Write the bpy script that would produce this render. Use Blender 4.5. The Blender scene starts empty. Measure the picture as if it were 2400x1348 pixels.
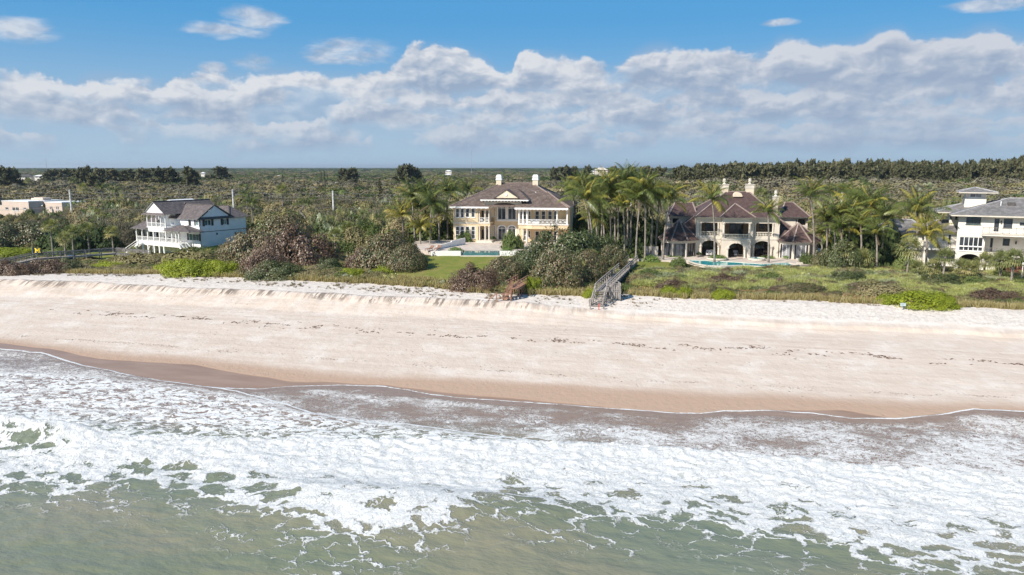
import bpy, bmesh, math, random
import numpy as np
from mathutils import Vector, Matrix

SC = bpy.context.scene
COL = SC.collection
R = math.radians
rng = np.random.default_rng(7)
random.seed(7)

# ------------------------------------------------------------------ camera, light, exposure
HAZE_D = 0.00007
CAM_H = 20.5
PITCH = R(9.34)
F = 1714.0                                   # focal length in pixels of a 2400 px wide picture
cam_d = bpy.data.cameras.new("camera"); cam = bpy.data.objects.new("camera", cam_d); COL.objects.link(cam)
cam.location = (0, 0, CAM_H); cam.rotation_euler = (math.pi / 2 - PITCH, 0, 0)
cam_d.sensor_width = 36; cam_d.lens = 36 * F / 2400; cam_d.clip_start = 0.5; cam_d.clip_end = 60000
SC.camera = cam

SUN_EL, SUN_AZ = R(38), R(50)                # azimuth: degrees left of straight behind the camera
sun_d = bpy.data.lights.new("sun", 'SUN'); sun = bpy.data.objects.new("sun", sun_d); COL.objects.link(sun)
sun_d.energy = 4.9; sun_d.angle = R(0.5); sun_d.color = (1.0, 0.93, 0.83)
_sv = Vector((-math.sin(SUN_AZ) * math.cos(SUN_EL), -math.cos(SUN_AZ) * math.cos(SUN_EL), math.sin(SUN_EL)))
sun.rotation_euler = _sv.to_track_quat('Z', 'Y').to_euler()
sun.location = (0, 0, 300)
SC.view_settings.view_transform = 'Standard'; SC.view_settings.look = 'None'
SC.view_settings.exposure = 0.42; SC.view_settings.gamma = 1; SC.view_settings.use_curve_mapping = False
SC.cycles.max_bounces = 6; SC.cycles.transparent_max_bounces = 8; SC.cycles.volume_bounces = 0
SC.cycles.volume_step_rate = 5.0

class NT:
    """small helper to write node trees as expressions"""
    def __init__(s, tree): s.t = tree; s.n = tree.nodes; s.l = tree.links
    def new(s, typ, **kw):
        n = s.n.new(typ)
        for k, v in kw.items(): setattr(n, k, v)
        return n
    def put(s, sock, v):
        if isinstance(v, bpy.types.NodeSocket): s.l.new(v, sock)
        elif isinstance(v, (tuple, list)) and len(v) == 3 and sock.type == 'RGBA': sock.default_value = (*v, 1)
        else: sock.default_value = v
    def m(s, op, a, b=0.0, c=0.0, clamp=False):
        n = s.new('ShaderNodeMath', operation=op); n.use_clamp = clamp
        s.put(n.inputs[0], a); s.put(n.inputs[1], b); s.put(n.inputs[2], c); return n.outputs[0]
    def vm(s, op, a, b=(0, 0, 0)):
        n = s.new('ShaderNodeVectorMath', operation=op)
        s.put(n.inputs[0], a); s.put(n.inputs[1], b); return n.outputs[0]
    def mr(s, v, a, b, c=0.0, d=1.0, smooth=True):
        n = s.new('ShaderNodeMapRange'); n.interpolation_type = 'SMOOTHSTEP' if smooth else 'LINEAR'
        for i, x in enumerate((v, a, b, c, d)): s.put(n.inputs[i], x)
        return n.outputs[0]
    def mix(s, f, a, b):
        n = s.new('ShaderNodeMix', data_type='RGBA'); s.put(n.inputs[0], f); s.put(n.inputs[6], a); s.put(n.inputs[7], b); return n.outputs[2]
    def noise(s, vec, scale, detail=4, rough=0.5, dist=0.0, color=False):
        n = s.new('ShaderNodeTexNoise'); s.put(n.inputs['Vector'], vec)
        n.inputs['Scale'].default_value = scale; n.inputs['Detail'].default_value = detail
        n.inputs['Roughness'].default_value = rough; n.inputs['Distortion'].default_value = dist
        return n.outputs[1 if color else 0]
    def voro(s, vec, scale, feature='F1', out='Distance', rand=1.0):
        n = s.new('ShaderNodeTexVoronoi', feature=feature); s.put(n.inputs['Vector'], vec)
        n.inputs['Scale'].default_value = scale; n.inputs['Randomness'].default_value = rand
        return n.outputs[out]
    def mapping(s, vec, loc=(0, 0, 0), rot=(0, 0, 0), sc=(1, 1, 1)):
        n = s.new('ShaderNodeMapping'); s.put(n.inputs[0], vec)
        n.inputs[1].default_value = loc; n.inputs[2].default_value = rot; n.inputs[3].default_value = sc
        return n.outputs[0]
    def comb(s, x, y, z=0.0):
        n = s.new('ShaderNodeCombineXYZ'); s.put(n.inputs[0], x); s.put(n.inputs[1], y); s.put(n.inputs[2], z); return n.outputs[0]
    def sep(s, v):
        n = s.new('ShaderNodeSeparateXYZ'); s.put(n.inputs[0], v); return n.outputs
    def ramp(s, f, stops, interp='LINEAR'):
        n = s.new('ShaderNodeValToRGB'); s.put(n.inputs[0], f); e = n.color_ramp.elements; n.color_ramp.interpolation = interp
        while len(e) < len(stops): e.new(0.5)
        for el, (p, c) in zip(e, stops): el.position = p; el.color = (*c, 1)
        return n.outputs[0]
    def attr(s, name, out='Fac', typ='GEOMETRY'):
        n = s.new('ShaderNodeAttribute', attribute_name=name); n.attribute_type = typ; return n.outputs[out]
    def bump(s, h, strength=0.5, dist=0.1, normal=None):
        n = s.new('ShaderNodeBump'); n.inputs['Strength'].default_value = strength; n.inputs['Distance'].default_value = dist
        s.put(n.inputs['Height'], h)
        if normal is not None: s.put(n.inputs['Normal'], normal)
        return n.outputs[0]

# ------------------------------------------------------------------ world: Nishita sky with procedural cumulus
def build_world():
    w = bpy.data.worlds.new("World"); SC.world = w; w.use_nodes = True
    t = NT(w.node_tree); t.n.clear()
    sky = t.new('ShaderNodeTexSky', sky_type='NISHITA'); sky.sun_disc = False
    sky.sun_elevation = SUN_EL; sky.sun_rotation = math.atan2(_sv.x, _sv.y)
    sky.altitude = 0; sky.air_density = 1.0; sky.dust_density = 0.6; sky.ozone_density = 2.5
    bg1 = t.new('ShaderNodeBackground'); bg1.inputs[1].default_value = 0.10
    hs = t.new('ShaderNodeHueSaturation'); hs.inputs['Saturation'].default_value = 1.12
    d = t.new('ShaderNodeTexCoord').outputs['Generated']
    x, y, z = t.sep(d)[:3]
    el = t.m('ARCSINE', z); az = t.m('ARCTAN2', x, y)
    # clear air: deeper blue up high, pale grey-blue close to the horizon
    t.put(hs.inputs['Color'], sky.outputs[0])
    t.put(bg1.inputs[0], t.mix(t.mr(el, 0.0, 0.20), (3.05, 4.20, 5.30), t.mix(0.88, hs.outputs[0], t.mix(t.mr(el, 0.2, 1.2), (0.58, 2.60, 5.2), (0.30, 1.15, 2.7)))))
    U = t.comb(t.m('MULTIPLY', az, 1.0), t.m('MULTIPLY', el, 1.7), 0.0)
    def px2(px, py):
        v = Vector(((px - 1200) / F, 1, -(py - 674) / F)); v.rotate(Matrix.Rotation(-PITCH, 3, 'X')); v.normalize()
        return math.atan2(v.x, v.y), math.asin(v.z)
    warp = t.vm('SUBTRACT', t.noise(U, 14.0, 3, 0.55, color=True), (0.5, 0.5, 0.5))
    P = t.vm('ADD', U, t.vm('MULTIPLY', warp, (0.035, 0.035, 0.0)))
    n1 = t.noise(P, 13.0, 7, 0.54); n2 = t.noise(t.vm('ADD', P, (-0.007, 0.012, 0.0)), 13.0, 4, 0.54)
    n3 = t.noise(P, 34.0, 5, 0.55); n4 = t.noise(t.vm('ADD', P, (-0.003, 0.005, 0.0)), 34.0, 3, 0.55)
    relief = t.m('ADD', t.m('MULTIPLY', t.m('SUBTRACT', n1, n2), 4.6), t.m('MULTIPLY', t.m('SUBTRACT', n3, n4), 1.1))
    # upper edge of the nearest cloud row over azimuth
    fc = t.new('ShaderNodeFloatCurve'); cu = fc.mapping.curves[0]
    A0, A1 = -0.7, 0.7
    top = [(0, 180), (60, 200), (150, 215), (185, 175), (240, 160), (330, 170), (400, 185), (440, 165), (500, 150), (560, 165), (640, 150), (700, 155), (800, 165), (880, 160), (945, 130), (960, 105), (1020, 95), (1100, 110), (1150, 135), (1190, 160), (1225, 115), (1290, 115), (1380, 135),
           (1430, 150), (1490, 110), (1550, 92), (1600, 110), (1700, 120), (1800, 105), (1830, 78), (1880, 85), (1950, 92), (2010, 85), (2060, 60), (2110, 55), (2150, 78), (2250, 70), (2310, 48), (2360, 60), (2400, 70)]
    pts = []
    for p in top:
        a, e = px2(*p); pts.append(((a - A0) / (A1 - A0), e / 0.3))
    pts = [(0.0, pts[0][1])] + pts + [(1.0, pts[-1][1])]
    while len(cu.points) < len(pts): cu.points.new(0.5, 0.5)
    for c, p in zip(cu.points, pts): c.location = p
    fc.mapping.update(); t.put(fc.inputs['Value'], t.m('DIVIDE', t.m('SUBTRACT', az, A0), A1 - A0))
    right = t.mr(az, -0.15, 0.55)
    low = t.mr(el, 0.015, 0.10)
    cover = None; colr = (0.33, 0.46, 0.63)
    STOPS = [(0.0, (0.330, 0.425, 0.575)), (0.35, (0.425, 0.505, 0.630)), (0.65, (0.550, 0.605, 0.700)), (1.0, (0.740, 0.765, 0.810))]
    for k, (tp_, bs_, frq, amp, thr) in enumerate([(0.044, 0.022, 34.0, 0.022, 0.50), (0.060, 0.036, 28.0, 0.030, 0.47), (0.080, 0.050, 20.0, 0.040, 0.44), (0.104, 0.068, 15.0, 0.050, 0.42), (None, 0.092, 12.0, 0.038, 0.33)]):
        off = (k * 3.7, k * 1.3, 0)
        bil = t.noise(t.vm('ADD', t.comb(t.m('MULTIPLY', az, 1.0), t.m('MULTIPLY', el, 0.35), 0), off), frq, 5, 0.55)
        tl = t.m('ADD', t.m('MULTIPLY', fc.outputs[0], 0.3), t.m('MULTIPLY', t.m('SUBTRACT', bil, 0.55), amp)) if tp_ is None else t.m('ADD', tp_ + 0.0, t.m('MULTIPLY', t.m('SUBTRACT', bil, 0.48), amp * 1.7))
        d = t.m('ADD', t.m('SUBTRACT', tl, el), t.m('ADD', t.m('MULTIPLY', t.m('SUBTRACT', n1, 0.5), 0.050), t.m('MULTIPLY', t.m('SUBTRACT', n3, 0.5), 0.016)))
        body = t.mr(d, 0.0, 0.0045 + 0.001 * k)
        base = t.mr(t.m('ADD', el, t.m('MULTIPLY', t.m('SUBTRACT', n1, 0.5), 0.05)), bs_ - 0.012, bs_ + 0.014)
        pres = t.mr(t.m('ADD', t.noise(t.vm('ADD', t.comb(az, t.m('MULTIPLY', el, 1.5), 0), (k * 9.1, 2.2, 0)), 7.0, 3, 0.5), t.m('MULTIPLY', right, 0.08)), thr - 0.06, thr + 0.05)
        cv = t.m('MULTIPLY', t.m('MULTIPLY', body, base), pres)
        span = 0.030 + 0.006 * k
        lit = t.m('ADD', t.m('ADD', t.mr(d, 0.0, span, 1.02, 0.16), relief), t.m('MULTIPLY', t.m('SUBTRACT', t.noise(P, 6.0, 3, 0.5), 0.5), 0.8 + 0.5 * (k == 4)), clamp=True)
        ck = t.ramp(lit, STOPS)
        ck = t.mix(t.m('MULTIPLY', right, 0.30), ck, (0.34, 0.42, 0.57))
        ck = t.mix([0.50, 0.32, 0.18, 0.08, 0.0][k], ck, (0.345, 0.47, 0.635))
        colr = t.mix(cv, colr, ck) if cover is not None else ck
        cover = t.m('MAXIMUM', cover, cv) if cover is not None else cv
    veil = t.m('MULTIPLY', t.mr(el, 0.03, 0.07), t.mr(t.m('SUBTRACT', t.m('MULTIPLY', fc.outputs[0], 0.3), el), -0.004, 0.02))
    colr = t.mix(t.mr(cover, 0.0, 0.5), (0.36, 0.46, 0.62), colr)
    cover = t.m('MAXIMUM', cover, t.m('MULTIPLY', veil, 0.58))
    # stray small clouds above the bank
    stray = None
    for (px, py, w_, h_) in [(45, 68, 70, 24), (590, 42, 70, 24), (520, 72, 80, 16), (815, 120, 105, 30), (1830, 52, 40, 8), (2350, 8, 90, 14), (598, 148, 45, 20), (500, 160, 30, 14)]:
        a, e = px2(px, py)
        dx = t.m('DIVIDE', t.m('SUBTRACT', az, a), w_ / F); dy = t.m('DIVIDE', t.m('SUBTRACT', el, e), h_ / F)
        q = t.m('SUBTRACT', 1.0, t.m('ADD', t.m('MULTIPLY', dx, dx), t.m('MULTIPLY', dy, dy)))
        stray = q if stray is None else t.m('MAXIMUM', stray, q)
    st = t.mr(t.m('ADD', t.m('MULTIPLY', stray, 0.30), t.noise(t.mapping(P, sc=(1, 2.2, 1)), 17.0, 6, 0.58)), 0.40, 0.86, 0.0, 0.80)
    st = t.m('MULTIPLY', st, t.m('GREATER_THAN', stray, -1.2))
    colr = t.mix(t.m('GREATER_THAN', st, cover), colr, t.ramp(t.m('ADD', relief, 0.62, clamp=True), STOPS))
    cover = t.m('MAXIMUM', cover, st)
    bg2 = t.new('ShaderNodeBackground'); t.put(bg2.inputs[0], colr); bg2.inputs[1].default_value = 0.745
    ms = t.new('ShaderNodeMixShader'); t.put(ms.inputs[0], cover); t.l.new(bg1.outputs[0], ms.inputs[1]); t.l.new(bg2.outputs[0], ms.inputs[2])
    out = t.new('ShaderNodeOutputWorld'); t.l.new(ms.outputs[0], out.inputs[0])
    w.cycles.sampling_method = 'MANUAL'; w.cycles.sample_map_resolution = 512
build_world()

# ------------------------------------------------------------------ picture <-> place
_cp, _sp = math.cos(PITCH), math.sin(PITCH)
def ray(px, py):
    u = (px - 1200) / F; v = -(py - 674) / F
    return Vector((u, _cp + v * _sp, -_sp + v * _cp))          # camera forward tilted down
def at(px, py, Y):                                            # point of that sight line at distance Y inland
    r = ray(px, py); return Vector((0, 0, CAM_H)) + r * (Y / r.y)
def on_z(px, py, z):
    r = ray(px, py); return Vector((0, 0, CAM_H)) + r * ((z - CAM_H) / r.z)
def ppm(p):                                                   # photo pixels per metre at a point
    return F / (p[1] * _cp + (CAM_H - p[2]) * _sp)
def proj(p):
    x, y, z = p[0], p[1], p[2] - CAM_H
    dep = y * _cp - z * _sp; up = y * _sp + z * _cp
    return 1200 + F * x / dep, 674 - F * up / dep

# shore coordinates: s runs inland, t along the beach to the right
SA = R(14); CA, SN = math.cos(SA), math.sin(SA)
def st_of(x, y): return x * SN + y * CA, x * CA - y * SN
def xy_of(s, t): return s * SN + t * CA, s * CA - t * SN

# ------------------------------------------------------------------ numpy gradient noise
_perm = np.random.default_rng(3).permutation(1024)
_perm = np.concatenate([_perm, _perm, _perm])
_ga = np.random.default_rng(4).uniform(0, 2 * math.pi, 1024)
def pn(x, y, seed=0):
    x = np.asarray(x, float); y = np.asarray(y, float)
    xi = np.floor(x).astype(int); yi = np.floor(y).astype(int); xf = x - xi; yf = y - yi
    def g(ix, iy, dx, dy):
        a = _ga[_perm[_perm[(ix + seed * 37) & 1023] + (iy & 1023)]]
        return np.cos(a) * dx + np.sin(a) * dy
    u = xf * xf * xf * (xf * (xf * 6 - 15) + 10); v = yf * yf * yf * (yf * (yf * 6 - 15) + 10)
    a = g(xi, yi, xf, yf); b = g(xi + 1, yi, xf - 1, yf); c = g(xi, yi + 1, xf, yf - 1); d = g(xi + 1, yi + 1, xf - 1, yf - 1)
    return (a + (b - a) * u) * (1 - v) + (c + (d - c) * u) * v * 1.0
def fbm(x, y, o=4, seed=0, gain=0.5):
    r = 0; a = 1.0; f = 1.0
    for i in range(o):
        r = r + a * pn(x * f + 13.7 * i, y * f - 7.1 * i, seed + i); a *= gain; f *= 2.03
    return r
def sstep(a, b, x):
    t = np.clip((np.asarray(x, float) - a) / (b - a), 0, 1); return t * t * (3 - 2 * t)

# ------------------------------------------------------------------ terrain height
def base_profile(s, t):
    h = np.interp(s, [-200, 20, 45, 58, 66, 78, 88.5], [-3, -2.2, -0.9, -0.35, 0.30, 1.15, 1.85])
    return h
def scarp_s(t):      # where the eroded dune face stands, along the beach
    return 90.5 + 1.2 * np.asarray(pn(np.asarray(t) / 17.0, 3.3, 5)) + 0.8 * pn(np.asarray(t) / 5.0, 8.8, 6) + 0.35 * pn(np.asarray(t) / 1.7, 1.8, 7)
def terrain(x, y):
    x = np.asarray(x, float); y = np.asarray(y, float)
    s, t = st_of(x, y)
    h = base_profile(s, t) + 0.06 * fbm(t / 9, s / 5, 3, 11) * sstep(68.5, 74, s)
    sc = scarp_s(t)
    leftness = 1 - sstep(-24, -4, t)
    d = s - sc
    # sharp face at the left, a soft low one at the right
    flute = 0.22 * np.abs(pn(t * 1.35, s * 0.3, 21)) * leftness + 0.12 * np.abs(pn(t * 3.1, 4.4, 22)) * leftness
    tall_ = 0.80 + 0.45 * pn(t / 11, 9.1, 23) + 0.25 * pn(t / 3.3, 2.1, 24)
    face = np.interp(d + flute * 2.2, [-4.8, -1.3, -0.1, 0.6, 6], [0, 0.72, 1.30, 1.42, 1.6]); soft0 = np.interp(d, [-5.0, -1.4, 0.8, 6], [0, 0.60, 1.25, 1.6]); face = soft0 + (face - soft0) * np.clip(tall_ * 1.3, 0.1, 1.25)
    soft = np.interp(d, [-2.6, -1.4, -0.8, 1.5, 7], [0, 0.18, 0.55, 0.95, 1.6])
    h = h + leftness * face + (1 - leftness) * soft
    h = h + 0.05 * fbm(t / 1.1, s / 1.1, 3, 31) * sstep(-1, 2, d)
    # dune and land behind
    h = h + sstep(97, 112, s) * 0.35 + sstep(100, 130, s) * 0.35 * fbm(x / 24, y / 24, 3, 41)
    # low yard at the white house, pads of the two villas
    low = sstep(-32, -50, x) * sstep(112, 130, y)
    h = h * (1 - low) + low * (2.35 + 0.15 * fbm(x / 12, y / 12, 2, 42) + 2.2 * sstep(-72, -60, x - 0.4 * (y - 148)) * sstep(140, 150, y))
    # lawn bank of the middle villa
    kx = sstep(-24, -17.5, x) * (1 - sstep(12, 22, x))
    k = kx * np.clip((y - 106.5) / (125.8 - 106.5), 0, 1) ** 0.9
    h = h * (1 - k) + 5.1 * k
    kr = sstep(18, 25, x) * (1 - sstep(66, 74, x)) * sstep(118.0, 121.0, y) * (1 - sstep(165, 175, y))
    h = h * (1 - kr) + 3.6 * kr
    far = sstep(170, 260, y)
    h = h * (1 - far) + far * (4.4 + 0.9 * fbm(x / 50, y / 50, 2, 43))
    return h
def tz(x, y): return float(terrain(np.array([x]), np.array([y]))[0])
def ground_at(px, py):                                        # where the sight line meets the land
    lo = None
    r = ray(px, py)
    k = 50.0 / r.y
    for i in range(4000):
        p = Vector((0, 0, CAM_H)) + r * k
        if p.z <= tz(p.x, p.y): return p
        k += (0.4 / r.y)
        if p.y > 420: return p
    return p

# ------------------------------------------------------------------ objects
def tag(o, label=None, cat=None, group=None, kind=None):
    if label: o['label'] = label
    if cat: o['category'] = cat
    if group: o['group'] = group
    if kind: o['kind'] = kind
    return o
def thing(name, label, cat, loc=(0, 0, 0), rz=0.0, group=None):
    o = bpy.data.objects.new(name, None); COL.objects.link(o); o.location = loc; o.rotation_euler = (0, 0, rz)
    o.empty_display_size = 0.3
    return tag(o, label, cat, group)
def mesh_np(name, V, Fc, smooth=False, attrs=None, mat=None, uv=None):
    """V (n,3), Fc (m,3) or (m,4)"""
    me = bpy.data.meshes.new(name); V = np.asarray(V, np.float32); Fc = np.asarray(Fc, np.int32)
    k = Fc.shape[1]
    me.vertices.add(len(V)); me.vertices.foreach_set('co', V.ravel())
    me.loops.add(Fc.size); me.loops.foreach_set('vertex_index', Fc.ravel())
    me.polygons.add(len(Fc)); me.polygons.foreach_set('loop_start', np.arange(0, Fc.size, k, dtype=np.int32))
    me.polygons.foreach_set('use_smooth', np.full(len(Fc), smooth))
    me.update(calc_edges=True)
    for n, (dom, a) in (attrs or {}).items():
        at_ = me.attributes.new(n, 'FLOAT', dom); at_.data.foreach_set('value', np.asarray(a, np.float32).ravel())
    if mat: me.materials.append(mat)
    return me
def link(name, me, parent=None, loc=None):
    o = bpy.data.objects.new(name, me); COL.objects.link(o)
    if parent: o.parent = parent
    if loc is not None: o.location = loc
    return o
def grid_mesh(name, s_arr, t_arr, zf, smooth=True, attrs_f=None, mat=None, keep=None):
    S, T = np.meshgrid(s_arr, t_arr, indexing='ij'); X, Y = xy_of(S, T); Z = zf(S, T, X, Y)
    n, m = S.shape; idx = np.arange(n * m).reshape(n, m)
    Fc = np.stack([idx[:-1, :-1], idx[:-1, 1:], idx[1:, 1:], idx[1:, :-1]], -1).reshape(-1, 4)
    V = np.stack([X, Y, Z], -1).reshape(-1, 3)
    at_ = {k: ('POINT', v) for k, v in (attrs_f(S, T, X, Y, Z) if attrs_f else {}).items()}
    if keep is not None:
        kp = keep(S, T).ravel(); Fc = Fc[kp[Fc].any(1)]
    return mesh_np(name, V, Fc, smooth, at_, mat)

class MB:
    """collects boxes, bars and panels and links them as one mesh object"""
    def __init__(s): s.v = []; s.f = []; s.M = None
    def vert(s, p):
        p = Vector(p)
        if s.M is not None: p = s.M @ p
        s.v.append(tuple(p)); return len(s.v) - 1
    def face(s, pts): s.f.append([s.vert(p) for p in pts])
    def box(s, x0, x1, y0, y1, z0, z1):
        if x0 > x1: x0, x1 = x1, x0
        if y0 > y1: y0, y1 = y1, y0
        i = [s.vert(p) for p in ((x0, y0, z0), (x1, y0, z0), (x1, y1, z0), (x0, y1, z0), (x0, y0, z1), (x1, y0, z1), (x1, y1, z1), (x0, y1, z1))]
        for q in ((0, 3, 2, 1), (4, 5, 6, 7), (0, 1, 5, 4), (1, 2, 6, 5), (2, 3, 7, 6), (3, 0, 4, 7)): s.f.append([i[k] for k in q])
        return s
    def prism(s, pts, z0, z1):                                # pts ccw in xy
        a = [s.vert((p[0], p[1], z0)) for p in pts]; b = [s.vert((p[0], p[1], z1)) for p in pts]; n = len(pts)
        s.f.append(a[::-1]); s.f.append(b)
        for i in range(n): s.f.append([a[i], a[(i + 1) % n], b[(i + 1) % n], b[i]])
        return s
    def wedge(s, pts, n, th):                                 # polygon in 3D thickened along -n
        n = Vector(n).normalized() * th
        a = [s.vert(p) for p in pts]; b = [s.vert(Vector(p) - n) for p in pts]; k = len(pts)
        s.f.append(a); s.f.append(b[::-1])
        for i in range(k): s.f.append([a[(i + 1) % k], a[i], b[i], b[(i + 1) % k]])
        return s
    def tube(s, p, q, r0, r1=None, n=6, cap=True):
        p, q = Vector(p), Vector(q); r1 = r0 if r1 is None else r1
        d = (q - p); d.normalize(); u = d.orthogonal().normalized(); w = d.cross(u)
        a = []; b = []
        for i in range(n):
            c = math.cos(2 * math.pi * i / n); e = math.sin(2 * math.pi * i / n)
            a.append(s.vert(p + (u * c + w * e) * r0)); b.append(s.vert(q + (u * c + w * e) * r1))
        for i in range(n): s.f.append([a[i], a[(i + 1) % n], b[(i + 1) % n], b[i]])
        if cap: s.f.append(a[::-1]); s.f.append(b)
        return s
    def bar(s, p, q, w, h):                                   # rectangular beam between two points
        p, q = Vector(p), Vector(q); d = (q - p).normalized()
        side = d.cross(Vector((0, 0, 1)))
        if side.length < 1e-4: side = Vector((1, 0, 0))
        side.normalize(); up = side.cross(d)
        c = [(-1, -1), (1, -1), (1, 1), (-1, 1)]
        a = [s.vert(p + side * (i * w / 2) + up * (j * h / 2)) for i, j in c]; b = [s.vert(q + side * (i * w / 2) + up * (j * h / 2)) for i, j in c]
        s.f.append(a); s.f.append(b[::-1])
        for i in range(4): s.f.append([a[i], b[i], b[(i + 1) % 4], a[(i + 1) % 4]])
        return s
    def lathe(s, prof, c=(0, 0, 0), n=12):                    # prof [(r,z)]
        rings = []
        for r, z in prof:
            rings.append([s.vert((c[0] + r * math.cos(2 * math.pi * i / n), c[1] + r * math.sin(2 * math.pi * i / n), c[2] + z)) for i in range(n)])
        for a, b in zip(rings, rings[1:]):
            for i in range(n): s.f.append([a[i], a[(i + 1) % n], b[(i + 1) % n], b[i]])
        s.f.append(rings[0][::-1]); s.f.append(rings[-1])
        return s
    def wall(s, x0, x1, z0, z1, y, th, holes=()):
        """wall in the xz plane, front at y, with openings (x0,x1,z0,z1[,arch rise])"""
        xs = sorted({x0, x1, *[c for h in holes for c in h[:2] if x0 < c < x1]}); zs = sorted({z0, z1, *[c for h in holes for c in h[2:4] if z0 < c < z1]})
        def hole(x, z): return any(h[0] < x < h[1] and h[2] < z < h[3] for h in holes)
        for i in range(len(xs) - 1):
            for j in range(len(zs) - 1):
                a, b, c, d = xs[i], xs[i + 1], zs[j], zs[j + 1]
                if hole((a + b) / 2, (c + d) / 2): continue
                s.face([(a, y, c), (b, y, c), (b, y, d), (a, y, d)]); s.face([(b, y + th, c), (a, y + th, c), (a, y + th, d), (b, y + th, d)])
                for (nx, nz, q) in ((a - 1e-3, (c + d) / 2, [(a, y, d), (a, y + th, d), (a, y + th, c), (a, y, c)]), (b + 1e-3, (c + d) / 2, [(b, y, c), (b, y + th, c), (b, y + th, d), (b, y, d)]),
                                    ((a + b) / 2, c - 1e-3, [(a, y, c), (a, y + th, c), (b, y + th, c), (b, y, c)]), ((a + b) / 2, d + 1e-3, [(a, y, d), (b, y, d), (b, y + th, d), (a, y + th, d)])):
                    if hole(nx, nz) or nx < x0 or nx > x1 or nz < z0 or nz > z1: s.face(q)
        for h in holes:
            if len(h) > 4 and h[4] > 0: s.spandrel(h[0], h[1], h[3], h[4], y, th)
        return s
    def spandrel(s, a, b, ztop, rise, y, th, n=12):
        pts = [((a + b) / 2 - (b - a) / 2 * math.cos(math.pi * i / n), ztop - rise + rise * math.sin(math.pi * i / n)) for i in range(n + 1)]
        for (xa, za), (xb, zb) in zip(pts, pts[1:]):
            zt = ztop + 0.0005
            s.face([(xa, y + .001, za), (xb, y + .001, zb), (xb, y + .001, zt), (xa, y + .001, zt)]); s.face([(xb, y + th - .001, zb), (xa, y + th - .001, za), (xa, y + th - .001, zt), (xb, y + th - .001, zt)])
            s.face([(xa, y + .001, za), (xa, y + th - .001, za), (xb, y + th - .001, zb), (xb, y + .001, zb)])
    def build(s, name, mat, parent=None, label=None, kind=None, smooth=False):
        me = bpy.data.meshes.new(name); me.from_pydata(s.v, [], s.f); me.materials.append(mat)
        if smooth:
            for p in me.polygons: p.use_smooth = True
        o = link(name, me, parent)
        if label: o['label'] = label
        if kind: o['kind'] = kind
        return o
# ------------------------------------------------------------------ materials
def mat_new(name):
    m = bpy.data.materials.new(name); m.use_nodes = True; t = NT(m.node_tree); t.n.clear()
    b = t.new('ShaderNodeBsdfPrincipled'); o = t.new('ShaderNodeOutputMaterial'); t.l.new(b.outputs[0], o.inputs[0])
    return m, t, b
LEAF = 1.95
def plain(name, col, rough=0.7, var=0.12, scale=1.5, spec=0.4, bump=0.0, bscale=20, metal=0.0):
    m, t, b = mat_new(name)
    P = t.new('ShaderNodeTexCoord').outputs['Object']
    n = t.noise(P, scale, 5, 0.6)
    dark = tuple(c * (1 - var * 1.6) for c in col); light = tuple(min(1, c * (1 + var)) for c in col)
    t.put(b.inputs['Base Color'], t.mix(t.mr(n, 0.3, 0.7), dark, light))
    b.inputs['Roughness'].default_value = rough; b.inputs['Specular IOR Level'].default_value = spec; b.inputs['Metallic'].default_value = metal
    if bump: t.put(b.inputs['Normal'], t.bump(t.noise(P, bscale, 4, 0.6), bump, 0.02))
    return m
def foliage(name, stops, rough=0.55, trans=0.35, inst=0.35, spec=0.3, zone=0.0):
    """leaf colours: per-leaf value 'v', shifted a little per plant and by slow noise over the land"""
    m = bpy.data.materials.new(name); m.use_nodes = True; t = NT(m.node_tree); t.n.clear()
    rnd = t.new('ShaderNodeObjectInfo').outputs['Random']
    v = t.attr('v')
    f = t.m('ADD', t.m('MULTIPLY', v, 1 - inst), t.m('MULTIPLY', rnd, inst))
    if zone:
        P = t.new('ShaderNodeNewGeometry').outputs['Position']
        f = t.m('ADD', f, t.m('MULTIPLY', t.m('SUBTRACT', t.noise(P, 0.02, 3, 0.5), 0.5), zone))
    c = t.ramp(f, [(p, tuple(min(0.8, x * LEAF) for x in k)) for p, k in stops])
    d = t.new('ShaderNodeBsdfPrincipled'); t.put(d.inputs['Base Color'], c); d.inputs['Roughness'].default_value = rough
    d.inputs['Specular IOR Level'].default_value = spec
    tr = t.new('ShaderNodeBsdfTranslucent')
    mc = t.new('ShaderNodeMix', data_type='RGBA', blend_type='MULTIPLY'); mc.inputs[0].default_value = 1
    t.put(mc.inputs[6], c); t.put(mc.inputs[7], (1.0, 0.95, 0.35)); t.put(tr.inputs[0], mc.outputs[2])
    ms = t.new('ShaderNodeMixShader'); ms.inputs[0].default_value = trans
    t.l.new(d.outputs[0], ms.inputs[1]); t.l.new(tr.outputs[0], ms.inputs[2])
    o = t.new('ShaderNodeOutputMaterial'); t.l.new(ms.outputs[0], o.inputs[0])
    return m
def tile_roof(name, cols, rough=0.75, us=2.6, vs=1.0):
    m, t, b = mat_new(name)
    uv = t.new('ShaderNodeUVMap').outputs[0]
    br = t.new('ShaderNodeTexBrick'); t.put(br.inputs['Vector'], uv)
    br.inputs['Scale'].default_value = 1.0; br.inputs['Brick Width'].default_value = 0.42; br.inputs['Row Height'].default_value = 0.36
    br.inputs['Mortar Size'].default_value = 0.012; br.offset = 0.5
    cell = t.voro(t.mapping(uv, sc=(us, vs * 2.7, 1)), 1.0, out='Color')
    c = t.sep(cell)[0]
    big = t.noise(uv, 0.35, 4, 0.6)
    f = t.m('ADD', t.m('MULTIPLY', c, 0.75), t.m('MULTIPLY', big, 0.35))
    col = t.ramp(f, [(i / (len(cols) - 1), k) for i, k in enumerate(cols)])
    col = t.mix(t.m('MULTIPLY', br.outputs['Fac'], 0.6), col, tuple(x * 0.35 for x in cols[0]))
    t.put(b.inputs['Base Color'], col); b.inputs['Roughness'].default_value = rough
    return m

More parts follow.
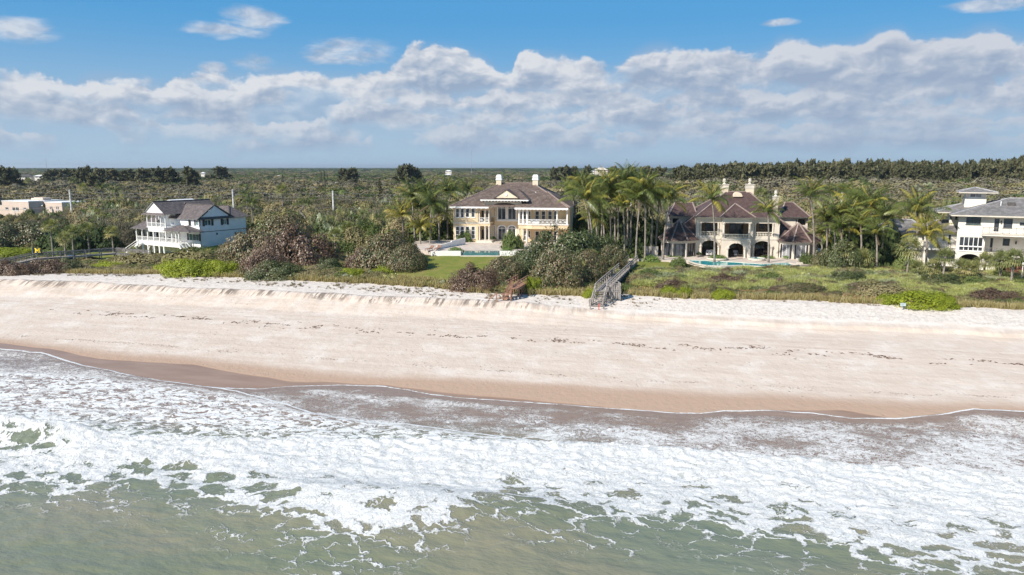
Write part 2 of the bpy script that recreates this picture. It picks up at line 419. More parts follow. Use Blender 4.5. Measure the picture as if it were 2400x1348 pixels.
M = {}
M['stucco_yellow'] = plain('stucco_yellow', (0.72, 0.565, 0.36), 0.85, 0.07, 0.6, bump=0.2)
M['stucco_cream'] = plain('stucco_cream', (0.72, 0.62, 0.47), 0.85, 0.07, 0.6, bump=0.2)
M['stucco_ivory'] = plain('stucco_ivory', (0.66, 0.59, 0.50), 0.85, 0.08, 0.5, bump=0.2)
M['stucco_white'] = plain('stucco_white', (0.78, 0.73, 0.65), 0.85, 0.05, 0.5, bump=0.2)
M['stucco_pink'] = plain('stucco_pink', (0.60, 0.49, 0.41), 0.85, 0.06, 0.4)
M['white_trim'] = plain('white_trim', (0.86, 0.85, 0.83), 0.5, 0.04, 1.0)
M['stone_pale'] = plain('stone_pale', (0.66, 0.60, 0.51), 0.7, 0.08, 1.2, bump=0.2)
M['paving'] = plain('paving', (0.58, 0.50, 0.43), 0.8, 0.12, 0.9, bump=0.3)
M['shutter_dark'] = plain('shutter_dark', (0.035, 0.040, 0.045), 0.5, 0.2, 2)
M['green_frame'] = plain('green_frame', (0.06, 0.10, 0.09), 0.5, 0.2, 2)
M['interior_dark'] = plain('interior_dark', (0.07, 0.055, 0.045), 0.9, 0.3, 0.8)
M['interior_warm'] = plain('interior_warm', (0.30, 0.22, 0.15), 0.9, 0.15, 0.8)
M['furniture_dark'] = plain('furniture_dark', (0.045, 0.035, 0.03), 0.6, 0.3, 3)
M['furniture_white'] = plain('furniture_white', (0.75, 0.74, 0.72), 0.6, 0.05, 3)
M['terracotta'] = plain('terracotta', (0.42, 0.20, 0.12), 0.8, 0.2, 3)
M['iron_rail'] = plain('iron_rail', (0.22, 0.20, 0.18), 0.6, 0.2, 3)
M['roof_grey_trim'] = plain('roof_grey_trim', (0.10, 0.09, 0.085), 0.8, 0.2, 2)
M['ridge_tile'] = plain('ridge_tile', (0.32, 0.25, 0.22), 0.8, 0.15, 2)
M['ridge_grey'] = plain('ridge_grey', (0.42, 0.41, 0.41), 0.8, 0.15, 2)
M['concrete_pole'] = plain('concrete_pole', (0.72, 0.70, 0.66), 0.8, 0.08, 2)
M['wire'] = plain('wire', (0.45, 0.43, 0.40), 0.5, 0.05, 2)
M['wood_grey'] = plain('wood_grey', (0.31, 0.28, 0.255), 0.85, 0.30, 2.5, bump=0.5, bscale=30)
M['wood_brown'] = plain('wood_brown', (0.30, 0.165, 0.11), 0.8, 0.25, 2.5, bump=0.4, bscale=30)
M['wood_red'] = plain('wood_red', (0.21, 0.075, 0.055), 0.8, 0.25, 2.5, bump=0.4, bscale=30)
M['bark'] = plain('bark', (0.21, 0.185, 0.16), 0.95, 0.35, 1.3, bump=0.8, bscale=5)
M['palm_bark'] = plain('palm_bark', (0.27, 0.235, 0.20), 0.95, 0.30, 2.0, bump=0.8, bscale=6)
M['navy_cloth'] = plain('navy_cloth', (0.012, 0.028, 0.075), 0.8, 0.1, 2)
M['yellow_cloth'] = plain('yellow_cloth', (0.85, 0.62, 0.02), 0.8, 0.05, 2)
M['blue_plastic'] = plain('blue_plastic', (0.02, 0.12, 0.25), 0.5, 0.1, 2)
M['sign_face'] = plain('sign_face', (0.50, 0.62, 0.62), 0.5, 0.05, 2)
M['sign_red'] = plain('sign_red', (0.6, 0.05, 0.04), 0.5, 0.05, 2)
M['steel'] = plain('steel', (0.35, 0.36, 0.37), 0.5, 0.1, 2)
M['lawn_hedge'] = None

def glass_mat(name, col, rough=0.04):
    m, t, b = mat_new(name)
    P = t.new('ShaderNodeTexCoord').outputs['Object']
    n = t.voro(P, 0.8, out='Color')
    t.put(b.inputs['Base Color'], t.mix(t.sep(n)[0], tuple(c * 0.5 for c in col), tuple(c * 1.7 for c in col)))
    b.inputs['Roughness'].default_value = rough; b.inputs['Specular IOR Level'].default_value = 0.6
    return m
M['glass'] = glass_mat('glass', (0.045, 0.05, 0.058))
M['glass_green'] = glass_mat('glass_green', (0.03, 0.10, 0.10))
M['glass_curtain'] = glass_mat('glass_curtain', (0.22, 0.22, 0.23), 0.1)

M['roof_brown'] = tile_roof('roof_brown', [(0.085, 0.060, 0.050), (0.135, 0.098, 0.080), (0.18, 0.132, 0.11), (0.25, 0.195, 0.165)])
M['roof_plum'] = tile_roof('roof_plum', [(0.060, 0.036, 0.032), (0.088, 0.053, 0.047), (0.11, 0.068, 0.060), (0.14, 0.090, 0.080)])
M['roof_shingle'] = tile_roof('roof_shingle', [(0.080, 0.064, 0.062), (0.115, 0.094, 0.090), (0.15, 0.125, 0.12), (0.19, 0.162, 0.158)])
M['roof_slate'] = tile_roof('roof_slate', [(0.125, 0.118, 0.112), (0.17, 0.16, 0.155), (0.22, 0.208, 0.20), (0.29, 0.27, 0.26)])

def pool_mat(name, c0, c1):
    m, t, b = mat_new(name)
    P = t.new('ShaderNodeTexCoord').outputs['Object']
    w = t.noise(P, 1.2, 3, 0.5, 1.0)
    t.put(b.inputs['Base Color'], t.mix(t.mr(w, 0.35, 0.65), c0, c1)); b.inputs['Roughness'].default_value = 0.05
    t.put(b.inputs['Normal'], t.bump(t.noise(P, 5.0, 3, 0.5), 0.15, 0.02))
    return m
M['pool_turquoise'] = pool_mat('pool_turquoise', (0.03, 0.28, 0.31), (0.06, 0.42, 0.44))
M['pool_teal'] = pool_mat('pool_teal', (0.06, 0.16, 0.17), (0.10, 0.24, 0.25))

# leaves
M['lf_seagrape'] = foliage('lf_seagrape', [(0.0, (0.0329, 0.0412, 0.0159)), (0.3, (0.0435, 0.056, 0.0183)), (0.46, (0.0669, 0.0683, 0.0261)), (0.6, (0.084, 0.06, 0.0303)), (0.78, (0.1159, 0.0781, 0.0443)), (1.0, (0.1966, 0.1938, 0.1102))], 0.4, 0.15, 0.16, 0.5, 0.5)
M['lf_seagrape_red'] = foliage('lf_seagrape_red', [(0.0, (0.0387, 0.031, 0.0172)), (0.3, (0.0564, 0.0375, 0.0227)), (0.6, (0.08, 0.0475, 0.031)), (0.82, (0.1095, 0.0696, 0.0466)), (1.0, (0.192, 0.1562, 0.1154))], 0.4, 0.15, 0.16, 0.5, 0.4)
M['lf_seagrape_green'] = foliage('lf_seagrape_green', [(0.0, (0.0264, 0.0358, 0.0132)), (0.4, (0.0415, 0.0546, 0.018)), (0.7, (0.0664, 0.0758, 0.0255)), (0.9, (0.0923, 0.0734, 0.034)), (1.0, (0.1817, 0.1675, 0.0998))], 0.4, 0.18, 0.16, 0.5, 0.3)
M['lf_bright'] = foliage('lf_bright', [(0.0, (0.068, 0.0907, 0.0102)), (0.5, (0.1573, 0.1855, 0.0153)), (1.0, (0.2635, 0.2803, 0.0323))], 0.5, 0.35, 0.25, 0.3, 0.2)
M['lf_green'] = foliage('lf_green', [(0.0, (0.0377, 0.0533, 0.0168)), (0.5, (0.0619, 0.0821, 0.0264)), (1.0, (0.1035, 0.1236, 0.0417))], 0.7, 0.2, 0.7, 0.15, 0.6)
M['lf_dark'] = foliage('lf_dark', [(0.0, (0.0188, 0.0295, 0.0107)), (0.6, (0.0332, 0.048, 0.0176)), (1.0, (0.0564, 0.0706, 0.0281))], 0.7, 0.2, 0.6, 0.15, 0.4)
M['lf_scrub'] = foliage('lf_scrub', [(0.0, (0.0917, 0.0811, 0.0407)), (0.35, (0.1169, 0.1077, 0.0483)), (0.6, (0.1454, 0.1238, 0.066)), (1.0, (0.1895, 0.1545, 0.0944))], 0.8, 0.15, 0.75, 0.1, 0.7)
M['lf_bare'] = foliage('lf_bare', [(0.0, (0.0694, 0.0622, 0.0421)), (0.5, (0.0953, 0.0865, 0.059)), (1.0, (0.1299, 0.1213, 0.088))], 0.85, 0.1, 0.7, 0.1, 0.4)
M['lf_palmetto'] = foliage('lf_palmetto', [(0.0, (0.1114, 0.1233, 0.0388)), (0.4, (0.1923, 0.2042, 0.0679)), (0.75, (0.2734, 0.2794, 0.1083)), (1.0, (0.4065, 0.395, 0.1835))], 0.5, 0.3, 0.35, 0.4, 0.5)
M['lf_silver'] = foliage('lf_silver', [(0.0, (0.088, 0.1024, 0.055)), (0.5, (0.1705, 0.1887, 0.11)), (1.0, (0.297, 0.3072, 0.209))], 0.5, 0.3, 0.3, 0.4, 0.3)
M['lf_sabal'] = foliage('lf_sabal', [(0.0, (0.065, 0.080, 0.030)), (0.5, (0.135, 0.145, 0.055)), (0.8, (0.22, 0.20, 0.09)), (1.0, (0.34, 0.27, 0.14))], 0.5, 0.3, 0.25, 0.4)
M['lf_coco'] = foliage('lf_coco', [(0.0, (0.0335, 0.0465, 0.0122)), (0.45, (0.0594, 0.0782, 0.017)), (0.75, (0.1023, 0.114, 0.0251)), (1.0, (0.1712, 0.1516, 0.0429))], 0.42, 0.24, 0.35, 0.5)
M['lf_coco_yellow'] = foliage('lf_coco_yellow', [(0.0, (0.08, 0.088, 0.0144)), (0.5, (0.168, 0.152, 0.0224)), (1.0, (0.264, 0.192, 0.04))], 0.42, 0.24, 0.3, 0.5)
M['lf_dead'] = foliage('lf_dead', [(0.0, (0.07, 0.05, 0.032)), (1.0, (0.15, 0.11, 0.075))], 0.8, 0.2, 0.3, 0.2)
M['lf_casuarina'] = foliage('lf_casuarina', [(0.0, (0.0306, 0.0346, 0.017)), (0.5, (0.0578, 0.0594, 0.0289)), (1.0, (0.1062, 0.0973, 0.0527))], 0.7, 0.2, 0.45, 0.2, 0.2)
M['lf_grass'] = foliage('lf_grass', [(0.0, (0.1232, 0.1067, 0.044)), (0.5, (0.2112, 0.1835, 0.0836)), (1.0, (0.3344, 0.2732, 0.1672))], 0.7, 0.3, 0.3, 0.2, 0.5)
M['lf_vine'] = foliage('lf_vine', [(0.0, (0.0723, 0.0892, 0.0238)), (0.5, (0.1275, 0.136, 0.0408)), (1.0, (0.221, 0.1955, 0.085))], 0.6, 0.3, 0.4, 0.3, 0.6)
M['lf_redcover'] = foliage('lf_redcover', [(0.0, (0.0842, 0.0743, 0.0297)), (0.4, (0.1683, 0.104, 0.0545)), (0.75, (0.2574, 0.1485, 0.0842)), (1.0, (0.3762, 0.2772, 0.1584))], 0.6, 0.25, 0.3, 0.3, 0.6)
M['lf_hedge'] = foliage('lf_hedge', [(0.0, (0.045, 0.075, 0.016)), (1.0, (0.11, 0.155, 0.04))], 0.6, 0.2, 0.2, 0.3)
M['lf_dry'] = foliage('lf_dry', [(0.0, (0.085, 0.068, 0.048)), (1.0, (0.20, 0.165, 0.12))], 0.8, 0.2, 0.3, 0.2)
M['lf_weed'] = foliage('lf_weed', [(0.0, (0.045, 0.020, 0.012)), (1.0, (0.13, 0.065, 0.04))], 0.8, 0.05, 0.3, 0.2)
# ------------------------------------------------------------------ shore lines, read as ground positions
def line_fn(pts, z):
    P = [on_z(px, py, z) for px, py in pts]
    st = sorted([(st_of(p.x, p.y)[1], st_of(p.x, p.y)[0]) for p in P])
    ts = np.array([a for a, b in st]); ss = np.array([b for a, b in st])
    def f(t):
        t = np.asarray(t, float)
        return np.interp(t, ts, ss)
    return f
f_edge = line_fn([(-150, 806), (0, 815), (100, 824), (200, 850), (290, 868), (380, 885), (480, 898), (600, 904), (700, 897), (800, 893), (900, 897), (1010, 915), (1100, 925), (1300, 937), (1420, 947), (1500, 952),
                  (1640, 960), (1700, 955), (1800, 954), (1900, 962), (2000, 974), (2100, 975), (2230, 966), (2280, 959), (2400, 967), (2550, 975)], 0.3)
f_tongue = line_fn([(-150, 806), (0, 816), (100, 825), (200, 851), (290, 869), (380, 886), (470, 899), (560, 912), (650, 938), (740, 966), (850, 985), (960, 992), (1080, 1005), (1200, 1020), (1330, 1037), (1500, 1050), (2600, 1150)], 0.12)
f_bore = line_fn([(-150, 862), (0, 868), (200, 875), (400, 898), (560, 922), (700, 958), (850, 980), (1000, 998), (1150, 1020), (1300, 1033), (1500, 1040), (1700, 1056), (1900, 1075), (2100, 1092), (2300, 1106), (2400, 1114), (2600, 1130)], 0.15)
f_crest = line_fn([(-150, 990), (0, 1000), (150, 1010), (300, 1022), (500, 1030), (700, 1030), (900, 1030), (1100, 1034), (1300, 1036), (1500, 1041), (1700, 1057), (1900, 1076), (2100, 1092), (2300, 1107), (2600, 1131)], 0.75)
f_foamend = line_fn([(-300, 1160), (0, 1145), (150, 1138), (350, 1130), (550, 1160), (650, 1215), (750, 1245), (900, 1258), (1000, 1245), (1100, 1215), (1180, 1185), (1300, 1195), (1400, 1210), (1600, 1215), (1750, 1240), (1850, 1262), (2000, 1275), (2100, 1305), (2300, 1325), (2400, 1318), (2700, 1345)], 0.0)
f_wet = line_fn([(-150, 790), (0, 797), (120, 810), (230, 832), (330, 838), (450, 845), (560, 863), (700, 878), (900, 889), (1050, 905), (1200, 918), (1400, 934), (1500, 944), (1640, 951), (1750, 953), (1850, 947), (1980, 951), (2100, 968), (2250, 966), (2400, 964)], 0.6)
f_damp = line_fn([(-150, 772), (0, 780), (200, 800), (400, 815), (600, 836), (850, 855), (1100, 868), (1300, 880), (1500, 893), (1800, 905), (2100, 920), (2400, 928)], 0.8)
def wob(t, sc, amp, seed, k=0): return amp * (pn(t / sc, 1.7 + k, seed) + 0.5 * pn(t / sc * 2.3, 5.1 + k, seed + 1))

# ------------------------------------------------------------------ sand
def sand_mat():
    m, t, b = mat_new('sand')
    P = t.new('ShaderNodeNewGeometry').outputs['Position']
    wet = t.attr('wet'); damp = t.attr('damp'); dune = t.attr('dune'); face = t.attr('face')
    S = t.mapping(P, rot=(0, 0, SA), sc=(1, 1, 1))
    streak = t.noise(t.mapping(S, sc=(0.05, 1.1, 1)), 1.0, 5, 0.6)
    fine = t.noise(P, 6.0, 6, 0.7)
    blot = t.noise(P, 0.35, 5, 0.6)
    dry = t.mix(t.mr(streak, 0.35, 0.68), (0.61, 0.515, 0.435), (0.55, 0.455, 0.375))
    dry = t.mix(t.mr(t.m('ADD', blot, t.m('MULTIPLY', dune, 0.35)), 0.4, 0.85), dry, (0.70, 0.635, 0.57))
    dry = t.mix(t.mr(fine, 0.52, 0.75, 0, 0.30), dry, (0.44, 0.34, 0.27))
    nd = t.m('ADD', damp, t.m('MULTIPLY', t.m('SUBTRACT', t.noise(t.mapping(S, sc=(0.12, 0.5, 1)), 1.0, 4, 0.5), 0.5), 0.5))
    col = t.mix(t.mr(nd, 0.15, 0.95), dry, (0.43, 0.305, 0.225))
    nw = t.m('ADD', wet, t.m('MULTIPLY', t.m('SUBTRACT', t.noise(t.mapping(S, sc=(0.3, 0.9, 1)), 1.0, 4, 0.5), 0.5), 0.28))
    wetf = t.mr(nw, 0.35, 0.75)
    wc = t.mix(t.mr(t.noise(t.mapping(S, sc=(0.15, 0.8, 1)), 1.0, 4, 0.6), 0.3, 0.7), (0.275, 0.175, 0.118), (0.335, 0.225, 0.160))
    col = t.mix(wetf, col, wc)
    # loose litter and dry grass bits on the dune slope, root-bound sand in the face
    lit = t.noise(P, 14.0, 3, 0.7)
    tuft = t.noise(t.mapping(S, sc=(2.6, 1.4, 1)), 1.0, 5, 0.7)
    col = t.mix(t.m('MULTIPLY', t.mr(t.m('MULTIPLY', t.m('ADD', tuft, lit), dune), 0.93, 1.25), 0.55), col, (0.24, 0.185, 0.135))
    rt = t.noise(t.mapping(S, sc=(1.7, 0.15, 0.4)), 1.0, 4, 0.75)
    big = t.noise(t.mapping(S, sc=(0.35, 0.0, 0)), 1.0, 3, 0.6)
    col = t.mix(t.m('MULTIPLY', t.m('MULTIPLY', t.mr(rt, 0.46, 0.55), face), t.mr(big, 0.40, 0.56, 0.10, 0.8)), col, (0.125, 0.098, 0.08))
    sx_ = t.sep(S)[1]; wv = t.m('MULTIPLY', t.m('SUBTRACT', t.noise(t.mapping(S, sc=(0.03, 0, 0)), 1.0, 2, 0.5), 0.5), 3.0)
    for s0_ in (81.6, 83.3):
        trk = t.mr(t.m('ABSOLUTE', t.m('SUBTRACT', t.m('ADD', sx_, wv), s0_)), 0.04, 0.22, 1, 0); col = t.mix(t.m('MULTIPLY', trk, t.mr(t.noise(P, 0.5, 3, 0.6), 0.4, 0.6, 0.05, 0.45)), col, (0.42, 0.33, 0.26))
    # prints
    vp = t.voro(P, 1.35, out='Distance'); vm_ = t.noise(P, 0.22, 4, 0.7)
    pr = t.m('MULTIPLY', t.mr(vp, 0.0, 0.22, 1, 0), t.mr(vm_, 0.54, 0.62))
    pr = t.m('MULTIPLY', pr, t.m('SUBTRACT', 1.0, wetf))
    t.put(b.inputs['Base Color'], t.mix(t.m('MULTIPLY', pr, 0.75), col, (0.30, 0.22, 0.17)))
    t.put(b.inputs['Roughness'], t.mr(wetf, 0, 1, 0.9, 0.30)); t.put(b.inputs['Specular IOR Level'], t.mr(wetf, 0, 1, 0.15, 0.22))
    h = t.m('ADD', t.m('MULTIPLY', fine, 0.25), t.m('MULTIPLY', t.noise(P, 1.3, 4, 0.6), 0.8))
    h = t.m('SUBTRACT', h, t.m('MULTIPLY', pr, 0.5))
    h = t.m('ADD', h, t.m('MULTIPLY', t.m('MULTIPLY', rt, face), 2.0))
    h = t.m('ADD', h, t.m('MULTIPLY', t.m('MULTIPLY', tuft, dune), 0.35))
    h = t.m('MULTIPLY', h, t.mr(wetf, 0, 1, 1.0, 0.05))
    t.put(b.inputs['Normal'], t.bump(h, 0.8, 0.14))
    return m
M['sand'] = sand_mat()
s_arr = np.concatenate([np.arange(40, 62, 1.0), np.arange(62, 86, 0.3), np.arange(86, 100, 0.14), np.arange(100, 112, 0.5)])
t_arr = np.concatenate([-np.geomspace(620, 112, 40), np.arange(-110, 100, 0.28), np.geomspace(101, 620, 40)])
def sand_attrs(S, T, X, Y, Z):
    e_w = f_wet(T) + wob(T, 9, 0.5, 61); e_d = f_damp(T) + wob(T, 14, 0.9, 63)
    d = S - scarp_s(T); left = 1 - sstep(-26, -6, T)
    return dict(wet=sstep(0.7, -0.5, S - e_w), damp=sstep(1.5, -3.6, S - e_d), dune=sstep(-0.6, 1.5, d) * 1.0,
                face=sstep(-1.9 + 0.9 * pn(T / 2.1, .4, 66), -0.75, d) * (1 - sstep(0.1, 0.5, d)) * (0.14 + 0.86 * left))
link('beach', grid_mesh('beach', s_arr, t_arr, lambda S, T, X, Y: terrain(X, Y), attrs_f=sand_attrs, mat=M['sand']))['kind'] = 'structure'

# ------------------------------------------------------------------ inland ground
f_veg0 = line_fn([(-200, 632), (0, 636), (60, 640), (130, 634), (400, 640), (430, 648), (520, 652), (700, 660), (850, 668), (1000, 677), (1130, 690), (1200, 692), (1300, 694), (1380, 697), (1480, 694), (1600, 703), (1750, 705), (1900, 708), (2000, 714), (2200, 722), (2400, 730), (2600, 738)], 3.25)
def soil_mat():
    m, t, b = mat_new('soil')
    P = t.new('ShaderNodeNewGeometry').outputs['Position']
    n = t.noise(P, 0.12, 6, 0.65); n2 = t.noise(P, 1.7, 5, 0.7)
    c = t.mix(t.mr(n, 0.35, 0.65), (0.060, 0.062, 0.026), (0.11, 0.098, 0.055)); c = t.mix(t.mr(n2, 0.4, 0.75), c, (0.045, 0.045, 0.022))
    t.put(b.inputs['Base Color'], c); b.inputs['Roughness'].default_value = 1.0; b.inputs['Specular IOR Level'].default_value = 0.1
    t.put(b.inputs['Normal'], t.bump(n2, 1.0, 0.3))
    return m
M['soil'] = soil_mat()
gs = np.concatenate([np.arange(92, 130, 0.6), np.arange(130, 300, 4.0), np.geomspace(300, 26000, 60)])
gt = np.concatenate([-np.geomspace(16000, 120, 50), np.arange(-116, 120, 1.2), np.geomspace(122, 16000, 50)])
link('ground', grid_mesh('ground', gs, gt, lambda S, T, X, Y: terrain(X, Y) + 0.16 * sstep(-0.2, 1.0, S - f_veg0(T) - wob(T, 7, .5, 101) - wob(T, 1.7, .3, 103)) - 0.06, mat=M['soil']))['kind'] = 'structure'

# ------------------------------------------------------------------ sea
def f_tongue2(T): return f_tongue(T) + wob(T, 6, 0.35, 71) + wob(T, 1.6, 0.12, 72)
def f_edge2(T): return f_edge(T) + wob(T, 5, 0.30, 73) + wob(T, 1.5, 0.10, 74)
def sea_z(S, T, X, Y):
    ter = base_profile(S, T)
    e = f_edge2(T) - S                                    # >0 on the water side
    film = np.clip(e * 0.09, -0.2, 0.03)
    z = np.maximum(ter + film, np.where(e > 0, 0.0, -9))
    z = np.maximum(z, ter + film)
    tg = f_tongue2(T) - S
    z = z + 0.05 * sstep(0.0, 0.5, tg) * (tg > 0)
    b = np.maximum(f_bore(T) + wob(T, 4, 0.30, 75), f_crest(T) + .2) - S
    cr = f_crest(T) + wob(T, 5, 0.5, 76) + wob(T, 1.3, 0.15, 77) - S
    right = sstep(-15, 5, T)
    # bore: steep front, ragged crest, falling away seaward
    z = z + 0.06 * sstep(0, 1, b)
    hgt = 0.95 - 0.15 * right
    bore = sstep(-0.1, 0.8, cr) * np.exp(-np.clip(cr - 0.8, 0, 99) / 7.0) * hgt
    rough = np.abs(fbm(T / 1.6, S / 0.9, 4, 81, 0.6)) * 0.34 + np.abs(fbm(T / 0.6, S / 0.45, 2, 82)) * 0.14
    zone = sstep(0.0, 0.8, cr) * (1 - sstep(-1, 4, -(S - f_foamend(T))) * 1.0)
    z = z + bore + rough * zone * np.exp(-np.clip(cr, 0, 99) / 10.0)
    # foam carpet ripple
    z = z + 0.05 * fbm(T / 2.2, S / 0.7, 3, 83) * sstep(0, 2, b)
    # green swell beyond
    sw = S - 40.0 - 0.06 * T + 1.8 * pn(T / 16, 2.2, 84)
    z = z + 1.0 * np.exp(-(sw / np.where(sw > 0, 1.8, 4.4)) ** 2) * sstep(12, -8, np.abs(T + 16) - 6) 
    z = z + 0.16 * fbm(T / 9, S / 4.0, 4, 85) * sstep(58, 46, S)
    z = z + 0.05 * fbm(T / 2.0, S / 0.9, 3, 86) * sstep(58, 46, S)
    # the breaking face at far left
    z = z + 0.9 * sstep(-39, -46, T) * np.exp(-((S - f_crest(T) + 1.2) / 1.5) ** 2)
    return z
def sea_attrs(S, T, X, Y, Z):
    e = f_edge2(T) - S; tg = f_tongue2(T) - S
    b = np.maximum(f_bore(T) + wob(T, 4, 0.30, 75), f_crest(T) + .2) - S; cr = f_crest(T) + wob(T, 5, 0.5, 76) + wob(T, 1.3, 0.15, 77) - S
    g = S - f_foamend(T) - wob(T, 4, 1.1, 91)              # >0 shoreward of the foam's end
    right = sstep(-20, 10, T)
    n = fbm(T / 6, S / 3, 3, 92)
    foam = 0.36 + 0.42 * n + 0.22 * sstep(-5, 30, T) + 0.16 * sstep(7, 2, S - f_crest(T))
    foam = foam * sstep(0.1, 2.2, e)
    foam = np.where(e > 0, foam, 0)
    # second tongue's sheet at the left
    foam = np.maximum(foam, np.where(tg > 0, 0.45 + 0.25 * n, 0) * sstep(0, 1.2, tg))
    foam = foam + (0.80 + 0.10 * n - foam) * sstep(-0.3, 0.6, b)
    holes = 0.10 * sstep(0.3, 0.0, np.abs(fbm(T / 5, S / 2.0, 2, 93))) * (cr < 0)
    foam = foam - holes
    foam = foam + (0.95 - foam) * sstep(-0.6, 0.3, cr) * (1 - sstep(2.5, 7.0, cr)) 
    foam = foam - 0.10 * sstep(3, 9, cr) + 0.10 * fbm(T / 3.5, S / 2.0, 3, 95) * (cr > 0)
    deep = np.interp(g + 1.6 * pn(T / 5, S / 3, 96), [-2.2, -0.6, 1.5, 4.5, 9.0], [0.0, 0.42, 0.58, 0.70, 0.86])
    deep = np.minimum(deep + 0.14 * sstep(2, -22, T) * (g > 0.5) * sstep(0.5, 4, g), .95)
    k = sstep(9.5, 4.5, g)
    foam = foam * (1 - k) + np.minimum(foam, deep) * k
    foam = foam - 0.62 * sstep(-39, -46, T) * np.exp(-((S - f_crest(T) + 2.9) / 1.3) ** 2)
    foam = np.where(g < -0.5, np.maximum(foam, np.clip(0.10 + 0.22 * n, 0, 0.24) * sstep(-7.0, -1, g)), foam)
    line = np.exp(-((e - 0.14) / 0.17) ** 2) * (0.85 + 0.5 * pn(T / 3.0, 1.1, 94)) + np.exp(-((tg - 0.16) / 0.18) ** 2) * sstep(33, 12, T) * 1.0
    turb = sstep(-0.5, 0.5, cr)
    lf = sstep(-16, 2, T); shal = (sstep(2.0, -9.0, cr) * (1 - lf) + sstep(0.4, -1.6, cr) * lf) * 0.75 + 0.25 * sstep(6, 1, e)
    return dict(foam=np.clip(foam, 0, 1), line=np.clip(line, 0, 1), turb=turb, shal=np.clip(shal, 0, 1), carpet=sstep(0, 1, b) * (1 - sstep(-0.5, 0.5, cr)))
def sea_mat():
    m, t, b = mat_new('sea_water')
    P = t.new('ShaderNodeNewGeometry').outputs['Position']
    foam = t.attr('foam'); line = t.attr('line'); turb = t.attr('turb'); shal = t.attr('shal'); carpet = t.attr('carpet')
    S = t.mapping(P, rot=(0, 0, SA)); S = t.comb(t.sep(S)[0], t.sep(S)[1], 0.0)
    Wp = t.vm('SUBTRACT', t.noise(S, 0.55, 4, 0.6, color=True), (0.5, 0.5, 0.5))
    W2 = t.vm('SUBTRACT', t.noise(S, 2.3, 3, 0.6, color=True), (0.5, 0.5, 0.5))
    Q = t.vm('ADD', t.vm('ADD', S, t.vm('MULTIPLY', Wp, (2.6, 2.6, 0))), t.vm('MULTIPLY', W2, (0.75, 0.75, 0)))
    v1 = t.voro(t.mapping(Q, rot=(0, 0, -0.32), sc=(0.36, 0.82, 1)), 1.0, 'DISTANCE_TO_EDGE')      # big lace cells
    v2 = t.voro(t.mapping(Q, rot=(0, 0, -0.32), sc=(1.0, 2.1, 1)), 1.0, 'DISTANCE_TO_EDGE')
    v3 = t.voro(t.mapping(Q, sc=(3.0, 5.6, 1)), 1.0, 'DISTANCE_TO_EDGE')
    lowf = t.m('ADD', t.mr(foam, 0.45, 0.85, 0.10, 0.0), t.m('MULTIPLY', t.mr(t.noise(S, 0.35, 3, 0.6), 0.40, 0.6), 0.10))
    lace = t.m('MINIMUM', v1, t.m('ADD', t.m('ADD', t.m('MULTIPLY', v2, 0.85), 0.05), lowf))
    lace = t.m('MINIMUM', lace, t.m('ADD', t.m('ADD', t.m('MULTIPLY', v3, 0.7), 0.12), lowf))
    nz = t.noise(t.mapping(Q, sc=(0.8, 1.7, 1)), 1.3, 6, 0.68)
    nz2 = t.noise(t.mapping(Q, sc=(1.0, 2.6, 1)), 2.2, 5, 0.65)
    # lace: little foam -> thin strands, more foam -> small holes
    wdt = t.m('MULTIPLY', t.m('POWER', foam, 1.7), 0.44)
    fl = t.mr(t.m('SUBTRACT', t.m('ADD', lace, t.m('MULTIPLY', t.m('SUBTRACT', nz, 0.5), 0.26)), wdt), 0.035, -0.015)
    fine = t.m('MULTIPLY', t.mr(t.m('ADD', v2, t.m('MULTIPLY', t.m('SUBTRACT', nz, 0.5), 0.15)), 0.045, 0.015), t.m('MULTIPLY', t.mr(foam, 0.22, 0.50), t.mr(nz2, 0.42, 0.56, 0.1, 0.85)))
    fl = t.m('MAXIMUM', fl, fine)
    # streaky swash foam
    rg1 = t.m('SUBTRACT', 1.0, t.m('MULTIPLY', t.m('ABSOLUTE', t.m('SUBTRACT', nz2, 0.5)), 5.0))
    rg2 = t.m('SUBTRACT', 0.98, t.m('MULTIPLY', t.m('ABSOLUTE', t.m('SUBTRACT', t.noise(t.mapping(Q, sc=(0.9, 2.0, 1)), 1.0, 4, 0.6), 0.5)), 5.0))
    th = t.m('SUBTRACT', 1.02, t.m('MULTIPLY', foam, 0.62))
    sw = t.mr(t.m('MAXIMUM', rg1, rg2), th, t.m('ADD', th, 0.16))
    sw0 = t.mr(t.m('ADD', t.m('MULTIPLY', nz2, 1.0), t.m('MULTIPLY', t.m('SUBTRACT', 0.22, v2), 0.5)), t.m('SUBTRACT', 0.80, t.m('MULTIPLY', foam, 0.56)), t.m('SUBTRACT', 0.86, t.m('MULTIPLY', foam, 0.56)))
    shf = t.mr(shal, 0.30, 0.55)
    f = t.m('ADD', t.m('MULTIPLY', fl, t.m('SUBTRACT', 1.0, shf)), t.m('MULTIPLY', sw, t.m('MULTIPLY', shf, t.mr(shal, 0.55, 1.0, 0.95, 0.75))))
    # carpet: white with slanting small gaps
    cg = t.noise(t.mapping(Q, rot=(0, 0, 0.25), sc=(0.75, 2.1, 1)), 1.5, 4, 0.6)
    cf = t.mr(cg, t.m('SUBTRACT', 0.86, t.m('MULTIPLY', foam, 0.60)), t.m('SUBTRACT', 0.98, t.m('MULTIPLY', foam, 0.60)))
    f = t.m('ADD', t.m('MULTIPLY', f, t.m('SUBTRACT', 1.0, carpet)), t.m('MULTIPLY', cf, carpet))
    f = t.m('MULTIPLY', f, t.mr(foam, 0.0, 0.08))
    ln = t.mr(t.m('ADD', line, t.m('MULTIPLY', t.m('SUBTRACT', nz2, 0.5), 0.8)), 0.42, 0.62)
    f = t.m('MAXIMUM', f, ln)
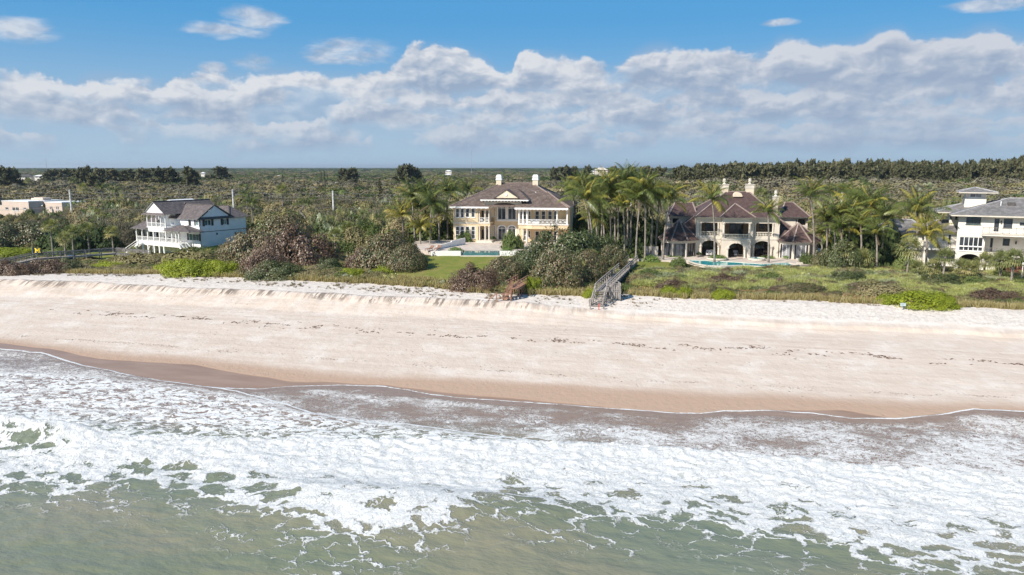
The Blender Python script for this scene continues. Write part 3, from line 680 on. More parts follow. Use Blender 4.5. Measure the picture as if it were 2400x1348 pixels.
    f = t.m('MAXIMUM', f, t.m('MULTIPLY', turb, t.mr(t.m('ADD', foam, t.m('MULTIPLY', t.m('SUBTRACT', nz, 0.5), 1.3)), 0.86, 1.02)), clamp=True)
    sx = t.noise(t.mapping(S, rot=(0, 0, -0.5), sc=(0.05, 0.16, 1)), 1.0, 5, 0.6)
    green = t.mix(t.mr(sx, 0.35, 0.68), (0.170, 0.190, 0.125), (0.245, 0.225, 0.152))
    green = t.mix(t.mr(t.noise(S, 0.045, 3, 0.5), 0.45, 0.62, 0, 0.7), green, (0.160, 0.190, 0.138))
    sandw = t.mix(t.mr(nz, 0.3, 0.7), (0.240, 0.160, 0.112), (0.315, 0.225, 0.165))
    water = t.mix(t.mr(shal, 0.12, 0.75), green, sandw)
    vn = t.m('ABSOLUTE', t.m('SUBTRACT', t.noise(t.mapping(Q, sc=(0.9, 1.9, 1)), 2.4, 6, 0.7), 0.5)); vn2 = t.m('ABSOLUTE', t.m('SUBTRACT', t.noise(t.mapping(Q, sc=(0.7, 1.3, 1)), 0.8, 6, 0.7), 0.5))
    fcol = t.mix(t.mr(vn, 0.0, 0.13), (0.80, 0.80, 0.79), (0.53, 0.54, 0.51))
    fcol = t.mix(t.mr(vn2, 0.10, 0.22, 0, 0.75), fcol, (0.40, 0.405, 0.355))
    t.put(b.inputs['Base Color'], t.mix(f, water, fcol))
    t.put(b.inputs['Roughness'], t.m('ADD', t.mr(f, 0.1, 0.7, 0.12, 0.80), t.m('MULTIPLY', shal, 0.12))); t.put(b.inputs['Specular IOR Level'], t.mr(f, 0.1, 0.7, 0.5, 0.2)); b.inputs['IOR'].default_value = 1.33
    h = t.m('ADD', t.m('MULTIPLY', t.noise(t.mapping(S, sc=(0.6, 1.2, 1)), 1.6, 5, 0.6), t.m('SUBTRACT', 1.0, t.m('MULTIPLY', shf, 0.85))), t.m('MULTIPLY', f, 0.22))
    h = t.m('ADD', h, t.m('MULTIPLY', t.m('MULTIPLY', f, turb), t.m('MULTIPLY', t.noise(Q, 3.0, 6, 0.75), 1.5)))
    t.put(b.inputs['Normal'], t.bump(h, 0.75, 0.16))
    return m
M['sea'] = sea_mat()
ss = np.concatenate([np.arange(-60, 24, 2.0), np.arange(24, 84, 0.16)])
tt = np.concatenate([-np.geomspace(600, 78, 30), np.arange(-77, 66, 0.17), np.geomspace(67, 600, 30)])
link('sea', grid_mesh('sea', ss, tt, sea_z, attrs_f=sea_attrs, mat=M['sea'], keep=lambda S, T: (f_edge2(T) - S) > -0.9))['kind'] = 'structure'
# ------------------------------------------------------------------ leaf cloud meshes
def leaves(P, N, size, r, aspect=1.0, kind='hex', vtone=None, spread=0.5, up=None):
    """one small polygon per point, facing roughly N; returns verts, quads, per-face tone"""
    n = len(P); N = N + r.normal(0, spread, (n, 3)); N /= np.linalg.norm(N, axis=1, keepdims=True) + 1e-9
    A = np.cross(N, r.normal(0, 1, (n, 3))) if up is None else np.cross(N, np.cross(up, N) + 1e-4)
    if up is not None: A = up - N * (up * N).sum(1, keepdims=True)
    A /= np.linalg.norm(A, axis=1, keepdims=True) + 1e-9
    B = np.cross(N, A); s = size * r.uniform(0.6, 1.35, (n, 1)); a = A * s * aspect; b = B * s
    V = np.stack([P - a, P - b * 0.8 + N * s * 0.12, P + a, P + b * 0.8 + N * s * 0.12], 1).reshape(-1, 3)
    Fc = np.arange(4 * n).reshape(n, 4)
    return V, Fc, (r.random(n) if vtone is None else vtone)
def join(parts):
    V = []; Fc = []; T = []; o = 0
    for v, f, t in parts: V.append(v); Fc.append(f + o); T.append(t); o += len(v)
    return np.concatenate(V), np.concatenate(Fc), np.concatenate(T)
def leafmesh(name, parts, mat):
    V, Fc, T = join(parts); return mesh_np(name, V, Fc, False, {'v': ('FACE', T)}, mat)
def sph(r, n, up_only=True):
    d = r.normal(0, 1, (n, 3)); d /= np.linalg.norm(d, axis=1, keepdims=True)
    if up_only: d[:, 2] = np.abs(d[:, 2])
    return d
def lumpy(d, seed, amp=0.22, fr=2.2):
    return 1 + amp * pn(d[:, 0] * fr + seed * 3.1, d[:, 1] * fr + d[:, 2] * fr * 0.7, seed % 17) * 2 + 0.5 * amp * pn(d[:, 0] * fr * 2.4 + seed, d[:, 1] * fr * 2.4 - d[:, 2] * 3, (seed + 5) % 17)
def dome(name, seed, n, size, mat, aspect=1.0, spread=0.6, clumps=38, flat=0.62, depth=0.30, vbias=0.35):
    """unit dome (radius 1, height `flat`) made of leaf clumps with gaps between them"""
    r = np.random.default_rng(seed)
    C = sph(r, clumps); cr = lumpy(C, seed); cs = r.uniform(0.15, 0.36, clumps); ctone = r.random(clumps)
    k = r.integers(0, clumps, n); dd = sph(r, n, False)
    P = C[k] * (cr[k] * (1 - 0.18))[:, None] + dd * (cs[k] * r.uniform(1 - depth, 1, n))[:, None]
    N = dd * 0.8 + C[k] * 0.6 + np.array([0, 0, 0.35])
    m = int(n * 0.20); d2 = sph(r, m); P2 = d2 * (lumpy(d2, seed) * r.uniform(0.72, 0.93, m))[:, None]
    P = np.concatenate([P, P2]); N = np.concatenate([N, d2]); tone = np.concatenate([ctone[k], r.random(m)])
    P[:, 2] *= flat; P[:, 2] = np.maximum(P[:, 2], 0.0)
    tone = np.clip(tone * vbias + r.random(len(P)) * (1 - vbias), 0, 1)
    return leafmesh(name, [leaves(P, N, size, r, aspect, vtone=tone, spread=spread)], mat)
def twigdome(name, seed, n, size, mat, flat=0.6, lean=0.35):
    """leafless wind-combed scrub: thin upright twigs over a dome"""
    r = np.random.default_rng(seed); d = sph(r, n); P = d * (lumpy(d, seed, 0.16) * r.uniform(0.72, 1.02, n))[:, None]
    P[:, 2] *= flat
    up = d * 0.8 + np.array([lean, 0.1, 0.8]) + r.normal(0, 0.25, (n, 3))
    N = r.normal(0, 1, (n, 3)) + d * 0.5
    return leafmesh(name, [leaves(P, N, size, r, 5.0, spread=0.1, up=up)], mat)
def fanfrond(r, o, dirv, L, wid, nb, tone, droop=0.3, split=0.75):
    """palmate frond: blades radiating from the stalk's end"""
    dirv = dirv / np.linalg.norm(dirv); side = np.cross(dirv, [0, 0, 1.0]); 
    if np.linalg.norm(side) < .05: side = np.array([1., 0, 0])
    side /= np.linalg.norm(side); V = []; Fc = []; c = o + dirv * L * 0.35; th0 = r.uniform(-0.2, 0.2); nrm = np.cross(side, dirv)
    for i in range(nb):
        a = (i / (nb - 1) - 0.5) * 2 * 1.9; b = dirv * math.cos(a) + side * math.sin(a) + nrm * 0.12 * math.cos(2 * a); p = np.cross(b, nrm); p /= np.linalg.norm(p) + 1e-9
        l = L * 0.75 * (1 - 0.15 * abs(a) / 1.9) * r.uniform(.85, 1.05); m = c + b * l * 0.55; e = c + b * l - np.array([0, 0, droop * l * r.uniform(.6, 1.3)])
        k = len(V); V += [c, m - p * wid, e, m + p * wid]; Fc.append([k, k + 1, k + 2, k + 3])
    k = len(V); q = side * 0.02; V += [o - q, c - q, c + q, o + q]; Fc.append([k, k + 1, k + 2, k + 3])
    return np.array(V), np.array(Fc), np.clip(tone + r.uniform(-.12, .12, len(Fc)), 0, 1)
def fan_clump(name, seed, nf, mat, L=0.55, spread=0.9, nb=9, wid=0.03, hmin=0.15, hmax=0.75):
    r = np.random.default_rng(seed); parts = []
    for i in range(nf):
        a = r.uniform(0, 2 * math.pi); rr = r.uniform(0, spread) ** 0.8; el = r.uniform(0.15, 1.3)
        o = np.array([rr * math.cos(a), rr * math.sin(a), r.uniform(hmin, hmax) * (1 - 0.35 * rr)])
        d = np.array([math.cos(a) * math.cos(el), math.sin(a) * math.cos(el), math.sin(el)])
        parts.append(fanfrond(r, o, d, L * r.uniform(.8, 1.2), wid, nb, r.random()))
    return leafmesh(name, parts, mat)
def tuft(name, seed, n, mat, h=1.0, w=0.5, bw=0.03, lean=0.3):
    r = np.random.default_rng(seed); V = []; Fc = []
    for i in range(n):
        a = r.uniform(0, 6.28); rr = r.uniform(0, w); b = np.array([rr * math.cos(a), rr * math.sin(a), 0]); hh = h * r.uniform(.5, 1.1)
        t = b + np.array([rr * math.cos(a) * 0.8 + lean * hh * r.uniform(0, 1), rr * math.sin(a) * 0.8 + r.normal(0, .12) * hh, hh]); p = r.normal(0, 1, 3); p[2] = 0; p /= np.linalg.norm(p); p *= bw
        k = len(V); V += [b - p, b + p, t + p * .2, t - p * .2]; Fc.append([k, k + 1, k + 2, k + 3])
    return leafmesh(name, [(np.array(V), np.array(Fc), r.random(len(Fc)))], mat)
def casuarina(name, seed, n, mat, size=0.028, wid=0.30):
    """unit-height ragged conical crown with wispy upswept tips"""
    r = np.random.default_rng(seed); nb = 46; parts = []
    hb = np.sort(r.uniform(0.10, 0.97, nb)); ab = r.uniform(0, 6.28, nb)
    k = r.integers(0, nb, n); u = r.random(n) ** 0.7; h = hb[k]
    L = wid * np.clip(1.15 - h, 0.12, 1) ** 0.65 * (0.7 + 0.6 * np.random.default_rng(seed + 9).random(nb))[k]
    P = np.stack([np.cos(ab[k]) * L * u, np.sin(ab[k]) * L * u, h + 0.14 * u * r.uniform(.5, 1.3, n)], 1) + r.normal(0, 0.022, (n, 3))
    up = np.stack([np.cos(ab[k]) * .4, np.sin(ab[k]) * .4, np.ones(n)], 1) + r.normal(0, .3, (n, 3))
    N = r.normal(0, 1, (n, 3)) + np.stack([np.cos(ab[k]), np.sin(ab[k]), .4 * np.ones(n)], 1)
    return leafmesh(name, [leaves(P, N, size, r, 1.9, spread=.1, up=up)], mat)
def norfolk(name, seed, mat, tiers=12, n=110):
    r = np.random.default_rng(seed); P = []; N = []
    for i in range(tiers):
        h = 0.12 + 0.86 * i / tiers; L = 0.24 * (1 - h) + 0.02
        a = r.uniform(0, 6.28, n); u = r.uniform(0.1, 1, n)
        a = np.round(a / 1.05) * 1.05 + r.normal(0, 0.16, n) + i * .3
        P.append(np.stack([np.cos(a) * L * u, np.sin(a) * L * u, h + 0.02 * u + r.normal(0, .008, n)], 1)); N.append(np.tile([0, 0, 1.0], (n, 1)))
    P = np.concatenate(P); N = np.concatenate(N)
    return leafmesh(name, [leaves(P, N, 0.022, r, 1.6, spread=.5)], mat)

# ------------------------------------------------------------------ scattered plants nobody could count: one object each, instanced in geometry nodes
_protos = {}
def proto(me):
    if me.name not in _protos: _protos[me.name] = bpy.data.objects.new('plant_' + me.name, me)
    return _protos[me.name]
def scatter(name, label, cat, pts, scales, meshes, zs=1.0, seed=1, tilt=0.0):
    """pts (n,3); scales (n,) or (n,3); meshes: list picked at random"""
    r = np.random.default_rng(seed); n = len(pts); pts = np.asarray(pts, np.float32)
    sc = np.asarray(scales, np.float32)
    if sc.ndim == 1: sc = np.stack([sc, sc * r.uniform(.85, 1.15, n), sc * zs], 1).astype(np.float32)
    me = bpy.data.meshes.new(name); me.vertices.add(n); me.vertices.foreach_set('co', pts.ravel())
    a = me.attributes.new('psc', 'FLOAT_VECTOR', 'POINT'); a.data.foreach_set('vector', sc.ravel())
    a = me.attributes.new('prot', 'FLOAT_VECTOR', 'POINT')
    rot = np.stack([r.normal(0, tilt, n) if tilt else np.zeros(n), r.normal(0, tilt, n) if tilt else np.zeros(n), r.uniform(0, 6.28, n)], 1).astype(np.float32); a.data.foreach_set('vector', rot.ravel())
    a = me.attributes.new('pick', 'INT', 'POINT'); a.data.foreach_set('value', r.integers(0, len(meshes), n).astype(np.int32))
    o = link(name, me); tag(o, label, cat, kind='stuff')
    g = bpy.data.node_groups.new(name, 'GeometryNodeTree'); g.interface.new_socket('Geometry', in_out='INPUT', socket_type='NodeSocketGeometry'); g.interface.new_socket('Geometry', in_out='OUTPUT', socket_type='NodeSocketGeometry')
    gi = g.nodes.new('NodeGroupInput'); go = g.nodes.new('NodeGroupOutput'); jn = g.nodes.new('GeometryNodeJoinGeometry')
    def na(nm, ty):
        q = g.nodes.new('GeometryNodeInputNamedAttribute'); q.data_type = ty; q.inputs[0].default_value = nm; return q.outputs[0]
    A, Rr, K = na('psc', 'FLOAT_VECTOR'), na('prot', 'FLOAT_VECTOR'), na('pick', 'INT')
    for i, m in enumerate(meshes):
        oi = g.nodes.new('GeometryNodeObjectInfo'); oi.inputs['Object'].default_value = proto(m); oi.inputs['As Instance'].default_value = True
        ip = g.nodes.new('GeometryNodeInstanceOnPoints'); cmp_ = g.nodes.new('FunctionNodeCompare'); cmp_.data_type = 'INT'; cmp_.operation = 'EQUAL'
        ci = [s for s in cmp_.inputs if s.type == 'INT']; g.links.new(K, ci[0]); ci[1].default_value = i
        g.links.new(gi.outputs[0], ip.inputs['Points']); g.links.new(cmp_.outputs[0], ip.inputs['Selection']); g.links.new(oi.outputs['Geometry'], ip.inputs['Instance'])
        g.links.new(A, ip.inputs['Scale']); g.links.new(Rr, ip.inputs['Rotation']); g.links.new(ip.outputs[0], jn.inputs[0])
    g.links.new(jn.outputs[0], go.inputs[0])
    md = o.modifiers.new('plants', 'NODES'); md.node_group = g
    return o

# shared plant meshes (unit size)
D_grape = [dome('seagrape_leaves', 10 + i, 12000, 0.0215, M['lf_seagrape'], 0.95, 0.42, 44, vbias=.3) for i in range(3)]
D_grape_red = [dome('seagrape_red_leaves', 20 + i, 11000, 0.022, M['lf_seagrape_red'], 0.95, 0.42, 40, vbias=.3) for i in range(2)]
D_grape_green = [dome('seagrape_green_leaves', 25 + i, 11000, 0.0215, M['lf_seagrape_green'], 0.95, 0.42, 40, vbias=.3) for i in range(2)]
D_bright = [dome('bright_leaves', 30 + i, 7000, 0.025, M['lf_bright'], 1.1, 0.5, 60, vbias=.4) for i in range(2)]
D_green = [dome('green_leaves', 40 + i, 2600, 0.042, M['lf_green'], 1.1, 0.38, 34) for i in range(3)]
D_dark = [dome('dark_leaves', 50 + i, 2400, 0.046, M['lf_dark'], 1.1, 0.38, 26) for i in range(2)]
D_scrub = [dome('scrub_leaves', 60 + i, 2800, 0.036, M['lf_scrub'], 1.6, 0.32, 44, depth=.22) for i in range(3)]
D_bare = [twigdome('bare_twigs', 70 + i, 6500, 0.0105, M['lf_bare']) for i in range(3)]
D_far = [dome('far_' + n_, 80 + i, 1700, 0.050, M[m_], 1.2, 0.28, 22, vbias=.5) for i, (n_, m_) in enumerate((('green', 'lf_green'), ('scrub', 'lf_scrub'), ('bare', 'lf_bare'), ('dark', 'lf_dark'), ('olive', 'lf_scrub')))]
D_hedge = dome('hedge_leaves', 90, 1500, 0.05, M['lf_hedge'], 1.1, 0.5, 40)
T_palmetto = [fan_clump('palmetto_fans', 100 + i, 13, M['lf_palmetto']) for i in range(3)]
T_silver = [fan_clump('silver_fans', 110 + i, 13, M['lf_silver'], wid=.035) for i in range(2)]
T_greenfan = [fan_clump('green_fans', 115 + i, 12, M['lf_sabal']) for i in range(2)]
T_spike = [tuft('palmetto_blades', 105 + i, 34, M['lf_palmetto'], 1, .75, .045, .12) for i in range(3)]
T_spikes = [tuft('silver_blades', 108 + i, 34, M['lf_silver'], 1, .75, .045, .12) for i in range(2)]
T_grass = [tuft('grass_blades', 120 + i, 30, M['lf_grass'], 1, .5, .045) for i in range(3)]
T_dry = [tuft('dry_sprigs', 125 + i, 14, M['lf_dry'], 1, .7, .11, .6) for i in range(2)]
T_vine = [dome('vine_leaves', 130 + i, 260, 0.12, M['lf_vine'], 1.1, .7, 12, flat=.5) for i in range(2)]
T_red = [dome('red_leaves', 135 + i, 300, 0.11, M['lf_redcover'], 1.1, .7, 12, flat=.5) for i in range(2)]
T_ltgreen = [dome('light_green_leaves', 140 + i, 260, 0.12, M['lf_palmetto'], 1.3, .7, 12, flat=.6) for i in range(2)]
C_cas = [casuarina('casuarina_twigs', 150 + i, 2600, M['lf_casuarina'], wid=.26 + .05 * i) for i in range(4)]
C_nor = norfolk('norfolk_twigs', 160, M['lf_casuarina'])

# ------------------------------------------------------------------ coconut palms
def frond_mesh(name, seed, mat, L=3.9, el0=0.9, droop=1.6, nseg=26, wleaf=0.052, lleaf=0.82):
    r = np.random.default_rng(seed); P = [np.zeros(3)]; ang = el0
    for i in range(nseg): P.append(P[-1] + np.array([math.cos(ang), 0, math.sin(ang)]) * L / nseg); ang -= droop / nseg * (0.4 + 1.2 * i / nseg)
    P = np.array(P); V = []; Fc = []; T = []
    for i in range(nseg):                                     # rachis
        w = 0.05 * (1 - i / nseg) + 0.012; k = len(V); q = np.array([0, w, 0]); V += [P[i] - q, P[i + 1] - q, P[i + 1] + q, P[i] + q]; Fc.append([k, k + 1, k + 2, k + 3]); T.append(0.85)
    for i in range(3, nseg):
        tg = P[min(i + 1, nseg)] - P[i]; tg = tg / np.linalg.norm(tg); f = i / nseg
        l = lleaf * (math.sin(math.pi * min(1, f * 1.05 + 0.06)) ** 0.6 + 0.12)
        for sd in (-1, 1):
            for q_ in range(2):
                b = P[i] + tg * (L / nseg) * 0.5 * q_
                d = np.array([0, sd * 0.80, 0]) + tg * 0.55 + np.array([0, 0, -0.45 - 0.5 * r.random()]); d /= np.linalg.norm(d)
                m = b + d * l * .5; e = m + (d + np.array([0, 0, -0.75])) * l * .42 * r.uniform(.8, 1.1); w = np.cross(d, [0, 0, 1.0]); w /= np.linalg.norm(w); w = w * wleaf * .5
                k = len(V); V += [b, m - w, e, m + w]; Fc.append([k, k + 1, k + 2, k + 3]); T.append(min(1, max(0, .15 + .5 * r.random() + .25 * f)))
    return mesh_np(name, np.array(V), np.array(Fc), False, {'v': ('FACE', np.array(T))}, mat)
FR = {}
for kind, mt in (('', 'lf_coco'), ('_yellow', 'lf_coco_yellow'), ('_dead', 'lf_dead')):
    FR[kind] = [frond_mesh('coconut_frond' + kind, 200 + i, M[mt], el0=e, droop=d) for i, (e, d) in enumerate([(1.42, 0.9), (1.22, 1.5), (0.98, 1.95), (0.65, 2.1), (0.10, 1.45), (-0.75, 0.6)])]
def trunk_mb(p0, p1, r0, r1, bend=0.0, n=7, rings=9):
    m = MB(); p0 = Vector(p0); p1 = Vector(p1); side = Vector((p1.x - p0.x, p1.y - p0.y, 0)); pts = []
    for i in range(rings + 1):
        u = i / rings; q = p0.lerp(p1, u); q -= Vector((side.x, side.y, 0)) * (0.25 * math.sin(math.pi * u) + bend * math.sin(math.pi * u)); pts.append(q)
    for i in range(rings):
        u = i / rings; ra = r0 + (r1 - r0) * u + (0.10 * max(0, 1 - u * 6)); rb = r0 + (r1 - r0) * (i + 1) / rings + (0.10 * max(0, 1 - (u + 1 / rings) * 6)); m.tube(pts[i], pts[i + 1], ra, rb * 0.97, n, cap=False)
    return m
def coco(px, py, bx, Y, label, yellow=0.0, size=1.0, group=None, nf=24, dead=0.12, wind=0.25, seed=None, zb=None):
    seed = seed or int(px * 7 + py); r = random.Random(seed)
    c = at(px, py, Y); B = at(bx, py + 80, Y); zb = tz(B.x, Y) if zb is None else zb
    root = thing('coconut_palm', label, 'palm tree', (B.x, Y, zb), 0, group)
    top = Vector((c.x - B.x, r.uniform(-.4, .4), c.z - zb))
    trunk_mb((0, 0, -0.3), top, 0.20, 0.13, bend=r.uniform(-.05, .15)).build('trunk', M['palm_bark'], root, smooth=True)
    for i in range(nf):
        q = i / nf; k = min(4, int((q ** 1.25) * 5)); a = i * 2.399 + r.uniform(-.35, .35)
        mset = '_yellow' if r.random() < yellow else ''
        if k == 4 and r.random() < dead * 2: mset, k = '_dead', 5
        f = link('frond', FR[mset][k], root); f.location = top + Vector((0, 0, 0.12 - 0.05 * k))
        tilt = Matrix.Rotation(wind * 0.9 * (0.5 + q), 4, 'Y'); s = 1.05 * size * r.uniform(.80, 1.10) * (0.85 if k == 0 else 0.62 if k == 5 else 1)
        f.matrix_local = Matrix.Translation(top) @ tilt @ Matrix.Rotation(a, 4, 'Z') @ Matrix.Rotation(r.uniform(-.3, .3), 4, 'X') @ Matrix.Diagonal((s, s, s, 1))
    return root
def sabal_crown(name, seed, mat, nf=26):
    r = np.random.default_rng(seed); parts = []
    for i in range(nf):
        a = i * 2.399; el = 1.35 - 2.1 * i / nf + r.uniform(-.15, .15); d = np.array([math.cos(a) * math.cos(el), math.sin(a) * math.cos(el), math.sin(el)])
        parts.append(fanfrond(r, d * 0.25, d, 1.35 * r.uniform(.85, 1.1), 0.055, 12, 0.25 + 0.5 * r.random() + (0.25 if el < -.2 else 0), droop=.35))
    return leafmesh(name, parts, mat)
S_crown = [sabal_crown('sabal_fans', 300 + i, M['lf_sabal']) for i in range(3)]
def sabal(px, py, by, label, size=1.0, group=None, Y=None, seed=0):
    """crown centre px,py; base row by"""
    if Y is None: B = ground_at(px, by); Y = B.y
    c = at(px, py, Y); zb = tz(c.x, Y)
    root = thing('cabbage_palm', label, 'palm tree', (c.x, Y, zb), 0, group); h = max(.5, c.z - zb)
    trunk_mb((0, 0, -.3), (0.05, 0, h), 0.17, 0.15, 0).build('trunk', M['palm_bark'], root, smooth=True)
    f = link('crown', S_crown[seed % 3], root); f.location = (0.05, 0, h); f.rotation_euler = (0, 0, seed * 1.3); f.scale = (size,) * 3
    return root
def shrub(px, by, wpx, hpx, meshes, label, name='sea_grape_shrub', cat='shrub', group=None, dep=1.0, Y=None, seed=0, trunk=True, zoff=0.0, mat=None):
    """mound whose foot is centred at px,by in the photograph; wpx, hpx its width and height there"""
    B = ground_at(px, by) if Y is None else Vector((at(px, by, Y).x, Y, 0)); B.z = tz(B.x, B.y) + zoff
    k = ppm(B); rx = wpx / 2 / k; hz = hpx / k / 0.66
    if Y is None:
        B.y += rx * dep * .62; B.x *= B.y / (B.y - rx * dep * .62); B.z = tz(B.x, B.y) + zoff
    root = thing(name, label, cat, B, 0, group)
    me = meshes[seed % len(meshes)]
    f = link('crown', me, root); f.scale = (rx, rx * dep, hz); f.rotation_euler = (0, 0, 0.0)
    if trunk:
        m = MB(); r = random.Random(seed)
        for i in range(4):
            a = r.uniform(0, 6.28); m.tube((0.1 * math.cos(a), .1 * math.sin(a), -.2), (rx * .45 * math.cos(a), rx * .45 * dep * math.sin(a), hz * .42), .09 * max(1, rx / 3), .04, 5)
        m.build('trunk', M['bark'], root)
    return root
# ------------------------------------------------------------------ where the plants stand
def in_poly(px, py, poly):
    px = np.asarray(px); py = np.asarray(py); c = np.zeros(px.shape, bool); n = len(poly)
    for i in range(n):
        x1, y1 = poly[i]; x2, y2 = poly[(i + 1) % n]
        k = ((y1 > py) != (y2 > py)) & (px < (x2 - x1) * (py - y1) / (y2 - y1 + 1e-9) + x1); c ^= k
    return c
def scat_pts(n, xr, yr, keep, seed):
    r = np.random.default_rng(seed); x = r.uniform(*xr, n); y = r.uniform(*yr, n); k = keep(x, y); x, y = x[k], y[k]
    return np.stack([x, y, terrain(x, y)], 1)
def proj_np(P):
    x, y, z = P[:, 0], P[:, 1], P[:, 2] - CAM_H; dep = y * _cp - z * _sp; up = y * _sp + z * _cp
    return 1200 + F * x / dep, 674 - F * up / dep
def veg_edge(T):      # seaward limit of the dune plants
    return f_veg(T) + wob(T, 7, .5, 101) + wob(T, 1.7, .3, 103)
f_veg = f_veg0
# footprints of what is built, kept clear of wild plants
CLEAR = []
def clear_box(x0, x1, y0, y1): CLEAR.append((x0, x1, y0, y1))
clear_box(-20, 16, 124, 168)       # middle villa and its terrace
clear_box(20, 66, 118.5, 165)      # right villa
clear_box(66, 110, 112, 150)       # house at the right edge
clear_box(-97, -52, 141, 178)      # white house, yard
clear_box(-190, -138, 240, 280)    # pink house
def is_clear(x, y):
    k = np.zeros(np.shape(x), bool)
    for a, b, c, d in CLEAR: k |= (x > a) & (x < b) & (y > c) & (y < d)
    return k
def lawn_mask(x, y): return (x > -17.5 - 0.0 * y) & (x < 2.0 + (y - 108) * 0.06) & (y > 107) & (y < 126.5)
def stairs_mask(x, y): return ((x > 11.2) & (x < 22) & (y < 124) & (np.abs(x - (12.0 + (y - 88.5) * 0.245)) < 1.6)) | (np.abs(x + 0.7) < 2.3) & (y < 100)

# --- dune fringe: dry grass along the sand
def fringe(x, y):
    s, t = st_of(x, y); d = s - veg_edge(t); return (d > -0.3) & (d < (4.2 - 2.6 * sstep(12, 24, x)) + 1.6 * pn(t / 6, 2.2, 111)) & ~stairs_mask(x, y)
P = scat_pts(150000, (-150, 110), (72, 150), fringe, 1)
scatter('dune_grass', 'dry tan and green grass fringing the top of the sand along the whole beach', 'grass', P, np.random.default_rng(2).uniform(.35, .85, len(P)), T_grass, 1.0, 3)
def dbits(x, y):
    s, t = st_of(x, y); d = s - veg_edge(t); return (d > -5.5) & (d < 0) & (pn(x * 1.1, y * 1.1, 19) + .8 * pn(x * .25, y * .25, 20) > 0.12) & (s - scarp_s(t) > 0.4)
P = scat_pts(60000, (-150, 110), (72, 150), lambda x, y: dbits(x, y) & (st_of(x, y)[1] < -2 + 12 * pn(x / 6, y / 6, 9) + 30 * (st_of(x, y)[0] - veg_edge(st_of(x, y)[1]) > -1.5)), 4)
scatter('sparse_grass', 'sparse dry grass sprigs on the bare dune sand above the scarp', 'grass', P, np.random.default_rng(5).uniform(.16, .42, len(P)), T_dry, .7, 6)

# --- low cover behind the fringe, four kinds mixed by zone
def cover(x, y):
    s, t = st_of(x, y); d = s - veg_edge(t); return (d > 1.6) & (y < 150) & ~is_clear(x, y) & ~lawn_mask(x, y) & ~stairs_mask(x, y)
def zone_cover(x, y): return pn(x / 7, y / 4, 121) + .6 * pn(x / 2.6, y / 2, 122)
RX = lambda x, y: sstep(15, 20, x)         # right of the grey stairs
P = scat_pts(30000, (-150, 110), (78, 150), lambda x, y: cover(x, y) & (zone_cover(x, y) > -0.35) & (x < 16), 7)
scatter('low_vines', 'low green vines and creepers carpeting the dune between the big mounds', 'ground cover', P, np.random.default_rng(8).uniform(.5, 1.1, len(P)), T_vine + T_ltgreen[:1], .8, 9)
def right_silver(x, y):
    s, t = st_of(x, y); d = s - veg_edge(t); return cover(x, y) & (x > 15) & (d > 5.0 + 2 * pn(x / 5, 1.1, 7)) & (zone_cover(x, y) > -0.42 - (d > 12) * .3)
P = scat_pts(70000, (15, 112), (78, 125), lambda x, y: right_silver(x, y) & (pn(x / 9, y / 5, 205) + .5 * pn(x / 3, y / 2.5, 206) > -.12), 10)
hv = lambda P: 1 + .55 * pn(P[:, 0] / 2.8, P[:, 1] / 2.8, 207) + .5 * pn(P[:, 0] / 9, P[:, 1] / 7, 208)
scatter('saw_palmetto_field', 'yellow green spiky palmetto field in front of the right villa', 'ground cover', P, np.random.default_rng(11).uniform(.38, .72, len(P)) * hv(P), T_spike + T_palmetto[:1], 1.25, 12)
P = scat_pts(50000, (15, 112), (78, 125), lambda x, y: right_silver(x, y) & (pn(x / 9, y / 5, 205) + .5 * pn(x / 3, y / 2.5, 206) < 0), 210)
scatter('silver_palmetto_field', 'silvery green spiky palmetto patches in front of the right villa', 'ground cover', P, np.random.default_rng(211).uniform(.38, .72, len(P)) * hv(P), T_spikes + T_silver, 1.2, 212)
P = scat_pts(13000, (15, 112), (78, 125), lambda x, y: cover(x, y) & (pn(x / 5, y / 3.4, 213) + .4 * pn(x / 1.8, y / 1.5, 214) > .08), 215)
scatter('dune_bushes', 'olive and brown rounded bushes mixed into the palmetto field', 'ground cover', P, np.random.default_rng(216).uniform(.5, 1.35, len(P)) * hv(P), D_scrub[:2] + D_grape[:1] + D_green[:1] + D_grape_red[:1], 1.0, 217)
def right_red(x, y):
    s, t = st_of(x, y); d = s - veg_edge(t); return cover(x, y) & (x > 15) & ((d < 7.5 + 3 * pn(x / 6, 4.1, 8)) & (d > .6) | (zone_cover(x, y) < -.2))
P = scat_pts(46000, (15, 112), (78, 125), right_red, 13)
scatter('red_leaf_cover', 'rust red and olive low cover along the front of the palmetto field', 'ground cover', P, np.random.default_rng(14).uniform(.45, .95, len(P)), T_red + T_vine[:1], .8, 15)
P = scat_pts(16000, (-150, -20), (98, 142), lambda x, y: cover(x, y) & (zone_cover(x, y) > -.05) & (st_of(x, y)[0] - veg_edge(st_of(x, y)[1]) > 2.5), 201)
scatter('dune_scrub', 'mixed green and brown waist high scrub on the left dune around the boardwalk', 'ground cover', P, np.random.default_rng(202).uniform(.8, 1.9, len(P)), D_green[:1] + D_scrub[:2] + D_grape[:1], .9, 203)
P = scat_pts(9000, (-150, 14), (95, 150), lambda x, y: cover(x, y) & (zone_cover(x, y) < -.1), 16)
scatter('fan_palm_undergrowth', 'olive fan palm undergrowth between the sea grape mounds on the left dune', 'ground cover', P, np.random.default_rng(17).uniform(.6, 1.2, len(P)), T_greenfan + T_silver, .9, 18)

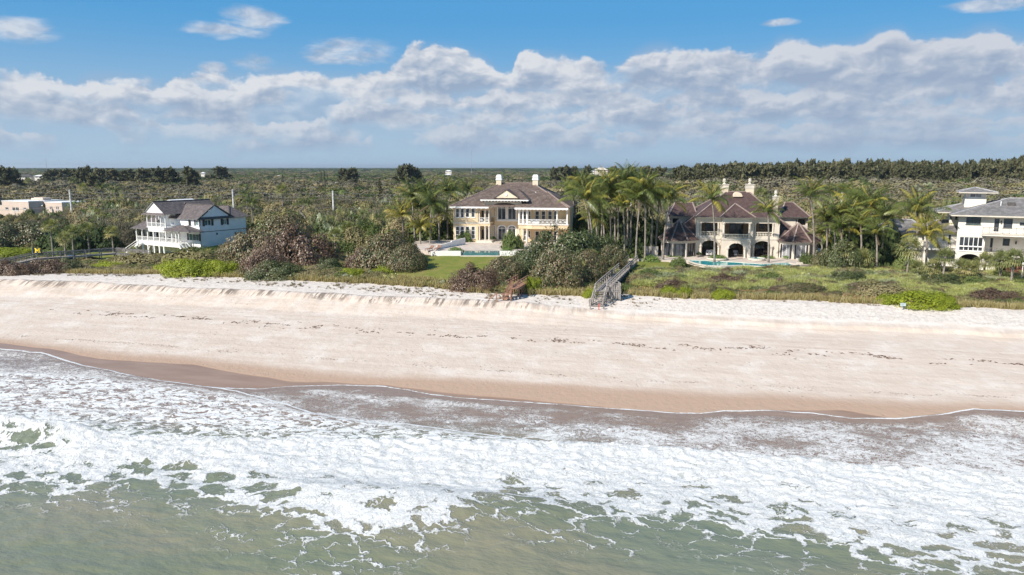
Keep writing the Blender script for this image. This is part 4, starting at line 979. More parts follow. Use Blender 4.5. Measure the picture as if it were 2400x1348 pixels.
# --- lawn
def lawn_mat():
    m, t, b = mat_new('lawn')
    Pn = t.new('ShaderNodeNewGeometry').outputs['Position']
    c = t.mix(t.mr(t.noise(Pn, .5, 5, .6), .35, .65), (0.165, 0.195, 0.040), (0.235, 0.225, 0.06)); c = t.mix(t.mr(t.noise(Pn, .16, 3, .6), .55, .72), c, (.33, .25, .11)); c = t.mix(t.mr(t.noise(Pn, 7, 4, .7), .4, .7, 0, .6), c, (.12, .155, .03))
    t.put(b.inputs['Base Color'], c); b.inputs['Roughness'].default_value = 1; b.inputs['Specular IOR Level'].default_value = .1
    t.put(b.inputs['Normal'], t.bump(t.noise(Pn, 9, 4, .7), .9, .06)); return m
M['lawn'] = lawn_mat()
def patch(name, x0, x1, y0, y1, step, mat, dz=0.06, keep=None):
    xs = np.arange(x0, x1 + step, step); ys = np.arange(y0, y1 + step, step); X, Y = np.meshgrid(xs, ys, indexing='ij')
    n, m = X.shape; idx = np.arange(n * m).reshape(n, m); Fc = np.stack([idx[:-1, :-1], idx[1:, :-1], idx[1:, 1:], idx[:-1, 1:]], -1).reshape(-1, 4)
    V = np.stack([X, Y, terrain(X, Y) + dz], -1).reshape(-1, 3)
    if keep is not None: kp = keep(X.ravel(), Y.ravel()); Fc = Fc[kp[Fc].all(1)]
    o = link(name, mesh_np(name, V, Fc, True, None, mat)); o['kind'] = 'structure'; return o
def lawn_keep(x, y):
    s, t = st_of(x, y); return s - veg_edge(t) > 3.2
patch('lawn', -22, 12, 104.5, 126.4, .5, M['lawn'], 0.20, lawn_keep)
patch('lawn', -50, -30, 114, 132, .5, M['lawn'], 0.20, lawn_keep)
patch('lawn', -90, -60, 128, 156, .5, M['lawn'], 0.16)
patch('lawn', 18, 28, 116, 130, .5, M['lawn'], 0.20)

# --- thicket behind the houses and away to the horizon
def thick(x, y): return ~is_clear(x, y) & ~((x < -40) & (y < 152)) & ~((x > -22) & (y < 150) & (x < 22)) & (np.abs(x) < y * .78 + 30)
def kindnoise(P): return pn(P[:, 0] / 38, P[:, 1] / 55, 131) + .55 * pn(P[:, 0] / 13, P[:, 1] / 19, 132) + .0
def jit(n, lo, hi, seed): return np.random.default_rng(seed).uniform(lo, hi, n)
def canopy(name, label, n, yr, keep, lo, hi, meshes, seed, zs, zoff=0.0, power=1.0):
    r = np.random.default_rng(seed); y = yr[0] + (yr[1] - yr[0]) * r.random(n) ** power; x = (r.random(n) * 2 - 1) * (y * .78 + 30)
    P = np.stack([x, y, terrain(x, y) + zoff], 1); k = thick(x, y) & keep(P); P = P[k]
    s = r.uniform(lo, hi, len(P)) * (1 + .35 * pn(P[:, 0] / 25, P[:, 1] / 25, 7)); ppx = 1200 + F * P[:, 0] / P[:, 1]; s = s * np.where((ppx < 185) & (P[:, 1] < 262), .42, 1.0) * np.where((ppx > 1500) & (P[:, 1] > 380) & (P[:, 1] < 620), 1.5, 1.0); return scatter(name, label, 'thicket', P, s, meshes, zs, seed + 1)
NEAR = (135, 262)
canopy('green_thicket', 'dense green coastal thicket rolling away behind the houses', 4600, NEAR, lambda P: (kindnoise(P) < .10) | (P[:, 1] < 190) & (kindnoise(P) < .3), 2.2, 4.0, D_green + D_scrub[:1], 140, 2.1)
canopy('dark_thicket', 'dark green low trees mixed through the thicket behind the houses', 1500, NEAR, lambda P: pn(P[:, 0] / 18, P[:, 1] / 12, 133) > .1, 2.0, 3.6, D_dark, 143, 2.1)
canopy('bare_scrub', 'grey brown leafless wind combed scrub behind the houses', 1100, (165, 262), lambda P: kindnoise(P) > -.02, 3.4, 6.2, D_bare, 146, 1.55)
canopy('scrub_thicket', 'olive and brown scrub mounds across the middle distance', 2300, (165, 262), lambda P: kindnoise(P) > -.15, 2.6, 5.0, D_scrub, 149, 1.7)
canopy('palm_undergrowth', 'fan palms scattered in the thicket behind the houses', 900, (135, 262), lambda P: pn(P[:, 0] / 14, P[:, 1] / 14, 134) > .1, 1.6, 2.6, T_greenfan + T_silver[:1], 152, 2.6, 1.6)
MID = (262, 620)
canopy('middle_scrub', 'brown and grey leafless scrub canopy in the middle distance', 8500, MID, lambda P: kindnoise(P) > -.10, 4.0, 7.6, [D_far[1], D_far[2], D_far[2], D_far[4]], 155, 1.25)
canopy('tall_hammock', 'taller dark and olive tree crowns rising in irregular clumps from the scrub', 900, (230, 900), lambda P: pn(P[:, 0] / 30, P[:, 1] / 40, 220) > .12, 5.5, 9.5, [D_far[0], D_far[3], D_far[4], D_far[2]], 221, 1.15)
canopy('middle_green', 'green hammock canopy in the middle distance', 6500, MID, lambda P: kindnoise(P) < .06, 3.6, 7.0, [D_far[0], D_far[1], D_far[3]], 158, 1.05)
canopy('distant_canopy', 'tree canopy stretching flat and hazy to the horizon', 16000, (600, 2600), lambda P: P[:, 1] > 0, 5.5, 12, [D_far[0], D_far[1], D_far[3], D_far[2]], 161, .75, 0, 1.3)
canopy('horizon_woods', 'dark blue woods along the flat horizon', 9000, (2500, 9000), lambda P: P[:, 1] > 0, 18, 40, [D_far[3], D_far[3], D_far[0]], 164, .36, 0, 1.2)
# ------------------------------------------------------------------ facade helper: read positions on a wall plane, build in the house's own metres
class House:
    def __init__(s, name, label, px, Y, z0, rz, zoom, ox, oy, cat='house'):
        p = at(px, 600, Y); s.loc = Vector((p.x, Y, z0)); s.rz = rz; s.zoom = zoom; s.ox = ox; s.oy = oy
        s.root = thing(name, label, cat, s.loc, rz)
        s.X = Vector((math.cos(rz), math.sin(rz), 0)); s.D = Vector((-math.sin(rz), math.cos(rz), 0))
    def q(s, zx, zy, y=0.0):                                  # enlarged-photo position on the plane at depth y -> local x, z
        r = ray(s.ox + zx / s.zoom, s.oy + zy / s.zoom); o = Vector((0, 0, CAM_H)); pl = s.loc + s.D * y
        p = o + r * ((pl - o).dot(s.D) / r.dot(s.D)); return (p - s.loc).dot(s.X), p.z - s.loc.z
    def x(s, zx, y=0.0, zy=700): return s.q(zx, zy, y)[0]
    def rect(s, x0, x1, y0, y1, y=0.0):
        a = s.q(x0, (y0 + y1) / 2, y)[0]; b = s.q(x1, (y0 + y1) / 2, y)[0]; t = s.q((x0 + x1) / 2, y0, y)[1]; u = s.q((x0 + x1) / 2, y1, y)[1]; return a, b, u, t
def window(root, r, y, nx=1, nz=2, frame='white_trim', glass='glass', surround=0.0, bw=0.06, rise=0.0, door=False, shutters=None, name=None, sill=True):
    """r = x0,x1,z0,z1 opening on a wall whose outer face is at y"""
    x0, x1, z0, z1 = r; m = MB(); yb = y + 0.10; c = .045
    m.box(x0, x0 + c * 1.5, y + .04, yb + .05, z0, z1 - rise * .98); m.box(x1 - c * 1.5, x1, y + .04, yb + .05, z0, z1 - rise * .98); m.box(x0 + c * 1.5, x1 - c * 1.5, y + .04, yb + .05, z0, z0 + c * 1.5)
    if not rise: m.box(x0 + c * 1.5, x1 - c * 1.5, y + .04, yb + .05, z1 - c * 1.5, z1)
    else:
        n = 10; cx = (x0 + x1) / 2; a = (x1 - x0) / 2; zc = z1 - rise
        m.box(x0 + c * 1.5, x1 - c * 1.5, y + .042, yb + .048, zc - c, zc + c)
        P = [(cx - a * .97 * math.cos(math.pi * i / n), zc + rise * .97 * math.sin(math.pi * i / n)) for i in range(n + 1)]
        for (xa, za), (xb, zb) in zip(P, P[1:]): m.bar((xa, yb - .01, za), (xb, yb - .01, zb), .10, .09)
        for i in (2, 4, 5, 6, 8): m.bar((cx, yb, zc), (P[i][0], yb, P[i][1]), .05, .04)
        Pm = [(cx - a * .5 * math.cos(math.pi * i / n), zc + rise * .5 * math.sin(math.pi * i / n)) for i in range(n + 1)]
        for (xa, za), (xb, zb) in zip(Pm, Pm[1:]): m.bar((xa, yb, za), (xb, yb, zb), .05, .04)
    zt = z1 - rise
    for i in range(1, nx): xx = x0 + (x1 - x0) * i / nx; m.box(xx - bw / 2, xx + bw / 2, y + .05, yb + .04, z0 + c, zt - c)
    for j in range(1, nz): zz = z0 + (zt - z0) * j / nz; m.box(x0 + c, x1 - c, y + .055, yb + .035, zz - bw / 2, zz + bw / 2)
    if surround:
        w = surround; m.box(x0 - w, x0, y - .04, y + .04, z0, z1 - rise); m.box(x1, x1 + w, y - .04, y + .04, z0, z1 - rise)
        if not rise: m.box(x0 - w, x1 + w, y - .045, y + .045, z1, z1 + w)
        else:
            P = [((x0 + x1) / 2 - ((x1 - x0) / 2 + w / 2) * math.cos(math.pi * i / 12), z1 - rise + (rise + w / 2) * math.sin(math.pi * i / 12)) for i in range(13)]
            for (xa, za), (xb, zb) in zip(P, P[1:]): m.bar((xa, y, za), (xb, y, zb), .09, w)
    if sill and not door: m.box(x0 - .08, x1 + .08, y - .10, y + .04, z0 - .10, z0 - .002)
    o = m.build(name or ('door' if door else 'window'), M[frame], root)
    p = MB(); pp = .002
    if rise:
        n = 10; cx = (x0 + x1) / 2; a = (x1 - x0) / 2 - .01; zc = z1 - rise
        pts = [(x0 + .01, yb, z0 + pp), (x1 - .01, yb, z0 + pp)] + [(cx + a * math.cos(math.pi * i / n), yb, zc + (rise - .01) * math.sin(math.pi * i / n)) for i in range(n + 1)]
        p.wedge(pts, (0, -1, 0), .02)
    else: p.box(x0 + pp, x1 - pp, yb, yb + .02, z0 + pp, z1 - pp)
    p.build('pane', M[glass], o)
    if shutters:
        w = (x1 - x0) * .42 if shutters is True else shutters
        for sg in (-1, 1):
            s_ = MB(); xa = x0 - w - .05 if sg < 0 else x1 + .05; s_.box(xa, xa + w, y - .07, y - .01, z0 - .05, z1 + .05); s_.box(xa + .06, xa + w - .06, y - .085, y - .071, z0 + .05, (z0 + z1) / 2 - .05); s_.box(xa + .06, xa + w - .06, y - .085, y - .071, (z0 + z1) / 2 + .05, z1 - .05)
            s_.build('shutter', M['shutter_dark'], root)
    return o
def column(root, x, y, z0, z1, r=0.17, mat='stone_pale', n=12, square=False):
    m = MB()
    if square: m.box(x - r, x + r, y - r, y + r, z0, z1); m.box(x - r * 1.3, x + r * 1.3, y - r * 1.3, y + r * 1.3, z1 - .14, z1 - .002); m.box(x - r * 1.3, x + r * 1.3, y - r * 1.3, y + r * 1.3, z0 + .002, z0 + .14)
    else:
        m.lathe([(r * 1.35, 0), (r * 1.35, .12), (r * 1.05, .18), (r, .3), (r * .86, z1 - z0 - .32), (r * 1.2, z1 - z0 - .2), (r * 1.35, z1 - z0 - .12), (r * 1.35, z1 - z0)], (x, y, z0), n)
    return m.build('column', M[mat], root, smooth=False)
def balustrade(root, p, q, z, h=0.95, mat='stone_pale', step=.30, style='turned'):
    """top and bottom rail with balusters between two plan points"""
    m = MB(); p = Vector((*p, z)); q = Vector((*q, z)); L = (q - p).length; up = Vector((0, 0, 1))
    if style == 'turned':
        m.bar(p + up * (h - .06), q + up * (h - .06), .30, .12)
    else: m.bar(p + up * (h - .03), q + up * (h - .03), .10, .07)
    o = m.build('balustrade', M[mat], root); m = MB(); m.bar(p + up * .08, q + up * .08, *((.26, .16) if style == 'turned' else (.08, .08))); m.build('bottom_rail', M[mat], o)
    b = MB(); n = max(1, int(L / step))
    for i in range(n):
        c = p.lerp(q, (i + .5) / n)
        if style == 'turned': b.lathe([(.075, .17), (.05, .26), (.10, .40), (.045, .68), (.075, h - .121)], c, 6)
        elif style == 'picket': b.box(c.x - .018, c.x + .018, c.y - .018, c.y + .018, z + .12, z + h - .065)
        elif style == 'fret':
            a = p.lerp(q, i / n) ; e = p.lerp(q, (i + 1) / n)
            b.bar(a + up * .14, e + up * (h - .1), .05, .05); b.bar(e + up * .14, a + up * (h - .1), .045, .05); b.bar(c + up * .13, c + up * (h - .07), .04, .05); b.bar(a + up * (h * .5), e + up * (h * .5), .035, .05)
    b.build('balusters', M[mat], o, kind='stuff')
    return o
def rpoly(m, uvs, pts, eave, course=0.36, lift=0.035):
    """one roof slope as overlapping courses; eave = (a,b) indices of the lower edge"""
    P = [Vector(p) for p in pts]; a, b = P[eave[0]], P[eave[1]]; u = (b - a).normalized()
    n = (P[1] - P[0]).cross(P[2] - P[0]).normalized()
    if n.z < 0: n = -n
    v = n.cross(u)
    if v.z < 0: v = -v
    Q = [((p - a).dot(u), (p - a).dot(v)) for p in P]; vmax = max(k[1] for k in Q); vmin = min(k[1] for k in Q)
    def clip(poly, c, keep_above):
        out = []
        for i in range(len(poly)):
            p, q = poly[i], poly[(i + 1) % len(poly)]; ip = (p[1] >= c) == keep_above; iq = (q[1] >= c) == keep_above
            if ip: out.append(p)
            if ip != iq and abs(q[1] - p[1]) > 1e-9: t = (c - p[1]) / (q[1] - p[1]); out.append((p[0] + (q[0] - p[0]) * t, c))
        return out
    k = 0; v0 = vmin
    while v0 < vmax - 1e-4:
        v1 = min(v0 + course, vmax); poly = clip(clip(Q, v0, True), v1, False)
        if len(poly) >= 3:
            W = [a + u * x + v * y + n * (lift * (1 - (y - v0) / course) + .004) for x, y in poly]
            if (W[1] - W[0]).cross(W[2] - W[0]).dot(n) < 0: W = W[::-1]; poly = poly[::-1]
            i0 = len(m.v); m.v += [tuple(w) for w in W]; m.f.append(list(range(i0, i0 + len(W)))); uvs.append([(x, y) for x, y in poly])
            low = [(x, y) for x, y in poly if abs(y - v0) < 1e-4]
            if len(low) == 2:
                L0 = [a + u * x + v * y for x, y in low]; i0 = len(m.v)
                m.v += [tuple(L0[0] - n * .02), tuple(L0[1] - n * .02), tuple(L0[1] + n * (lift + .004)), tuple(L0[0] + n * (lift + .004))]; m.f.append([i0, i0 + 1, i0 + 2, i0 + 3]); uvs.append([(low[0][0], low[0][1])] * 4)
        v0 = v1; k += 1
def roof(root, faces, mat, name='roof', course=0.36, ridges=None, ridge_mat='ridge_tile', soffit=None, lift=.035):
    """faces: list of (points, (eave a, eave b)); ridges: list of 3D segments"""
    m = MB(); uvs = []
    for pts, e in faces: rpoly(m, uvs, pts, e, course, lift)
    me = bpy.data.meshes.new(name); me.from_pydata(m.v, [], m.f); uv = me.uv_layers.new(name='UVMap'); k = 0
    flat = [c for f in uvs for c in f]
    for i, c in enumerate(flat): uv.data[i].uv = c
    me.materials.append(M[mat]); o = link(name, me, root)
    u = MB()                                                  # underside and body of the roof
    for pts, e in faces:
        P = [Vector(p) for p in pts]; u.face([tuple(p - Vector((0, 0, .03))) for p in P[::-1]])
    u.build('roof_deck', M[soffit or 'white_trim'], o)
    if ridges:
        r = MB()
        for p, q in ridges: r.bar(Vector(p) + Vector((0, 0, .06)), Vector(q) + Vector((0, 0, .06)), .24, .12)
        r.build('ridge_cap', M[ridge_mat], o)
    return o
def hip(x0, x1, y0, y1, ze, rx0, rx1, ry, zr):
    """hip roof with ridge rx0..rx1 at depth ry"""
    A, B, C_, D_ = (x0, y0, ze), (x1, y0, ze), (x1, y1, ze), (x0, y1, ze); P, Q = (rx0, ry, zr), (rx1, ry, zr)
    f = [([A, B, Q, P], (0, 1)), ([B, C_, Q], (0, 1)), ([C_, D_, P, Q], (0, 1)), ([D_, A, P], (0, 1))]
    if abs(rx0 - rx1) < 1e-3: f = [([A, B, P], (0, 1)), ([B, C_, P], (0, 1)), ([C_, D_, P], (0, 1)), ([D_, A, P], (0, 1))]
    rd = [(A, P), (B, Q), (C_, Q), (D_, P)] + ([(P, Q)] if abs(rx0 - rx1) > 1e-3 else [])
    return f, rd
def fascia(root, x0, x1, y0, y1, z, h=.28, mat='white_trim', mod=None, name='fascia'):
    """flat soffit board with a fascia round it and, if wanted, modillions"""
    m = MB(); m.box(x0 + .03, x1 - .03, y0 + .03, y1 - .03, z - .06, z - .001); e = .05
    m.box(x0, x1, y0, y0 + e, z - h, z); m.box(x0, x1, y1 - e, y1, z - h, z); m.box(x0, x0 + e, y0 + e, y1 - e, z - h, z); m.box(x1 - e, x1, y0 + e, y1 - e, z - h, z)
    o = m.build(name, M[mat], root)
    if mod:
        b = MB(); n = int((x1 - x0) / mod)
        for i in range(n): xx = x0 + (i + .5) * (x1 - x0) / n; b.box(xx - .09, xx + .09, y0 + .051, y0 + .75, z - h - .12, z - .0605)
        n = int((y1 - y0) / mod)
        for i in range(n):
            yy = y0 + (i + .5) * (y1 - y0) / n
            b.box(x0 + .051, x0 + .7, yy - .09, yy + .09, z - h - .1, z - .0607); b.box(x1 - .7, x1 - .051, yy - .09, yy + .09, z - h - .1, z - .0607)
        b.build('modillions', M[mat], root, kind='stuff')
    return o

# ================================================================== middle villa
H1 = House('yellow_villa', 'yellow stucco two storey villa with brown tile roof, two white chimneys and a central arch', 1200, 143, 6.0, R(-10), 2398 / 370, 1000, 400)
r1 = H1.root
def h1x(zx, y=0, zy=700): return H1.q(zx, zy, y)[0]
ZE = H1.q(600, 545, -.6)[1]                                   # eave height of the left wing
xl, xr = h1x(402), h1x(2150)
xp = h1x(778); xc0 = h1x(962); xc1 = h1x(1392); 
Z2 = H1.q(600, 795)[1]                                        # floor line of the upper storey
# left wing: wall with its windows, corner porch beside it
holes = [H1.rect(a - 27, a + 27, 575, 710) for a in (467, 541, 620, 706)] + [H1.rect(a - 27, a + 27, 850, 1030) for a in (469, 543, 622, 708)]
m = MB(); m.wall(xl, xp, -.6, ZE - .05, 0, .35, holes); m.wall(xl, xp, 0, ZE, 5.2, .3)
m.box(xl, xl + .35, .352, 13, -.6, ZE - .05); m.box(xp - .3, xp, .352, 3.5, -.6, ZE - .05)
m.build('wall', M['stucco_yellow'], r1)
for i, h in enumerate(holes): window(r1, h, 0, 1, 2 if i < 4 else 3, surround=.07)
m = MB(); m.box(xl - .06, xc0, -.07, -.002, Z2 - .14, Z2 + .14); m.build('belt_course', M['stone_pale'], r1)
m = MB(); m.wall(xp, xc0, Z2 - .55, Z2 + .12, 0.0, .3); m.box(xp, xc0, .302, 3.48, Z2 - .25, Z2 + .10); m.build('porch_beam', M['stucco_yellow'], r1); m = MB(); m.wall(xp, xc0, ZE - .75, ZE - .05, 0.0, .3); m.build('porch_beam', M['stucco_yellow'], r1)
for zz0, zz1 in ((0, Z2 - .55), (Z2 + .12, ZE - .75)):
    for cx in (xp + .28, h1x(886), xc0 - .22): column(r1, cx, .18, zz0, zz1, .16)
balustrade(r1, (xp + .1, .15), (xc0 - .1, .15), Z2 + .12, .95, 'white_trim', .75, 'fret')
# back wall of porch
hb = [H1.rect(795, 870, 600, 765, 3.5), H1.rect(795, 870, 885, 1085, 3.5), H1.rect(900, 940, 600, 740, 3.5), H1.rect(905, 940, 885, 1080, 3.5)]
m = MB(); m.wall(xp - .3, xc0 + .2, 0, ZE - .05, 3.5, .3, hb); m.build('porch_wall', M['stucco_cream'], r1)
for h in hb: window(r1, h, 3.5, 2, 1, sill=False)
# recessed centre with the tall arched windows
YC = 3.5
hc = [H1.rect(980, 1040, 566, 700, YC), H1.rect(982, 1042, 835, 1005, YC)]
ar = [(*H1.rect(1080, 1200, 520, 742, YC), .65), (*H1.rect(1235, 1355, 522, 742, YC), .65), (*H1.rect(1085, 1200, 838, 1050, YC), .6), (*H1.rect(1237, 1352, 838, 1050, YC), .6)]
ZC = H1.q(1200, 450, 0)[1]
m = MB(); m.wall(xc0 - .4, xc1 + .6, -.4, ZC, YC, .35, hc + ar); m.build('centre_wall', M['stucco_yellow'], r1)
for h in hc: window(r1, h, YC, 1, 2, surround=.08)
for i, h in enumerate(ar): window(r1, h[:4], YC, 2, 1, rise=h[4], surround=.20, door=i > 1, sill=i < 2)
m = MB(); a, b, c, d = H1.rect(1065, 1400, 745, 770, YC); m.box(a, b, YC - .14, YC - .005, c, d); m.build('window_ledge', M['white_trim'], r1)
# the great arch in front of it, with its cornice and gable
xa0, xa1 = h1x(868, -.3, 500), h1x(1440, -.3, 500); zt = H1.q(1180, 470, -.3)[1]; zs = H1.q(960, 560, -.3)[1]; zap = H1.q(1180, 492, -.3)[1]
o0, o1 = h1x(965, -.3, 560), h1x(1398, -.3, 560)
m = MB(); m.wall(xa0, xa1, zs, zt, -.3, .45, [(o0, o1, zs, zap, zap - zs - .02)]); m.build('arch_wall', M['stucco_cream'], r1)
xg0, xg1 = h1x(812, -1.1, 440), h1x(1545, -1.1, 440); zg = H1.q(1180, 441, -1.1)[1]
fascia(r1, xg0, xg1, -1.1, 5, zg, .22, mod=.62)
# lower eave fascias
xL = h1x(345, -1.0, 530)
xR = h1x(2150, -1.6, 545)
fascia(r1, xL, xc0 - .1, -1.0, 14, ZE, .30, mod=.9)
# right wing: terrace with columns above, bayed rooms below
YW = 2.8
ZR = H1.q(1750, 566, -1.6)[1]; zf = H1.q(1750, 822, -.8)[1]; zb_ = H1.q(1750, 905, -.8)[1]
xw0 = h1x(1395, -.8, 700); xw1 = h1x(2150, -.8, 700)
fascia(r1, h1x(1335, -1.6, 566), xR, -1.6, 14, ZR, .34, mod=.66)
m = MB(); m.prism([(xw0, -.8), (h1x(1520, -.8), -.8), (h1x(1600, -1.2), -1.4), (h1x(1930, -1.2), -1.4), (h1x(1995, -.8), -.8), (xw1, -.8), (xw1, 4), (xw0, 4)], zb_ + .25, zf - .12)
m.build('terrace_slab', M['stucco_yellow'], r1)
m = MB(); m.prism([(xw0 - .1, -.9), (h1x(1520, -.8), -.9), (h1x(1600, -1.2), -1.52), (h1x(1930, -1.2), -1.52), (h1x(1995, -.8), -.9), (xw1 + .1, -.9), (xw1 + .1, 4), (xw0 - .1, 4)], zf - .12, zf + .02); m.build('terrace_edge', M['stone_pale'], r1)
for zx in (1405, 1465, 1527, 1983, 2137): column(r1, h1x(zx, -.6), -.6, zf + .02, ZR - .34, .17, 'white_trim')
pts = [(xw0 + .2, -.7), (h1x(1520, -.8), -.7), (h1x(1600, -1.2), -1.28), (h1x(1930, -1.2), -1.28), (h1x(1995, -.8), -.7), (xw1 - .1, -.7)]
for p, q_ in zip(pts, pts[1:]): balustrade(r1, p, q_, zf + .02, .98, 'white_trim', .8, 'fret')
hu = [H1.rect(c - 30, c + 30, 615, 742, YW) for c in (1678, 1773, 1873, 1960)] + [H1.rect(1548, 1580, 615, 742, YW), H1.rect(1470, 1510, 615, 742, YW), H1.rect(1420, 1450, 615, 742, YW)]
hl = [H1.rect(c - 30, c + 30, 920, 1062, YW - .6) for c in (1678, 1773, 1873, 1960)] + [H1.rect(1545, 1575, 915, 1020, YW - .6), H1.rect(1478, 1510, 915, 1060, YW - .6)]
m = MB(); m.wall(xw0, xw1, zf, ZR, YW, .3, hu); m.build('terrace_wall', M['stucco_yellow'], r1)
for h in hu: window(r1, h, YW, 1, 2, surround=.06, sill=False)
m = MB(); m.wall(xw0, xw1, -.8, zb_ + .25, YW - .6, .3, hl); m.box(xw1 - .35, xw1, YW - .3 + .002, 13, -.8, ZR); m.box(xw0, xw0 + .3, YW + .31, 8, -.8, ZR); m.build('lower_wall', M['stucco_yellow'], r1)
for h in hl: window(r1, h, YW - .6, 1, 2, surround=.06)
for zx in (1410, 1468, 1527, 1985): column(r1, h1x(zx, -.5), -.5, -.2, zb_ + .25, .18, 'stone_pale')
# furniture glimpsed on the terrace
t_ = thing('terrace_sofa', 'white cushioned sofa on the upper terrace of the yellow villa', 'sofa', H1.loc + H1.X * h1x(1640, .5) + H1.D * .6 + Vector((0, 0, zf + .02)), R(-10))
m = MB(); m.box(-.9, .9, -.4, .4, .1, .45); m.build('seat', M['furniture_white'], t_); m = MB(); m.box(-.9, .9, .402, .6, .1, .95); m.build('backrest', M['furniture_white'], t_)
# roofs
zrd = H1.q(1380, 190, 8.5)[1]
mf, mr_ = hip(xL, h1x(2180, -1.0, 540), -1.0, 17.5, ZE + .02, h1x(1140, 8.2, 190), h1x(1610, 8.2, 190), 8.2, zrd)
roof(r1, mf, 'roof_brown', ridges=mr_)
xk = h1x(1838, 3, 325); zk = H1.q(1838, 325, 3.2)[1]
mf, mr_ = hip(h1x(1328, -1.6, 566), xR, -1.6, 9.0, ZR + .02, xk, xk, 3.4, zk)
roof(r1, mf, 'roof_brown', ridges=mr_[1:2])
# raised roof over the arch with its gable
g0, g1 = h1x(1032, -1.0, 405), h1x(1390, -1.0, 405); gz0 = zg + .28; gz1 = H1.q(1208, 300, -1.0)[1]; gm = (g0 + g1) / 2
roof(r1, [([(xg0, -1.12, zg + .02), (xg1, -1.12, zg + .02), (xg1 - 3.0, 3.6, zg + 2.1), (xg0 + 3.0, 3.6, zg + 2.1)], (0, 1)), ([(xg0, 5.6, zg + .02), (xg0, -1.12, zg + .02), (xg0 + 3.0, 3.6, zg + 2.1)], (0, 1)), ([(xg1, -1.12, zg + .02), (xg1, 5.6, zg + .02), (xg1 - 3.0, 3.6, zg + 2.1)], (0, 1))], 'roof_brown', name='centre_roof')
roof(r1, [([(g1 + .15, -1.15, gz0), (g1 + .15, 5, gz0), (gm, 5, gz1 + .08), (gm, -1.15, gz1 + .08)], (0, 1)), ([(g0 - .15, 5, gz0), (g0 - .15, -1.15, gz0), (gm, -1.15, gz1 + .08), (gm, 5, gz1 + .08)], (0, 1))], 'roof_brown', name='gable_roof')
m = MB(); m.wedge([(g0, -1.0, gz0 + .03), (g1, -1.0, gz0 + .03), (gm, -1.0, gz1)], (0, -1, 0), .12); m.build('gable', M['stucco_cream'], r1)
m = MB(); m.lathe([(.01, -.03), (.22, 0), (.26, .05), (.2, .1), (.01, .12)], (0, 0, 0), 10)
o = m.build('medallion', M['white_trim'], r1); o.location = (gm, -1.02, gz0 + .62); o.rotation_euler = (R(90), 0, 0)
for (a, b, yb, ty) in ((1055, 1132, 215, 62), (1608, 1690, 205, 60)):
    Yc = 7.4; x0, x1 = H1.q(a, 150, Yc)[0], H1.q(b, 150, Yc)[0]; zt_ = H1.q(1100, ty, Yc)[1]; zb = H1.q(1100, yb, Yc)[1] - 1.5
    m = MB(); m.box(x0, x1, Yc, Yc + 1.5, zb, zt_ - 1.1); m.build('chimney', M['stucco_cream'], r1)
    m = MB(); m.box(x0 - .10, x1 + .10, Yc - .10, Yc + 1.6, zt_ - 1.1, zt_ - .95); m.box(x0 - .02, x1 + .02, Yc - .02, Yc + 1.52, zt_ - .949, zt_ - .5); m.box(x0 - .1, x1 + .1, Yc - .1, Yc + 1.6, zt_ - .499, zt_ - .4); m.prism([(x0 + .05, Yc + .05), (x1 - .05, Yc + .05), (x1 - .05, Yc + 1.45), (x0 + .05, Yc + 1.45)], zt_ - .399, zt_ - .1); m.box(x0 + .15, x1 - .15, Yc + .15, Yc + 1.35, zt_ - .0995, zt_)
    m.build('chimney_cap', M['white_trim'], r1)
m = MB(); p = H1.q(1660, 390, 4.5); m.tube((p[0], 4.5, p[1] - .8), (p[0] - .05, 4.5, p[1] + .9), .09, .09, 8); m.build('vent_pipe', M['white_trim'], r1)
# rear mass so the roof has a body
m = MB(); m.wall(xl + .36, xw1 - .36, -.6, ZE - .06, 13.0, .3); m.box(xl + .36, xw1 - .36, 8, 12.9, Z2 - .1, Z2); m.build('rear_wall', M['stucco_yellow'], r1)
# steps and planters at the entrance
m = MB()
for i in range(3): m.box(h1x(760, -1 - .4 * i), h1x(985 + 14 * i, -1 - .4 * i), -1.4 - .4 * i, -.9 - .4 * i if i else 3.4, -.3, .30 - .15 * i - .001 * i)
m.build('entrance_steps', M['stone_pale'], r1)

# terrace deck, retaining wall, pool of the yellow villa (world metres)
def tp(px, py, z): p = on_z(px, py, z); return p.x, p.y
zt1 = 5.95
Lw = tp(1020, 592, zt1); Rw = (15.5, 124.0)
f0 = (Lw[0], 126.2); 
deck = [(-18.6, 131.5), (f0[0] + .4, 126.4), (16.5, 126.4), (18.5, 128), (18.5, 143), (-19.2, 143)]
m = MB(); m.prism([(-19.2, 133), (f0[0] + .3, 126.6), (-8.6, 126.6), (-8.6, 129.7), (-2.2, 129.7), (-2.2, 126.6), (17, 126.6), (17, 148), (-19.2, 148)], 4.2, zt1)
d_ = m.build('pool_terrace', M['paving']); tag(d_, 'pale pink paved pool terrace in front of the yellow villa', 'terrace')
w1 = thing('retaining_wall', 'white retaining wall along the lawn below the yellow villa terrace', 'wall', (f0[0], 126.3, 4.2))
m = MB(); m.box(0, -8.9 - f0[0], 0, .29, 0, 1.95); m.build('wall_panel', M['white_trim'], w1)
m = MB(); m.box(-2.1 - f0[0], 16.5 - f0[0], 0, .29, 0, 1.95); m.build('wall_panel', M['white_trim'], w1)
m = MB(); m.box(-8.9 - f0[0] + .002, -2.1 - f0[0] - .002, -.9, -.6, -.2, 1.25); m.build('basin_rim', M['stone_pale'], w1)
pl = thing('dark_swimming_pool', 'dark teal swimming pool on the yellow villa terrace above the lawn', 'pool', (-5.4, 127, zt1))
m = MB(); m.box(-3.1, 3.1, -.55, -.31, -1.2, -.12); m.build('pool_wall', M['pool_teal'], pl)
